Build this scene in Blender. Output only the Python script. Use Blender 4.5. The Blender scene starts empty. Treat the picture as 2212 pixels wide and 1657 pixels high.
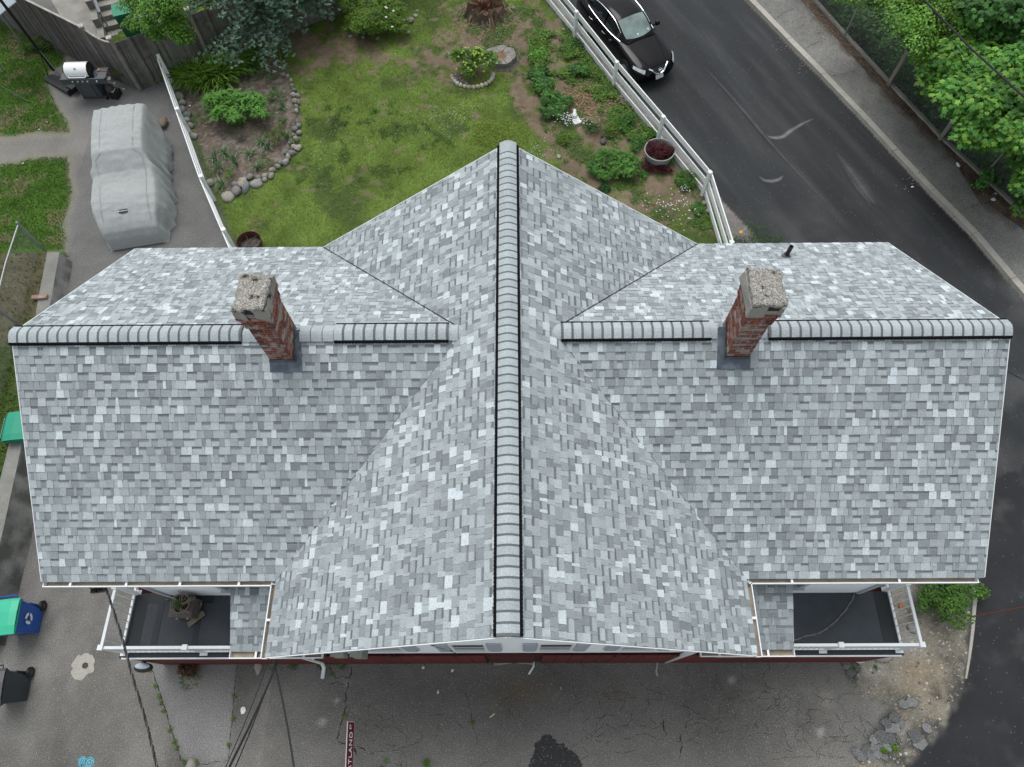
import bpy, math, random
import numpy as np
from mathutils import Vector, Matrix, noise
random.seed(7)
R = math.radians
sc = bpy.context.scene
col = sc.collection

# ------------------------------------------------------------------ camera
F_PX, PITCH, YAW, ROLL = 1515.186, 25.73, 0.993, -1.274
E = 4.8                                     # eave height above the ground
CAM = Vector((0.14, -5.828, 12.555 + E))
RC = (Matrix.Rotation(R(YAW), 3, 'Z') @ Matrix.Rotation(R(PITCH), 3, 'X') @ Matrix.Rotation(R(ROLL), 3, 'Z'))
cd = bpy.data.cameras.new('camera')
cam = bpy.data.objects.new('camera', cd)
cam.matrix_world = Matrix.Translation(CAM) @ RC.to_4x4()
cd.sensor_width = 36.0
cd.lens = F_PX / 2211.0 * 36.0
cd.clip_start = 0.1
cd.clip_end = 600
col.objects.link(cam)
sc.camera = cam

# ------------------------------------------------------------------ sky, sun, exposure (overcast)
SUN_EL, SUN_AZ = R(68), R(108)              # azimuth of the sun's ground direction, from +X
wd = bpy.data.worlds.new('World'); sc.world = wd; wd.use_nodes = True
wn = wd.node_tree.nodes; wl = wd.node_tree.links
wn.clear()
sky = wn.new('ShaderNodeTexSky'); sky.sky_type = 'NISHITA'; sky.sun_disc = False
sky.sun_elevation = SUN_EL; sky.sun_rotation = R(90) - SUN_AZ
sky.air_density = 1.0; sky.dust_density = 3.0; sky.ozone_density = 1.0
hs = wn.new('ShaderNodeHueSaturation'); hs.inputs['Saturation'].default_value = 0.28; hs.inputs['Hue'].default_value = 0.465
bg = wn.new('ShaderNodeBackground'); bg.inputs['Strength'].default_value = 0.15
wo = wn.new('ShaderNodeOutputWorld')
wl.new(sky.outputs[0], hs.inputs['Color']); wl.new(hs.outputs[0], bg.inputs[0]); wl.new(bg.outputs[0], wo.inputs[0])
sl = bpy.data.lights.new('sun', 'SUN'); sl.energy = 0.95; sl.angle = R(35); sl.color = (0.98, 1.0, 0.98)
so = bpy.data.objects.new('sun', sl)
sd = Vector((math.cos(SUN_AZ) * math.cos(SUN_EL), math.sin(SUN_AZ) * math.cos(SUN_EL), math.sin(SUN_EL)))
so.rotation_euler = sd.to_track_quat('Z', 'Y').to_euler()
so.location = sd * 60
col.objects.link(so)
sc.view_settings.view_transform = 'Standard'
sc.view_settings.look = 'None'
sc.view_settings.gamma = 1.0
sc.view_settings.use_curve_mapping = False
sc.view_settings.exposure = 0.40

# ------------------------------------------------------------------ helpers
def gp(x, y, z=0.0):
    """point of the place at height z that the survey reading (x, y) belongs to"""
    d = RC @ Vector(((x - 1105.5) / F_PX, -(y - 828.5) / F_PX, -1.0))
    t = (z - CAM.z) / d.z
    return CAM + d * t
def zz(x0, y0, s, x, y, z=0.0):
    k = 1 / 1.85239
    return gp((x0 + x * s) * k, (y0 + y * s) * k, z)

def new_mat(name, base, rough=0.85, var=0.12, vs=1.5, fine=0.12, fs=60, bump=0.15, bs=60, spec=0.4,
            metal=0.0, attr=None, tint=None, detail=6, extra=None, trange=(.42, .62)):
    """base colour broken by two octaves of noise, optional per-face 'tone' attribute"""
    m = bpy.data.materials.new(name); m.use_nodes = True
    n = m.node_tree.nodes; l = m.node_tree.links
    b = n['Principled BSDF']
    b.inputs['Roughness'].default_value = rough
    b.inputs['Metallic'].default_value = metal
    b.inputs['Specular IOR Level'].default_value = spec
    g = n.new('ShaderNodeNewGeometry')
    def noise_tex(scale, det):
        t = n.new('ShaderNodeTexNoise'); t.inputs['Scale'].default_value = scale
        t.inputs['Detail'].default_value = det
        l.new(g.outputs['Position'], t.inputs['Vector']); return t.outputs['Fac']
    def math_(op, a, bb):
        q = n.new('ShaderNodeMath'); q.operation = op
        for i, v in enumerate((a, bb)):
            if isinstance(v, (int, float)): q.inputs[i].default_value = v
            else: l.new(v, q.inputs[i])
        return q.outputs[0]
    f1 = noise_tex(vs, detail); f2 = noise_tex(fs, 2)
    a = math_('MULTIPLY', math_('SUBTRACT', f1, 0.5), var * 4)
    c = math_('MULTIPLY', math_('SUBTRACT', f2, 0.5), fine * 4)
    k = math_('ADD', math_('ADD', a, c), 1.0)
    if attr:
        at = n.new('ShaderNodeAttribute'); at.attribute_name = attr
        vm0 = n.new('ShaderNodeVectorMath'); vm0.operation = 'MULTIPLY'
        l.new(at.outputs['Color'], vm0.inputs[0]); vm0.inputs[1].default_value = base
        src = vm0.outputs[0]
    else:
        rgb = n.new('ShaderNodeRGB'); rgb.outputs[0].default_value = (*base, 1); src = rgb.outputs[0]
    if tint:
        t2 = noise_tex(vs * 0.7 + 0.13, 4)
        mr = n.new('ShaderNodeMapRange'); mr.inputs[1].default_value = trange[0]; mr.inputs[2].default_value = trange[1]
        l.new(t2, mr.inputs[0])
        mx = n.new('ShaderNodeMix'); mx.data_type = 'RGBA'
        l.new(mr.outputs[0], mx.inputs['Factor']); l.new(src, mx.inputs[6]); mx.inputs[7].default_value = (*tint, 1)
        src = mx.outputs[2]
    vm = n.new('ShaderNodeVectorMath'); vm.operation = 'SCALE'
    l.new(src, vm.inputs[0]); l.new(k, vm.inputs['Scale'])
    l.new(vm.outputs[0], b.inputs['Base Color'])
    if bump:
        bp = n.new('ShaderNodeBump'); bp.inputs['Strength'].default_value = bump; bp.inputs['Distance'].default_value = 0.02
        l.new(noise_tex(bs, 4), bp.inputs['Height']); l.new(bp.outputs[0], b.inputs['Normal'])
    if extra: extra(m, n, l, b, g, noise_tex, math_)
    return m

def tag(o, label=None, cat=None, group=None, kind=None):
    if label: o['label'] = label
    if cat: o['category'] = cat
    if group: o['group'] = group
    if kind: o['kind'] = kind
    return o

def empty(name, loc=(0, 0, 0), label=None, cat=None, group=None, kind=None, parent=None):
    o = bpy.data.objects.new(name, None); col.objects.link(o); o.location = loc
    o.empty_display_size = 0.2
    if parent: o.parent = parent
    return tag(o, label, cat, group, kind)

def wloc(o):
    v = Vector((0, 0, 0))
    while o is not None:
        v += o.location; o = o.parent
    return v

class MB:
    def __init__(s): s.v = []; s.f = []; s.t = []; s.m = []
    def add(s, vs, fs, tone=1.0, mi=0):
        b = len(s.v); s.v.extend([tuple(q) for q in vs])
        for f in fs: s.f.append(tuple(i + b for i in f)); s.t.append(tone); s.m.append(mi)
        return s
    def box(s, c, d, rz=0.0, tone=1.0, mi=0, M=None, taper=None):
        x, y, z = d[0] / 2, d[1] / 2, d[2] / 2
        pts = [Vector(p) for p in ((-x, -y, -z), (x, -y, -z), (x, y, -z), (-x, y, -z), (-x, -y, z), (x, -y, z), (x, y, z), (-x, y, z))]
        if taper: pts = [Vector((p.x * (taper if p.z > 0 else 1), p.y * (taper if p.z > 0 else 1), p.z)) for p in pts]
        mt = M if M is not None else Matrix.Rotation(rz, 3, 'Z')
        s.add([mt @ p + Vector(c) for p in pts], [(0, 3, 2, 1), (4, 5, 6, 7), (0, 1, 5, 4), (1, 2, 6, 5), (2, 3, 7, 6), (3, 0, 4, 7)], tone, mi)
        return s
    def bar(s, a, b, w, h, tone=1.0, mi=0, up=(0, 0, 1)):
        a = Vector(a); b = Vector(b); d = (b - a); L = d.length; d.normalize()
        upv = Vector(up); sd_ = d.cross(upv)
        if sd_.length < 1e-4: sd_ = d.cross(Vector((1, 0, 0)))
        sd_.normalize(); u2 = sd_.cross(d).normalized()
        pts = []
        for e in (a, b):
            for p, q in ((-1, -1), (1, -1), (1, 1), (-1, 1)): pts.append(e + sd_ * (p * w / 2) + u2 * (q * h / 2))
        s.add(pts, [(0, 1, 2, 3), (7, 6, 5, 4), (0, 4, 5, 1), (1, 5, 6, 2), (2, 6, 7, 3), (3, 7, 4, 0)], tone, mi)
        return s
    def tube(s, path, r, n=6, tone=1.0, mi=0, cap=True):
        path = [Vector(p) for p in path]; k = len(path); rings = []
        rs = r if isinstance(r, (list, tuple)) else [r] * k
        prev = None
        for i, p in enumerate(path):
            d = (path[min(i + 1, k - 1)] - path[max(i - 1, 0)]).normalized()
            if prev is None:
                ref = Vector((0, 0, 1)) if abs(d.z) < 0.9 else Vector((1, 0, 0))
                u = d.cross(ref).normalized()
            else:
                u = (prev - d * prev.dot(d)).normalized()
            prev = u; w = d.cross(u)
            rings.append([p + (u * math.cos(2 * math.pi * j / n) + w * math.sin(2 * math.pi * j / n)) * rs[i] for j in range(n)])
        vs = [q for rg in rings for q in rg]; fs = []
        for i in range(k - 1):
            for j in range(n):
                a = i * n + j; b = i * n + (j + 1) % n
                fs.append((a, b, b + n, a + n))
        if cap: fs.append(tuple(range(n))[::-1]); fs.append(tuple(range((k - 1) * n, k * n)))
        s.add(vs, fs, tone, mi); return s
    def prism(s, poly, z0, z1, tone=1.0, mi=0):
        n = len(poly)
        vs = [(p[0], p[1], z0) for p in poly] + [(p[0], p[1], z1) for p in poly]
        fs = [tuple(range(n))[::-1], tuple(range(n, 2 * n))] + [(i, (i + 1) % n, (i + 1) % n + n, i + n) for i in range(n)]
        s.add(vs, fs, tone, mi); return s
    def slab(s, pts, off, tone=1.0, mi=0):
        """3-D polygon swept by off"""
        n = len(pts); off = Vector(off)
        vs = [Vector(p) for p in pts] + [Vector(p) + off for p in pts]
        fs = [tuple(range(n)), tuple(range(n, 2 * n))[::-1]] + [(i, i + n, (i + 1) % n + n, (i + 1) % n) for i in range(n)]
        s.add(vs, fs, tone, mi); return s
    def lathe(s, c, prof, n=16, tone=1.0, mi=0, M=None, cap=True):
        c = Vector(c); vs = []; fs = []; k = len(prof)
        for (r, z) in prof:
            for j in range(n):
                p = Vector((r * math.cos(2 * math.pi * j / n), r * math.sin(2 * math.pi * j / n), z))
                if M is not None: p = M @ p
                vs.append(c + p)
        for i in range(k - 1):
            for j in range(n):
                a = i * n + j; b = i * n + (j + 1) % n
                fs.append((a, b, b + n, a + n))
        if cap: fs.append(tuple(range(n))[::-1]); fs.append(tuple(range((k - 1) * n, k * n)))
        s.add(vs, fs, tone, mi); return s
    def build(s, name, mats, parent=None, smooth=False, label=None, cat=None, group=None, kind=None, loc=None):
        me = bpy.data.meshes.new(name)
        if not isinstance(mats, (list, tuple)): mats = [mats]
        if parent is not None: off = wloc(parent); o_loc = Vector((0, 0, 0))
        else:
            off = Vector(loc) if loc is not None else Vector((0, 0, 0)); o_loc = off
        me.from_pydata([(p[0] - off.x, p[1] - off.y, p[2] - off.z) for p in s.v], [], s.f)
        for m in mats: me.materials.append(m)
        me.polygons.foreach_set('material_index', s.m)
        if smooth: me.polygons.foreach_set('use_smooth', [True] * len(s.f))
        at = me.attributes.new('tone', 'FLOAT_COLOR', 'FACE')
        arr = np.ones((len(s.f), 4), dtype=np.float32)
        for i, t in enumerate(s.t):
            arr[i, :3] = t
        at.data.foreach_set('color', arr.ravel())
        me.update()
        o = bpy.data.objects.new(name, me); col.objects.link(o); o.location = o_loc
        if parent is not None: o.parent = parent
        return tag(o, label, cat, group, kind)

def np_mesh(name, verts, faces, mats, parent=None, tone=None, smooth=False, loc=(0, 0, 0), domain='FACE', **kw):
    """big meshes: verts (n,3) float, faces (m,k) int, tone (m,3)"""
    me = bpy.data.meshes.new(name)
    off = np.array(wloc(parent)) if parent is not None else np.array(loc, dtype=float)
    verts = np.asarray(verts, dtype=np.float64) - off
    nv, nf, k = len(verts), len(faces), faces.shape[1]
    me.vertices.add(nv); me.vertices.foreach_set('co', verts.astype(np.float32).ravel())
    me.loops.add(nf * k); me.loops.foreach_set('vertex_index', faces.astype(np.int32).ravel())
    me.polygons.add(nf); me.polygons.foreach_set('loop_start', np.arange(0, nf * k, k, dtype=np.int32))
    if smooth: me.polygons.foreach_set('use_smooth', np.ones(nf, dtype=bool))
    if not isinstance(mats, (list, tuple)): mats = [mats]
    for m in mats: me.materials.append(m)
    me.update(calc_edges=True)
    if tone is not None:
        at = me.attributes.new('tone', 'FLOAT_COLOR', domain)
        arr = np.ones((len(tone), 4), dtype=np.float32); arr[:, :3] = tone
        at.data.foreach_set('color', arr.ravel())
    o = bpy.data.objects.new(name, me); col.objects.link(o)
    if parent is not None: o.parent = parent
    else: o.location = loc
    return tag(o, **kw)

def clip(poly, a, b, c):
    """keep a*x+b*y+c >= 0"""
    out = []
    n = len(poly)
    for i in range(n):
        p, q = poly[i], poly[(i + 1) % n]
        dp = a * p[0] + b * p[1] + c; dq = a * q[0] + b * q[1] + c
        if dp >= 0: out.append(p)
        if (dp >= 0) != (dq >= 0):
            t = dp / (dp - dq); out.append((p[0] + (q[0] - p[0]) * t, p[1] + (q[1] - p[1]) * t))
    return out
def clip_convex(poly, region):
    n = len(region)
    ar = sum(region[i][0] * region[(i + 1) % n][1] - region[(i + 1) % n][0] * region[i][1] for i in range(n))
    sg = 1 if ar > 0 else -1
    for i in range(n):
        (x0, y0), (x1, y1) = region[i], region[(i + 1) % n]
        a, b = -(y1 - y0) * sg, (x1 - x0) * sg
        poly = clip(poly, a, b, -(a * x0 + b * y0))
        if len(poly) < 3: return []
    return poly
def area(poly):
    return abs(sum(poly[i][0] * poly[(i + 1) % len(poly)][1] - poly[(i + 1) % len(poly)][0] * poly[i][1] for i in range(len(poly)))) / 2

# ------------------------------------------------------------------ materials of the house
M = {}
M['shingle'] = new_mat('asphalt_shingle', (0.87, 0.962, 1.0), rough=0.95, var=0.05, vs=6, fine=0.30, fs=70, bump=0.3, bs=120, spec=0.15, attr='tone')
M['white'] = new_mat('white_painted_metal', (0.74, 0.76, 0.77), rough=0.45, var=0.03, fine=0.02, fs=20, bump=0.0)
M['siding'] = new_mat('white_vinyl_siding', (0.83, 0.86, 0.88), rough=0.6, var=0.03, vs=0.8, fine=0.02, fs=12, bump=0)
M['trimgrey'] = new_mat('pale_grey_trim', (0.40, 0.44, 0.48), rough=0.6, var=0.05, fine=0.03, bump=0)
M['red'] = new_mat('barn_red_paint', (0.105, 0.016, 0.014), rough=0.75, var=0.14, vs=2.2, fine=0.06, fs=25, bump=0.1, attr='tone')
M['black'] = new_mat('black_plastic', (0.012, 0.013, 0.015), rough=0.6, var=0.1, fine=0.05, bump=0)
M['ventblack'] = new_mat('ridge_vent_black', (0.008, 0.008, 0.009), rough=0.95, var=0, fine=0, bump=0, spec=0.08)
M['glass'] = new_mat('window_glass', (0.035, 0.05, 0.06), rough=0.08, var=0.05, fine=0, bump=0, spec=0.8)
M['wood'] = new_mat('weathered_wood', (0.20, 0.16, 0.12), rough=0.9, var=0.2, vs=6, fine=0.1, bump=0.3)
M['lead'] = new_mat('lead_flashing', (0.085, 0.105, 0.13), rough=0.45, var=0.22, vs=7, fine=0.05, bump=0.25, bs=14, spec=0.5, metal=0.35, tint=(0.16, 0.19, 0.22))
M['brick'] = new_mat('red_brick', (1, 1, 1), rough=0.92, var=0.22, vs=9, fine=0.12, fs=70, bump=0.5, bs=45, spec=0.2, attr='tone', tint=(0.30, 0.26, 0.235), trange=(.53, .66))
M['mortar'] = new_mat('grey_mortar', (0.42, 0.395, 0.365), rough=0.95, var=0.2, vs=6, fine=0.12, bump=0.5)
M['gutter_dirt'] = new_mat('gutter_grime', (0.33, 0.28, 0.22), rough=0.9, var=0.3, vs=4, fine=0.15, bump=0.2)
M['soffit'] = new_mat('roof_deck_board', (0.42, 0.42, 0.41), rough=0.8)

def agg_extra(m, n, l, b, g, nt, mt):
    v = n.new('ShaderNodeTexVoronoi'); v.inputs['Scale'].default_value = 85
    l.new(g.outputs['Position'], v.inputs['Vector'])
    cr = n.new('ShaderNodeValToRGB')
    e = cr.color_ramp.elements
    e[0].position = 0.0; e[0].color = (0.09, 0.085, 0.075, 1); e[1].position = 1.0; e[1].color = (0.55, 0.53, 0.48, 1)
    k = e.new(0.35); k.color = (0.24, 0.225, 0.20, 1); k = e.new(0.7); k.color = (0.33, 0.31, 0.28, 1)
    sp = n.new('ShaderNodeSeparateColor'); l.new(v.outputs['Color'], sp.inputs[0]); l.new(sp.outputs[0], cr.inputs[0])
    # dark moss blotches
    ns = nt(5.5, 6); mr = n.new('ShaderNodeMapRange'); mr.inputs[1].default_value = 0.59; mr.inputs[2].default_value = 0.66
    l.new(ns, mr.inputs[0])
    mx = n.new('ShaderNodeMix'); mx.data_type = 'RGBA'
    l.new(mr.outputs[0], mx.inputs['Factor']); l.new(cr.outputs[0], mx.inputs[6]); mx.inputs[7].default_value = (0.035, 0.03, 0.02, 1)
    l.new(mx.outputs[2], b.inputs['Base Color'])
    bp = n.new('ShaderNodeBump'); bp.inputs['Strength'].default_value = 0.8; bp.inputs['Distance'].default_value = 0.01
    l.new(v.outputs['Distance'], bp.inputs['Height']); l.new(bp.outputs[0], b.inputs['Normal'])
M['aggregate'] = new_mat('exposed_aggregate_cap', (0.4, 0.38, 0.35), rough=0.95, bump=0, extra=agg_extra)
def epdm_extra(m, n, l, b, g, nt, mt):
    ns = nt(1.7, 5); mr = n.new('ShaderNodeMapRange'); mr.inputs[1].default_value = 0.4; mr.inputs[2].default_value = 0.75
    mr.inputs[3].default_value = 0.55; mr.inputs[4].default_value = 0.85
    l.new(ns, mr.inputs[0]); l.new(mr.outputs[0], b.inputs['Roughness'])
M['epdm'] = new_mat('black_rubber_membrane', (0.05, 0.057, 0.067), rough=0.7, var=0.2, vs=1.3, fine=0.2, fs=45, bump=0.12, bs=9, spec=0.35, extra=epdm_extra)
M['epdm2'] = new_mat('darker_rubber_seam', (0.022, 0.025, 0.03), rough=0.6, var=0.15, fine=0.1, bump=0.1)
M['concrete'] = new_mat('weathered_concrete', (0.27, 0.26, 0.235), rough=0.95, var=0.22, vs=2.5, fine=0.14, fs=35, bump=0.35, bs=40)
M['greybox'] = new_mat('grey_metal_box', (0.28, 0.29, 0.26), rough=0.6, var=0.1)

# ------------------------------------------------------------------ the house: dimensions
A, HM, YF, YB = 4.10, 3.04, -4.84, 3.57       # main gable: half width, ridge above eave, ends
W, HW, L = 3.57, 2.49, 8.25                   # wings
XR = A * (1 - HW / HM)
HX, YW, YWW = 7.38, -4.53, -3.35               # wing end wall, front wall, wing front wall
DK = 1.85                                      # height of the rubber deck

house = empty('house', (0, 0, 0), 'white sided house under a cross-gabled grey shingle roof with two brick chimneys', 'house')

TONES = [0.61, 0.475, 0.41, 0.35, 0.30, 0.25]
TW = [0.14, 0.18, 0.24, 0.22, 0.15, 0.07]
EXPO = 0.143
cells = []          # (polygon list in 3-D with tones)
def shingle_slope(O, U, V, N, regions, vmax, uspan, seed, dim=1.0):
    """courses of laminated shingles; regions: list of (test, convex polygon in u,v)"""
    rnd = random.Random(seed)
    O, U, V, N = Vector(O), Vector(U), Vector(V), Vector(N)
    nc = int(math.ceil(vmax / EXPO))
    for c in range(nc):
        v0 = c * EXPO - 0.02; v1 = v0 + EXPO
        u = uspan[0] - rnd.random() * 0.3
        jit = rnd.gauss(0, 0.0015)
        tooth = rnd.random() < 0.5; prev_t = None
        while u < uspan[1]:
            w = rnd.choice((0.055, 0.09, 0.11, 0.13, 0.15, 0.175)) * rnd.uniform(0.9, 1.1)
            if not tooth: w = rnd.choice((0.06, 0.10, 0.12, 0.15, 0.18)) * rnd.uniform(0.9, 1.1)
            x0, x1 = u, u + w
            u += w
            tn = rnd.choices(TONES, TW)[0]
            if tooth:
                if tn < 0.25: tn = 0.355
            elif tn > 0.6: tn = 0.42
            if prev_t is not None and abs(tn - prev_t) < .03: tn = tn - .07 if tn > .4 else tn + .075
            prev_t = tn
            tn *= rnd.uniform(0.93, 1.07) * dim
            sk = rnd.uniform(-0.012, 0.012) if tooth else 0
            rect = [(x0, v0 + jit), (x1, v0 + jit), (x1 - 0.004 + sk * 0, v1), (x0 + 0.004, v1)] if tooth else [(x0, v0 + jit), (x1, v0 + jit), (x1, v1), (x0, v1)]
            cu, cv = (x0 + x1) / 2, (v0 + v1) / 2
            for test, reg in regions:
                if not test(cu, cv): continue
                p = clip_convex(rect, reg)
                if len(p) < 3 or area(p) < 2e-4: break
                hi = 0.0135 if tooth else 0.0075
                parts = []
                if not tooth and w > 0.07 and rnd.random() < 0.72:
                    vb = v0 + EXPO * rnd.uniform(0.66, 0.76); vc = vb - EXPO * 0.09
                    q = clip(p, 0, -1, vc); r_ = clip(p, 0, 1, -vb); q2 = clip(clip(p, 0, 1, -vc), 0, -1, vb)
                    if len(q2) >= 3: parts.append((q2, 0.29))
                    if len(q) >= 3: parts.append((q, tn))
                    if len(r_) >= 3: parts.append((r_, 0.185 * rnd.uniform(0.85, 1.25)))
                else: parts.append((p, tn))
                vs = []; fs = []; ts = []
                def P3(uu, vv, up): 
                    k = (vv - v0) / EXPO
                    return O + U * uu + V * vv + N * (hi * (1 - 0.8 * k) if up else -0.012)
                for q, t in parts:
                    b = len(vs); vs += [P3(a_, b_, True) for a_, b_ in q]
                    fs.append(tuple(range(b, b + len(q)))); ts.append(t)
                b = len(vs); n = len(p)
                vs += [P3(a_, b_, True) for a_, b_ in p] + [P3(a_, b_, False) for a_, b_ in p]
                for i in range(n):
                    j = (i + 1) % n
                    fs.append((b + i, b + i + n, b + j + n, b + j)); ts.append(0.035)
                # orient
                nn = (vs[fs[0][1]] - vs[fs[0][0]]).cross(vs[fs[0][2]] - vs[fs[0][1]])
                if nn.dot(N) < 0: fs = [tuple(reversed(f)) for f in fs]
                ctr = O + U * cu + V * cv
                size = area(p) * max(0.0, (CAM - ctr).normalized().dot(N)) / (CAM - ctr).length_squared
                cells.append((size, vs, fs, ts))
                break
            tooth = not tooth if rnd.random() < 0.86 else tooth

def unit(a): return Vector(a).normalized()
sW = math.hypot(W, HW); sM = math.hypot(A, HM)
kW, kM = W / sW, A / sM
ALW = lambda u, v: True
# valley on the wing slope, in (u=distance from main centre, v up slope): from (A,0) to (XR,sW)
def wing_region(): return [(A + 0.0, 0 - 0.05), (L, -0.05), (L, sW + 0.0), (XR, sW + 0.0)]
for side in (-1, 1):
    Ux = Vector((side, 0, 0))
    # front slope
    V = unit((0, W, HW)); N = unit((0, -HW, W))
    reg = [(A + 0.03, -0.05), (L, -0.05), (L, sW), (XR - 0.02, sW)]
    shingle_slope((0, -W, E), Ux, V, N, [(ALW, reg)], sW + 0.1, (XR - 0.3, L), 11 + side)
    # back slope
    V = unit((0, -W, HW)); N = unit((0, HW, W))
    shingle_slope((0, W, E), Ux, V, N, [(ALW, reg)], sW + 0.1, (XR - 0.3, L), 21 + side)
    # main gable slope: u along Y, v up from the side eave
    V = unit((-side * A, 0, HM)); N = unit((side * HM, 0, A))
    # valley in slope coordinates: at y=-W v=0 ; at y=0 v = (A-XR)/A*sM
    vv = (A - XR) / A * sM
    front = [(YF, -0.04), (-W, -0.04), (0.25, vv * (1 + .25 / W)), (0.25, sM), (YF, sM)]
    back = [(W, -0.04), (YB, -0.04), (YB, sM), (-0.25, sM), (-0.25, vv * (1 + .25 / W))]
    shingle_slope((side * A, 0, E), (0, 1, 0), V, N, [(lambda u, v: u < 0, front), (lambda u, v: u >= 0, back)], sM + 0.1, (YF, YB), 31 + side)
    # small porch roof beside the gable, in front of the wing wall
    py0, pz0, py1, pz1 = -3.42, -0.32, -4.66, -0.86
    pv = Vector((0, py0 - py1, pz0 - pz1)); pn = Vector((0, -(pz0 - pz1), py0 - py1)).normalized()
    shingle_slope((0, py1, E + pz1), Ux, pv.normalized(), pn, [(ALW, [(4.14, -0.03), (5.06, -0.03), (5.06, pv.length), (4.14, pv.length)])], pv.length, (4.1, 5.1), 41 + side, 0.8)  # last factor darkens the tones: the porch roof's shade painted into its shingles

cells.sort(key=lambda c: -c[0])
for size, vs, fs, ts in cells[:300]:
    mb = MB(); mb.v = vs; mb.f = fs; mb.t = ts; mb.m = [0] * len(fs)
    mb.build('shingle', M['shingle'], house)
rest = MB()
for size, vs, fs, ts in cells[300:]:
    b = len(rest.v); rest.v += vs
    rest.f += [tuple(i + b for i in f) for f in fs]; rest.t += ts; rest.m += [0] * len(fs)
rest.build('shingle_field', M['shingle'], house, kind='stuff')

# roof decking below the shingles
def deck_slab(pts, name='roof_deck'):
    MB().slab([Vector(p) - Vector((0, 0, 0.02)) for p in pts], (0, 0, -0.13)).build(name, [M['white']], house)
for s in (-1, 1):
    deck_slab([(s * A, YF, E), (s * A, YB, E), (0, YB, E + HM), (0, YF, E + HM)])
    deck_slab([(s * A, -W, E), (s * L, -W, E), (s * L, 0, E + HW), (s * XR, 0, E + HW)])
    deck_slab([(s * A, W, E), (s * L, W, E), (s * L, 0, E + HW), (s * XR, 0, E + HW)])
    pd = MB(); pd.slab([(s * 4.13, -3.42, E - .32 - .014), (s * 5.05, -3.42, E - .32 - .014), (s * 5.05, -4.65, E - .86 - .014), (s * 4.13, -4.65, E - .86 - .014)], (0, 0, -0.1))
    pd.build('porch_roof_deck', M['white'], house)
    # white drip edges along rakes
    for (a_, b_) in (((s * (L + .012), -W, E - .02), (s * (L + .012), 0, E + HW - .02)), ((s * (L + .012), W, E - .02), (s * (L + .012), 0, E + HW - .02)),
                     ((s * A, YF - .012, E - .02), (0, YF - .012, E + HM - .02)), ((s * A, YB + .012, E - .02), (0, YB + .012, E + HM - .02))):
        MB().bar(a_, b_, 0.014, 0.045).build('drip_edge', M['white'], house)
    MB().bar((s * A, -W, E + .006), (s * XR, 0.0, E + HW + .006), 0.010, 0.010, tone=.16).build('valley_line', M['shingle'], house)  # thin dark bar drawn as the shadow along the front valley's shingle edges
    # dark open-cut valley line at the back, where the wing meets the gable
    MB().bar((s * A, W, E + .012), (s * XR, 0.0, E + HW + .012), 0.022, 0.012).build('valley_line', M['black'], house)

# ridges: vent strip and curved cap shingles
def arc_cap(P, D, S, half, rise, lift, length, stripe, name='ridge_cap', parent=None, drop=None):
    """one cap shingle at P: D along the ridge, S across; darker stripe over its uphill third"""
    mb = MB(); D = Vector(D); S = Vector(S); n = 6
    def ring(d, up):
        out = []
        for i in range(n + 1):
            t = -1 + 2 * i / n
            out.append(Vector(P) + D * d + S * (half * t) + Vector((0, 0, lift - rise * abs(t) ** 1.6 + up)))
        return out
    r0, r1, r2 = ring(0, 0.012), ring(length * (1 - stripe), 0.006), ring(length, 0.003)
    rb0 = ring(0, -0.004)
    vs = r0 + r1 + r2 + rb0; k = n + 1
    fa = [(i, i + 1, i + 1 + k, i + k) for i in range(n)]
    fb = [(i + k, i + 1 + k, i + 1 + 2 * k, i + 2 * k) for i in range(n)]
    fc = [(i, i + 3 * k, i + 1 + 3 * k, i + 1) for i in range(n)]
    mb.add(vs, fa, random.uniform(0.40, 0.47)); b = len(mb.v) - len(vs)
    for f in fb: mb.f.append(tuple(i + b for i in f)); mb.t.append(0.15); mb.m.append(0)
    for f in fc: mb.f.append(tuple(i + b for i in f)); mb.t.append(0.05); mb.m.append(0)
    # edges down to the vent
    return mb.build(name, M['shingle'], parent)
def vent_strip(a, b, half, z, slope, name='ridge_vent'):
    """black slotted strips under both edges of the caps"""
    a = Vector(a); b = Vector(b); d = (b - a).normalized(); s_ = Vector((-d.y, d.x, 0))
    mb = MB()
    for sg in (-1, 1):
        o = s_ * (sg * half) + Vector((0, 0, z))
        mb.bar(a + o, b + o, 0.045 if abs(d.y) > .5 else 0.03, 0.04)
        L_ = (b - a).length; k = int(L_ / 0.055)
        o2 = s_ * (sg * (half + (0.02 if abs(d.y) > .5 else 0.012))) + Vector((0, 0, z - 0.012))
        for i in range(k):
            c = a + d * (L_ * (i + 0.5) / k) + o2
            mb.bar(c - d * 0.017, c + d * 0.017, 0.018, 0.03)
    return mb.build(name, M['ventblack'], house)

# main ridge, whole length, laid from the back to the front end
mr_ = vent_strip((0, YF - 0.0, E + HM), (0, YB, E + HM), 0.168, -0.072, 0)
y = YB + 0.03
n_main = 0
while y - EXPO > YF - 0.03:
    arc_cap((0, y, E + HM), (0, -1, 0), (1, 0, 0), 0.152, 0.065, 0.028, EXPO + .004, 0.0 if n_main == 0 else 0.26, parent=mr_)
    y -= EXPO; n_main += 1
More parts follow.
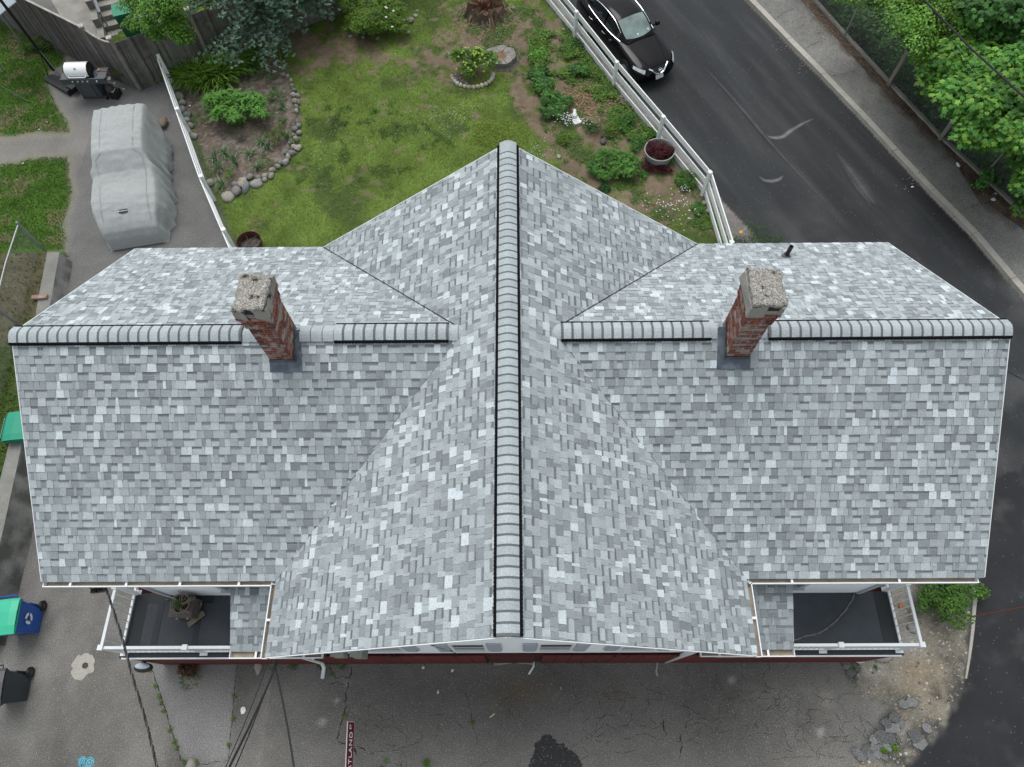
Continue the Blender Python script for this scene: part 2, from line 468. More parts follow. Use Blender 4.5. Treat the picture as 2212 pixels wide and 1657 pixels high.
# wing ridges
SP = 0.166
for x0, x1, vented in ((-8.28, -4.42, True), (-4.40, -3.98, False), (-3.46, -2.88, False), (-2.88, -0.99, True), (-0.99, -0.66, False),
                       (8.26, 4.28, True), (4.26, 4.0, False), (3.44, 3.34, False), (3.34, 0.87, True), (0.87, 0.64, False)):
    dr = 1 if x1 > x0 else -1
    ws = 0.165
    if vented: par = vent_strip((x0, 0, E + HW), (x1, 0, E + HW), ws, -0.055, 0)
    else:
        par = MB().box(((x0 + x1) / 2, 0, E + HW - 0.03), (abs(x1 - x0), 0.1, 0.05)).build('ridge_board', M['shingle'], house)
    x = x0; i = 0
    n_c = max(1, round(abs(x1 - x0) / SP)); sp = abs(x1 - x0) / n_c
    for i in range(n_c):
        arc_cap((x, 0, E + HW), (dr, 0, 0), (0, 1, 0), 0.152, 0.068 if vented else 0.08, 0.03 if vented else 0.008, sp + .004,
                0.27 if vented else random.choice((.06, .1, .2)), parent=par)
        x += dr * sp

# ------------------------------------------------------------------ walls
def clap_wall(name, p0, p1, z0, z1, out, top=None):
    """lap siding: boards .115 high, each leaning out at its foot; top(x) optional ceiling along the wall"""
    p0 = Vector(p0); p1 = Vector(p1); d = (p1 - p0); Lw = d.length; d.normalize(); out = Vector(out)
    mb = MB(); z = z0; h = 0.115
    def span(zt):
        if top is None: return 0, Lw
        return top(zt)
    while z < z1 - 0.01:
        zt = min(z + h, z1)
        s0, s1 = span(zt)
        if s1 - s0 > 0.05:
            a = p0 + d * s0; b = p0 + d * s1
            q = [a + out * 0.016 + Vector((0, 0, z)), b + out * 0.016 + Vector((0, 0, z)), b + Vector((0, 0, zt)), a + Vector((0, 0, zt)),
                 a - out * 0.04 + Vector((0, 0, z)), b - out * 0.04 + Vector((0, 0, z))]
            mb.add(q, [(0, 1, 2, 3), (4, 5, 1, 0)])
        z = zt
    return mb.build(name, M['siding'], house)
def gable_span(half, rise, ctr_len):
    def f(z):
        k = (z - E + 0.08) / rise
        if k <= 0: return 0, ctr_len
        c = ctr_len / 2; hw_ = half * (1 - k)
        return max(0, c - hw_), min(ctr_len, c + hw_)
    return f
G0 = 3.85
front = clap_wall('siding_wall', (-G0, YW, 0), (G0, YW, 0), DK, E + HM, (0, -1, 0), gable_span(A, HM, 2 * G0))
clap_wall('siding_wall', (G0, 3.3, 0), (-G0, 3.3, 0), 0.3, E + HM, (0, 1, 0), gable_span(A, HM, 2 * G0))
for s in (-1, 1):
    clap_wall('siding_wall', (s * G0, YW, 0), (s * G0, YWW, 0), DK, E - 0.08, (s, 0, 0))
    clap_wall('siding_wall', (s * G0, YWW, 0), (s * HX, YWW, 0), DK, E - 0.08, (0, -1, 0))
    clap_wall('siding_wall', (s * HX, -3.35, 0), (s * HX, 3.28, 0), 0.3, E + HW, (s, 0, 0),
              (lambda z: (max(0, 3.28 - 3.57 * (1 - max(0, (z - E + .08) / HW))), min(6.56, 3.28 + 3.57 * (1 - max(0, (z - E + .08) / HW))))))
    clap_wall('siding_wall', (s * HX, 3.28, 0), (s * G0, 3.28, 0), 0.3, E - 0.08, (0, 1, 0))
    # serrated corner posts
    cp = MB(); cp.box((s * (HX + 0.0), YWW, (DK + E) / 2 - .05), (0.09, 0.09, E - DK - .1))
    for i in range(28): cp.box((s * (HX - .02), YWW - 0.052, DK + 0.1 + i * 0.11), (0.05, 0.018, 0.045), tone=1)
    cp.build('corner_post', M['trimgrey'], house)
core = MB()
core.box((0, -0.62, (DK + E - .25) / 2), (2 * G0 - .12, 7.68, E - DK - .25))
core.box((0, 0.0, 2.45), (2 * HX - .12, 6.44, 4.2))
core.build('wall_core', M['siding'], house)
fd = MB(); fd.box((0, 0.6, 0.15), (2 * HX, 5.36, 0.3)); fd.build('foundation', M['concrete'], house)

# red boarded ground storey at the front
rx0, rx1 = -8.08, 7.98
x = rx0
while x < rx1 - 0.01:
    w = min(0.3, rx1 - x)
    if not (-0.52 < x + w / 2 < 0.5):
        MB().box((x + w / 2, YW - 0.075, DK / 2 - 0.02 + .01), (w - 0.012, 0.03, DK - 0.04), tone=random.uniform(0.85, 1.15)).build('wall_board', M['red'], house)
    x += 0.3
rb = MB()
rb.box((-.04, (YW - 0.05 - 3.3) / 2, DK / 2 - 0.03), (16.05, abs(YW - 0.05 + 3.3), DK - 0.08), tone=0.55)
rb.build('red_wall_core', M['red'], house)
for s in (-1, 1):
    xe = -8.08 if s < 0 else 7.98
    MB().box((xe, (YW - 3.2) / 2, DK / 2 - .02), (0.03, abs(YW - .07 + 3.2), DK - .04), tone=1).build('wall_end_board', M['red'], house)
MB().box((-0.01, YW - 0.06, DK / 2), (0.96, 0.06, DK - .06), tone=.6).build('basement_door', M['red'], house)

# windows of the front gable with pale shutters
def window(x0, x1, z0, z1, shutters=True):
    f = MB(); yo = YW - 0.018
    cx = (x0 + x1) / 2
    f.box((cx, yo, z1 + .03), (x1 - x0 + .12, .05, .06)); f.box((cx, yo - .01, z0 - .03), (x1 - x0 + .16, .07, .04))
    for xx in (x0 - .03, x1 + .03): f.box((xx, yo, (z0 + z1) / 2), (.06, .05, z1 - z0))
    f.box((cx, yo + .01, (z0 + z1) / 2), (x1 - x0, .05, .045))
    w = f.build('window', M['white'], house)
    MB().box((cx, YW - 0.022, (z0 + z1) / 2), (x1 - x0, .012, z1 - z0)).build('pane', M['glass'], w)
    if shutters:
        for xs in (x0 - .06 - .14, x1 + .06 + .14):
            sh = MB(); sh.box((xs, YW - .03, (z0 + z1) / 2), (.26, .03, z1 - z0 + .06))
            for i in range(16): sh.box((xs, YW - .052, z0 + .04 + i * (z1 - z0) / 16), (.2, .02, .03))
            sh.build('shutter', M['trimgrey'], w)
window(-1.10, -.52, E - 2.2, E - 1.0); window(.54, 1.12, E - 2.2, E - 1.0)
window(-2.78, -2.14, E - 2.12, E - 1.2); window(2.12, 2.76, E - 2.12, E - 1.2)
# one wing window each side, seen under the gutter
for s in (-1, 1):
    f = MB(); x0, x1, z0, z1 = 5.0, 5.75, DK + 1.0, E - .9
    cx = s * (x0 + x1) / 2
    f.box((cx, YWW - .04, z1 + .04), (x1 - x0 + .2, .08, .08)); f.box((cx, YWW - .06, z0 - .04), (x1 - x0 + .24, .12, .07))
    for xx in (x0 - .05, x1 + .05): f.box((s * xx, YWW - .04, (z0 + z1) / 2), (.1, .08, z1 - z0))
    w = f.build('window', M['trimgrey'], house)
    MB().box((cx, YWW - .025, (z0 + z1) / 2), (x1 - x0, .01, z1 - z0)).build('pane', M['glass'], w)

# gutters: open troughs with white straps
def gutter(a, b, inside, n_straps=(), w=0.105, h=0.1, dirty=True):
    """a, b: outer lip line; inside: unit vector towards the fascia"""
    a = Vector(a); b = Vector(b); ins = Vector(inside)
    mb = MB()
    mb.bar(a, b, 0.018, 0.02)
    mb.bar(a - Vector((0, 0, h / 2)), b - Vector((0, 0, h / 2)), 0.008, h)
    mb.bar(a + ins * (w / 2) - Vector((0, 0, h)), b + ins * (w / 2) - Vector((0, 0, h)), w, 0.008, mi=1 if dirty else 0)
    mb.bar(a + ins * w - Vector((0, 0, h / 2)), b + ins * w - Vector((0, 0, h / 2)), 0.008, h, mi=1 if dirty else 0)
    for e in (a, b): mb.bar(e - Vector((0, 0, h / 2)), e + ins * w - Vector((0, 0, h / 2)), 0.012, h)
    g_ = mb.build('gutter', [M['white'], M['gutter_dirt']], house)
    d = (b - a).normalized()
    for t in n_straps:
        c = a + d * t
        MB().bar(c, c + ins * w, 0.04, 0.012).build('gutter_strap', M['white'], g_)
    return g_
gz = E - 0.045
gutter((-8.24, -3.665, gz), (-4.2, -3.665, gz), (0, 1, 0), (0.48, 1.47, 2.42, 3.46))
gutter((8.16, -3.665, gz), (4.17, -3.665, gz), (0, 1, 0), (1.37, 3.24))
for s in (-1, 1):
    gutter((s * 4.205, -3.64, gz), (s * 4.205, -4.86, gz), (-s, 0, 0), (0.6,), w=0.1)
    gutter((s * 5.06, -4.79, E - .87), (s * 4.22, -4.79, E - .87), (0, 1, 0), (0.47,), w=0.12)
    gutter((s * 4.18, -4.80, E - .72), (s * 3.36, -4.80, E - .72), (0, 1, 0), (0.5,), w=0.16)
    MB().box((s * 3.77, -4.62, E - .70), (.86, .14, .16)).build('fascia_return', M['white'], house)
    MB().lathe((s * 4.62, -4.73, E - .963), [(0.035, 0), (0.035, .012)], 12).build('outlet_hole', M['black'], house)
# downspouts
ds = MB(); ds.tube([(-3.55, -4.78, E - .85), (-3.58, -4.72, E - 1.0), (-3.9, -4.64, E - 1.35), (-4.3, -4.62, E - 1.6), (-4.3, -4.62, 0.45), (-4.3, -4.70, 0.22), (-4.34, -4.92, 0.09)], 0.045, 10)
ds.build('downspout', M['white'], house, smooth=True)
ds = MB(); ds.tube([(3.9, -4.76, E - .85), (3.88, -4.70, E - 1.0), (3.55, -4.64, E - 1.4), (3.5, -4.62, E - 1.6), (3.5, -4.60, 0.1)], 0.045, 10)
ds.build('downspout', M['white'], house, smooth=True)

# meter boxes, wires and stoop at the front wall
for cx, wd_, hh, z in ((-3.17, 0.22, 0.42, E - 1.25), (-2.84, 0.2, 0.6, E - 1.4)):
    bx = MB(); bx.box((cx, YW - .12, z), (wd_, .2, hh)); bx.box((cx, YW - .12, z + hh / 2 + .008), (wd_ + .02, .22, .016)); bx.box((cx, YW - .226, z), (wd_ * .7, .012, hh * .5))
    bx.build('meter_box', M['greybox'], house)
wr = MB(); wr.tube([(-3.5, YW - .09, E - .9), (-3.3, YW - .13, E - .85), (-3.0, YW - .16, E - .82), (-2.8, YW - .16, E - 1.0), (-2.75, YW - .06, E - 1.6)], 0.011, 5)
wr.build('meter_conduit', M['greybox'], house)
wr = MB(); wr.tube([(-1.45, YW - .05, E - .9), (-1.3, YW - .06, E - 1.4), (-1.2, YW - .05, E - 2.0), (-1.12, YW - .06, E - 2.6), (-1.2, YW - .05, E - 3.1), (-1.5, YW - .05, E - 3.25)], 0.009, 4)
wr.tube([(-2.55, YW - .05, E - 2.7), (-2.5, YW - .1, E - 3.0), (-2.42, YW - .06, E - 2.9), (-2.35, YW - .1, E - 3.15), (-2.3, YW - .06, E - 2.9)], 0.009, 4)
wr.tube([(2.2, YW - .05, E - 2.7), (2.12, YW - .1, E - 2.95), (2.0, YW - .06, E - 3.1)], 0.009, 4)
wr.build('loose_cable', M['black'], house)

# rubber roofed decks and their railings
for s in (-1, 1):
    xo = 8.10 if s < 0 else 8.00
    yb = -3.35
    dk = MB()
    dk.slab([(s * G0, YW + .06, DK), (s * xo, YW + .06, DK), (s * xo, yb + .0, DK), (s * G0, yb + .0, DK)], (0, 0, -0.06))
    o = dk.build('deck_roof', M['epdm'], house)
    sm = MB()
    sm.slab([(s * (xo - .30), YW + .08, DK + .005), (s * (xo), YW + .08, DK + .055), (s * xo, yb, DK + .055), (s * (xo - .30), yb, DK + .005)], (0, 0, -.03))
    if s < 0:
        for xs, ww in ((7.5, .13), (6.65, .11)):
            sm.box((s * xs, (YW + yb) / 2, DK + .004), (ww, abs(YW - yb) - .1, .006))
        sm.box((s * 7.2, yb + -.07, DK + .006), (1.6, .2, .006))
    sm.box((s * (G0 + xo) / 2, YW + .09, DK + .012), (xo - G0, .12, .035))
    sm.build('membrane_seam', M['epdm2'], o)
    dr_ = MB(); dr_.bar((s * 4.2, YW - .10, DK + .0), (s * xo, YW - .10, DK - .01), .03, .05); dr_.slab([(s * G0, YW - .09, DK + .012), (s * (xo + .06), YW - .09, DK + .012), (s * (xo + .06), YW + .1, DK + .02), (s * G0, YW + .1, DK + .02)], (0, 0, -.05), mi=1)
    dr_.build('deck_edge', [M['white'], M['epdm2']], house)
    rl = empty('railing', (0, 0, 0), parent=house)
    xr = 8.06 if s < 0 else 7.97
    yr = YW + .03
    zt = DK + .92
    MB().bar((s * xr, yr, zt), (s * 4.9, yr, zt), .055, .04).build('top_rail', M['white'], rl)
    MB().bar((s * xr, yr, DK + .14), (s * 4.9, yr, DK + .14), .045, .035).build('bottom_rail', M['white'], rl)
    yend = -2.45 if s > 0 else -2.7
    MB().bar((s * xr, yr, zt), (s * xr, yend, zt), .055, .04).build('top_rail', M['white'], rl)
    MB().bar((s * (xr - 0.0), yr, DK + .14), (s * xr, yend, DK + .14), .045, .035).build('bottom_rail', M['white'], rl)
    for px_, py_ in ((xr, yr), (6.4, yr), (4.95, yr), (xr, -3.33)):
        ps = MB(); ps.box((s * px_, py_, DK + .48), (.07, .07, .96)); ps.box((s * px_, py_, DK + .97), (.1, .1, .025)); ps.box((s * px_, py_, DK + .02), (.16, .16, .012))
        ps.build('railing_post', M['white'], rl)
    nb = 28
    for i in range(nb):
        xx = xr - (i + .6) * (xr - 4.9) / nb
        MB().bar((s * xx, yr, DK + .14), (s * xx, yr, zt), .018, .018, up=(1, 0, 0)).build('baluster', M['white'], rl)
    yy = yr + .14
    while yy < yend:
        MB().bar((s * xr, yy, DK + .14), (s * xr, yy, zt), .02, .02, up=(1, 0, 0)).build('baluster', M['white'], rl)
        yy += .148

# ------------------------------------------------------------------ chimneys: every brick
def chimney(cx, wid, y0, y1, zb, zt, seed, slabspec):
    rnd = random.Random(seed)
    ch = MB()
    ch.box((cx, (y0 + y1) / 2, (zb - .7 + zt - .12) / 2), (wid - .004, y1 - y0 - .004, zt - .12 - zb + .7), mi=0)
    c = ch.build('chimney', M['mortar'], house)
    bh, jt = 0.050, 0.018
    z = zb - 0.35; k = 0; hidden = MB()
    ztop = zt - 0.30
    while z < ztop:
        grow = 0.0
        up = (ztop - z)
        if up < 0.36: grow = 0.02 + 0.02 * (1 - up / 0.36)
        if up < 0.12: grow = 0.055
        x0, x1, ya, yb_ = cx - wid / 2 - grow, cx + wid / 2 + grow, y0 - grow, y1 + grow
        for face in range(4):
            Lf = (x1 - x0) if face in (0, 2) else (yb_ - ya)
            u = -(0.1 if (k + face) % 2 else 0.0)
            while u < Lf - 0.02:
                a_ = max(0.0, u); b_ = min(Lf, u + 0.2)
                u += 0.2 + jt
                if b_ - a_ < 0.03: continue
                t = rnd.choice(((0.19, 0.065, 0.05), (0.24, 0.078, 0.053), (0.15, 0.055, 0.045), (0.26, 0.09, 0.06), (0.12, 0.055, 0.05), (0.23, 0.16, 0.135), (0.17, 0.08, 0.066)))
                if rnd.random() < 0.10: t = (0.30, 0.25, 0.22)
                pr = rnd.uniform(0.005, 0.012); m_ = (a_ + b_) / 2; ln = b_ - a_
                if face == 0: cc, dd = (x0 + m_, ya - pr / 2 + .015, z + bh / 2), (ln, pr + .03, bh)
                elif face == 1: cc, dd = (x1 + pr / 2 - .015, ya + m_, z + bh / 2), (pr + .03, ln, bh)
                elif face == 2: cc, dd = (x0 + m_, yb_ + pr / 2 - .015, z + bh / 2), (ln, pr + .03, bh)
                else: cc, dd = (x0 - pr / 2 + .015, ya + m_, z + bh / 2), (pr + .03, ln, bh)
                seen = face == 0 or (face == 1 and cx < 0) or (face == 3 and cx > 0)
                if seen:
                    MB().box(cc, dd, tone=t, M=Matrix.Rotation(rnd.uniform(-.02, .02), 3, 'Z')).build('brick', M['brick'], c)
                else: hidden.box(cc, dd, tone=t)
        z += bh + jt; k += 1
    hidden.build('brick_backing', M['brick'], c, kind='stuff')
    # broken mortar crown: uneven blocks around a dark opening
    cr = MB(); g = 0.06
    X0, X1, Y0, Y1 = cx - wid / 2 - g, cx + wid / 2 + g, y0 - g, y1 + g
    def lump(x0_, x1_, ya_, yb2, za, zc):
        j = lambda: rnd.uniform(-.022, .022)
        p = [(x0_ + j(), ya_ + j(), za), (x1_ + j(), ya_ + j(), za), (x1_ + j(), yb2 + j(), za), (x0_ + j(), yb2 + j(), za),
             (x0_ + j() + .01, ya_ + j() + .01, zc + j()), (x1_ + j(), ya_ + j() + .01, zc + j()), (x1_ + j(), yb2 + j(), zc + j()), (x0_ + j(), yb2 + j(), zc + j())]
        cr.add(p, [(0, 3, 2, 1), (4, 5, 6, 7), (0, 1, 5, 4), (1, 2, 6, 5), (2, 3, 7, 6), (3, 0, 4, 7)])
    za, zc = zt - .32, zt - .09
    f1, f2 = (0.33, 0.58) if cx < 0 else (0.52, 0.88)
    lump(X0, X0 + (X1 - X0) * f1, Y0, Y0 + .1, za, zc - .01); lump(X0 + (X1 - X0) * f2, X1, Y0, Y0 + .1, za, zc)
    lump(X0, X1, Y0 + .015, Y0 + .08, za, zc - .13)
    lump(X0, X0 + .1, Y0 + .1, Y1, za, zc - .02); lump(X1 - .1, X1, Y0 + .1, Y0 + .24, za, zc - .03)
    lump(X1 - .1, X1, Y0 + .36, Y1, za, zc); lump(X1 - .09, X1 - .01, Y0 + .2, Y0 + .4, za, zc - .14); lump(X0 + .1, X1 - .1, Y1 - .1, Y1, za, zc)
    cr.build('mortar_crown', M['concrete'], c)
    MB().box((cx, (y0 + y1) / 2, zt - .2), (wid + .06, y1 - y0 + .06, .12)).build('flue_opening', M['black'], c)
    # rough cap slab: jittered outline
    cs = MB(); pts = slabspec; n = 9; out = []
    for i in range(4):
        a_, b_ = Vector(pts[i]), Vector(pts[(i + 1) % 4])
        for q in range(n):
            p = a_.lerp(b_, q / n); out.append((p.x + rnd.uniform(-.02, .02), p.y + rnd.uniform(-.02, .02)))
    m_ = len(out); tilt = (0.02 if cx < 0 else -0.025)
    zf = lambda p: zt - .03 + (p[0] - cx) * tilt * 3 + rnd.uniform(-.004, .004)
    vs = [(p[0], p[1], zf(p) - .06) for p in out] + [(p[0], p[1], zf(p)) for p in out]
    ins = [(cx + (p[0] - cx) * .9, (y0 + y1) / 2 + (p[1] - (y0 + y1) / 2) * .9) for p in out]
    vs += [(p[0], p[1], zf(p) + .018) for p in ins]
    fs = [tuple(range(m_))[::-1]] + [(i, (i + 1) % m_, (i + 1) % m_ + m_, i + m_) for i in range(m_)]
    fs += [(i + m_, (i + 1) % m_ + m_, (i + 1) % m_ + 2 * m_, i + 2 * m_) for i in range(m_)] + [tuple(range(2 * m_, 3 * m_))]
    cs.add(vs, fs); cs.build('cap_slab', M['aggregate'], c)
    # lead flashing apron on the slope and up the sides
    fl = MB(); zs = lambda yy: E + HW * (1 - abs(yy) / W)
    xi, xo2 = (cx - wid / 2 - .02, cx + wid / 2 + .02), (cx - wid / 2 - .03, cx + wid / 2 + .03)
    wide = cx + wid / 2 + .11 if cx < 0 else cx - wid / 2 - .13
    xa, xb = (cx - wid / 2 - .03, wide) if cx < 0 else (wide, cx + wid / 2 + .04)
    fl.slab([(xa, y0 - .15, zs(y0 - .15) + .022), (xb, y0 - .15, zs(y0 - .15) + .022), (xb, y0 + .03, zs(y0 + .03) + .03), (xa, y0 + .03, zs(y0 + .03) + .03)], (0, 0, -.008))
    sx = (cx + wid / 2 - .01, wide) if cx < 0 else (wide, cx - wid / 2 + .01)
    fl.slab([(sx[0], y0 - .0, zs(y0) + .028), (sx[1], y0, zs(y0) + .028), (sx[1], 0.02, zs(0) + .035), (sx[0], 0.02, zs(0) + .035)], (0, 0, -.008))
    xs_ = cx + wid / 2 + .022 if cx < 0 else cx - wid / 2 - .022
    zj = [zs(y0 + (0 - y0) * i / 6) + .13 + rnd.uniform(-.035, .035) for i in range(7)]
    for i in range(6):
        ya_, yb3 = y0 - .02 + (0.12 - y0) * i / 6, y0 - .02 + (0.12 - y0) * (i + 1) / 6
        fl.add([(xs_, ya_, zs(ya_)), (xs_, yb3, zs(yb3)), (xs_ , yb3, zj[i + 1]), (xs_, ya_, zj[i])], [(0, 1, 2, 3)])
    fl.add([(cx - wid / 2 - .02, y0 - .022, zs(y0) - .02), (cx + wid / 2 + .02, y0 - .022, zs(y0) - .02), (cx + wid / 2 + .02, y0 - .02, zs(y0) + .1), (cx - wid / 2 - .02, y0 - .02, zs(y0) + .1)], [(0, 1, 2, 3)])
    fl.build('flashing', M['lead'], c)
chimney(-3.755, 0.40, -0.41, 0.12, E + 2.2, E + 3.97, 5, [(-3.98, -.47), (-3.52, -.47), (-3.46, .10), (-3.95, .17)])
chimney(3.775, 0.38, -0.41, 0.14, E + 2.2, E + 3.97, 6, [(3.55, -.46), (4.05, -.45), (4.03, .17), (3.54, .18)])
# plumbing vent on the back slope
vb = Vector((5.76, 2.90, E + .47))
vp = MB(); vp.lathe(vb - Vector((0, 0, .05)), [(.045, 0), (.045, .38), (.037, .38), (.037, .05)], 14, cap=False)
vp.build('vent_pipe', new_mat('dark_brown_pipe', (0.03, 0.024, 0.02), rough=0.6, bump=0), house)
mtx = Matrix.Rotation(math.atan2(-HW, W), 3, 'X')
MB().lathe(vb + Vector((0, 0, .01)), [(.1, 0), (.1, .015), (.06, .03), (.05, .07)], 16, M=mtx).build('vent_collar', M['lead'], house)

# ==================================================================== the ground
def V2(v): return (v.x, v.y)
ZA = lambda x, y, z=0.0: zz(0, 0, .4527, x, y, z)
ZB = lambda x, y, z=0.0: zz(800, 0, .4527, x, y, z)
ZC = lambda x, y, z=0.0: zz(1700, 0, .5432, x, y, z)
ZD = lambda x, y, z=0.0: zz(2800, 0, .5859, x, y, z)
ZE = lambda x, y, z=0.0: zz(0, 700, .498, x, y, z)
ZF = lambda x, y, z=0.0: zz(0, 2250, .4973, x, y, z)
ZG = lambda x, y, z=0.0: zz(1000, 2450, .4521, x, y, z)
ZH = lambda x, y, z=0.0: zz(1900, 2450, .4973, x, y, z)
ZI = lambda x, y, z=0.0: zz(2900, 2250, .5407, x, y, z)
ZK = lambda x, y, z=0.0: zz(0, 1500, .4828, x, y, z)
ZM = lambda x, y, z=0.0: zz(3500, 1300, .6034, x, y, z)
ZN = lambda x, y, z=0.0: zz(3100, 900, .4527, x, y, z)
GPx = lambda x, y, z=0.0: gp(x, y, z)
rng = np.random.default_rng(3)
_tab = rng.random((256, 256))
def vnoise(x, y):
    xi = np.floor(x).astype(int); yi = np.floor(y).astype(int)
    fx = x - xi; fy = y - yi
    fx = fx * fx * (3 - 2 * fx); fy = fy * fy * (3 - 2 * fy)
    g = lambda a, b: _tab[a & 255, b & 255]
    return (g(xi, yi) * (1 - fx) + g(xi + 1, yi) * fx) * (1 - fy) + (g(xi, yi + 1) * (1 - fx) + g(xi + 1, yi + 1) * fx) * fy
def fbm(x, y, sc_, octv=4, seed=0, gain=0.55):
    s_, a, t = 0.0, 1.0, 0.0
    for o in range(octv):
        f = sc_ * 2 ** o
        s_ = s_ + a * vnoise(x * f + 17.3 * seed + 5.1 * o + 1000, y * f + 9.7 * seed + 3.3 * o + 1000); t += a; a *= gain
    return s_ / t
def sdist(px, py, poly):
    """signed distance, positive inside"""
    d = np.full(px.shape, 1e9); ins = np.zeros(px.shape, bool); n = len(poly)
    for i in range(n):
        x0, y0 = poly[i]; x1, y1 = poly[(i + 1) % n]
        dx, dy = x1 - x0, y1 - y0; L2 = dx * dx + dy * dy + 1e-12
        t = np.clip(((px - x0) * dx + (py - y0) * dy) / L2, 0, 1)
        d = np.minimum(d, np.hypot(px - x0 - t * dx, py - y0 - t * dy))
        c = ((y0 > py) != (y1 > py)) & (px < (x1 - x0) * (py - y0) / (y1 - y0 + 1e-12) + x0)
        ins ^= c
    return np.where(ins, d, -d)
def ldist(px, py, line):
    d = np.full(np.shape(px), 1e9)
    for (x0, y0), (x1, y1) in zip(line[:-1], line[1:]):
        dx, dy = x1 - x0, y1 - y0; t = np.clip(((px - x0) * dx + (py - y0) * dy) / (dx * dx + dy * dy + 1e-12), 0, 1)
        d = np.minimum(d, np.hypot(px - x0 - t * dx, py - y0 - t * dy))
    return d
sm = lambda d, w: np.clip(d / w * 0.5 + 0.5, 0, 1)

P2 = lambda L_: [V2(p) for p in L_]
fence_r = P2([ZC(2040, 1440), ZC(1712, 1040), ZC(1385, 645), ZC(1100, 280)])   # base of the right fence, south to north
dirf = Vector(fence_r[3]) - Vector(fence_r[0]); dirf.normalize()
fence_r += [tuple(Vector(fence_r[3]) + dirf * 2.72), tuple(Vector(fence_r[3]) + dirf * 5.4)]
fr_south = V2(gp(1590, 560))                                                       # the fence turns south at its last post
fence_l = P2([ZA(1525, 730), ZA(1690, 1190), ZE(1725, 205), gp(512, 545)])
LAWN = [V2(ZA(1450, 600)), fence_l[0], fence_l[1], fence_l[2], fence_l[3], (-8, 3), (8, 3), fr_south] + [tuple(Vector(p)) for p in fence_r] + [(-2, 24), (-16, 24), V2(ZA(800, 300))]
BED = P2([ZA(1560, 730), ZA(1620, 900), ZA(1680, 1060), ZA(1740, 1220), ZE(1740, 120), ZE(1790, 190), ZE(1850, 180), ZE(1900, 140), ZE(2010, 90), ZB(400, 1600), ZB(500, 1580), ZB(640, 1530), ZB(780, 1370),
          ZB(880, 1300), ZB(880, 1150), ZB(860, 950), ZB(840, 800), ZB(760, 650), ZB(700, 560), ZB(600, 420), ZB(0, 560), ZA(1660, 660)])
LEFT1 = P2([ZA(-900, -600), ZA(0, 190), ZA(580, 490), ZA(560, 560), ZA(430, 640), ZA(410, 760), ZA(470, 900), ZA(590, 1080), ZA(600, 1170), ZA(340, 1170), ZA(0, 1215), ZA(-1800, 1215)])
LEFT2 = P2([ZA(-1800, 1460), ZA(0, 1460), ZA(180, 1440), ZA(300, 1400), ZA(590, 1395), ZA(620, 1657), ZE(570, 150), ZE(530, 300), ZE(500, 420), ZE(525, 520), ZE(490, 620), ZE(370, 620), ZE(290, 1080),
            ZK(100, 400), ZK(100, 560), ZK(0, 850), ZK(-500, 1500), ZK(-1500, 1500)])
ROAD_W = [tuple(Vector(p) + Vector((dirf.y, -dirf.x)) * 0.42) for p in fence_r[::-1]] + P2([ZD(160, 1390), ZD(360, 1600), ZI(1890, 60), ZI(1830, 200), ZI(1822, 330), ZI(1815, 550), ZI(1790, 750), ZI(1765, 940), ZI(1690, 1090), ZI(1600, 1220), ZI(1350, 1515), ZI(1200, 1680)])
kerb_px = [ZD(270, -35), ZD(365, 60), ZD(585, 290), ZD(820, 530), ZD(1062, 785), ZD(1305, 1050), ZD(1560, 1325), ZD(1845, 1615), ZN(2060, 500), ZN(2300, 780)]
kerb = [V2(p) for p in kerb_px]
kd = (Vector(kerb[0]) - Vector(kerb[5])).normalized(); kd2 = (Vector(kerb[9]) - Vector(kerb[7])).normalized()
kerb = [tuple(Vector(kerb[0]) + kd * 4.2)] + kerb + [tuple(Vector(kerb[-1]) + kd2 * 6)]
ROAD = ROAD_W + [(24, -14), tuple(Vector(kerb[-1]))] + kerb[::-1][1:]
litter_in = P2([ZD(640, -20), ZD(850, 200), ZD(1070, 450), ZD(1280, 680), ZD(1500, 890), ZD(1700, 1060), ZD(1850, 1330), ZD(2212, 1600), ZD(2600, 2000)])
fline = P2([ZD(720, -20), ZD(975, 270), ZD(1275, 600), ZD(1625, 970), ZD(2212, 1520), ZD(2700, 1990)])
fline = [tuple(Vector(fline[0]) + kd * 4)] + fline
litter_in = [tuple(Vector(litter_in[0]) + kd * 4)] + litter_in
GRAVEL = P2([ZI(1120, 640), ZI(1000, 700), ZI(900, 790), ZI(960, 890), ZI(1000, 960), ZI(1180, 1040), ZI(1230, 1200), ZI(1270, 1330), ZI(1000, 1400), ZI(900, 1530), ZI(1000, 1640), ZI(1250, 1640)]) + ROAD_W[-9:][::-1] + [(8.2, 0.5), (7.6, -3)]
WOODS = fline + [(40, -6), (40, 30), (10, 30)]

gx0, gx1, gy0, gy1, gs = -20.5, 20.5, -8.5, 20.0, 0.065
nx, ny = int((gx1 - gx0) / gs) + 1, int((gy1 - gy0) / gs) + 1
X, Y = np.meshgrid(gx0 + np.arange(nx) * gs, gy0 + np.arange(ny) * gs, indexing='ij')
X, Y = X.ravel(), Y.ravel()
w1 = (fbm(X, Y, 1.3, 4, 1) - .5) * .9; w2 = (fbm(X, Y, 3.5, 3, 2) - .5) * .5
n_lo = fbm(X, Y, 0.45, 4, 3); n_mid = fbm(X, Y, 1.6, 4, 4); n_hi = fbm(X, Y, 5.5, 3, 5)
def C3(c): return np.array(c)[None, :]
def mixc(a, b, m): return a * (1 - m[:, None]) + b * m[:, None]
# old asphalt
col_ = C3((0.162, 0.156, 0.145)) * (0.62 + 0.75 * n_lo + 0.25 * (n_mid - .5) + .22 * (n_hi - .5))[:, None]
lst = fbm(X * 1.0, Y * .35, 1.1, 4, 33); col_ = col_ * (1 + (X < -5.5) * (lst - .5) * .9)[:, None]
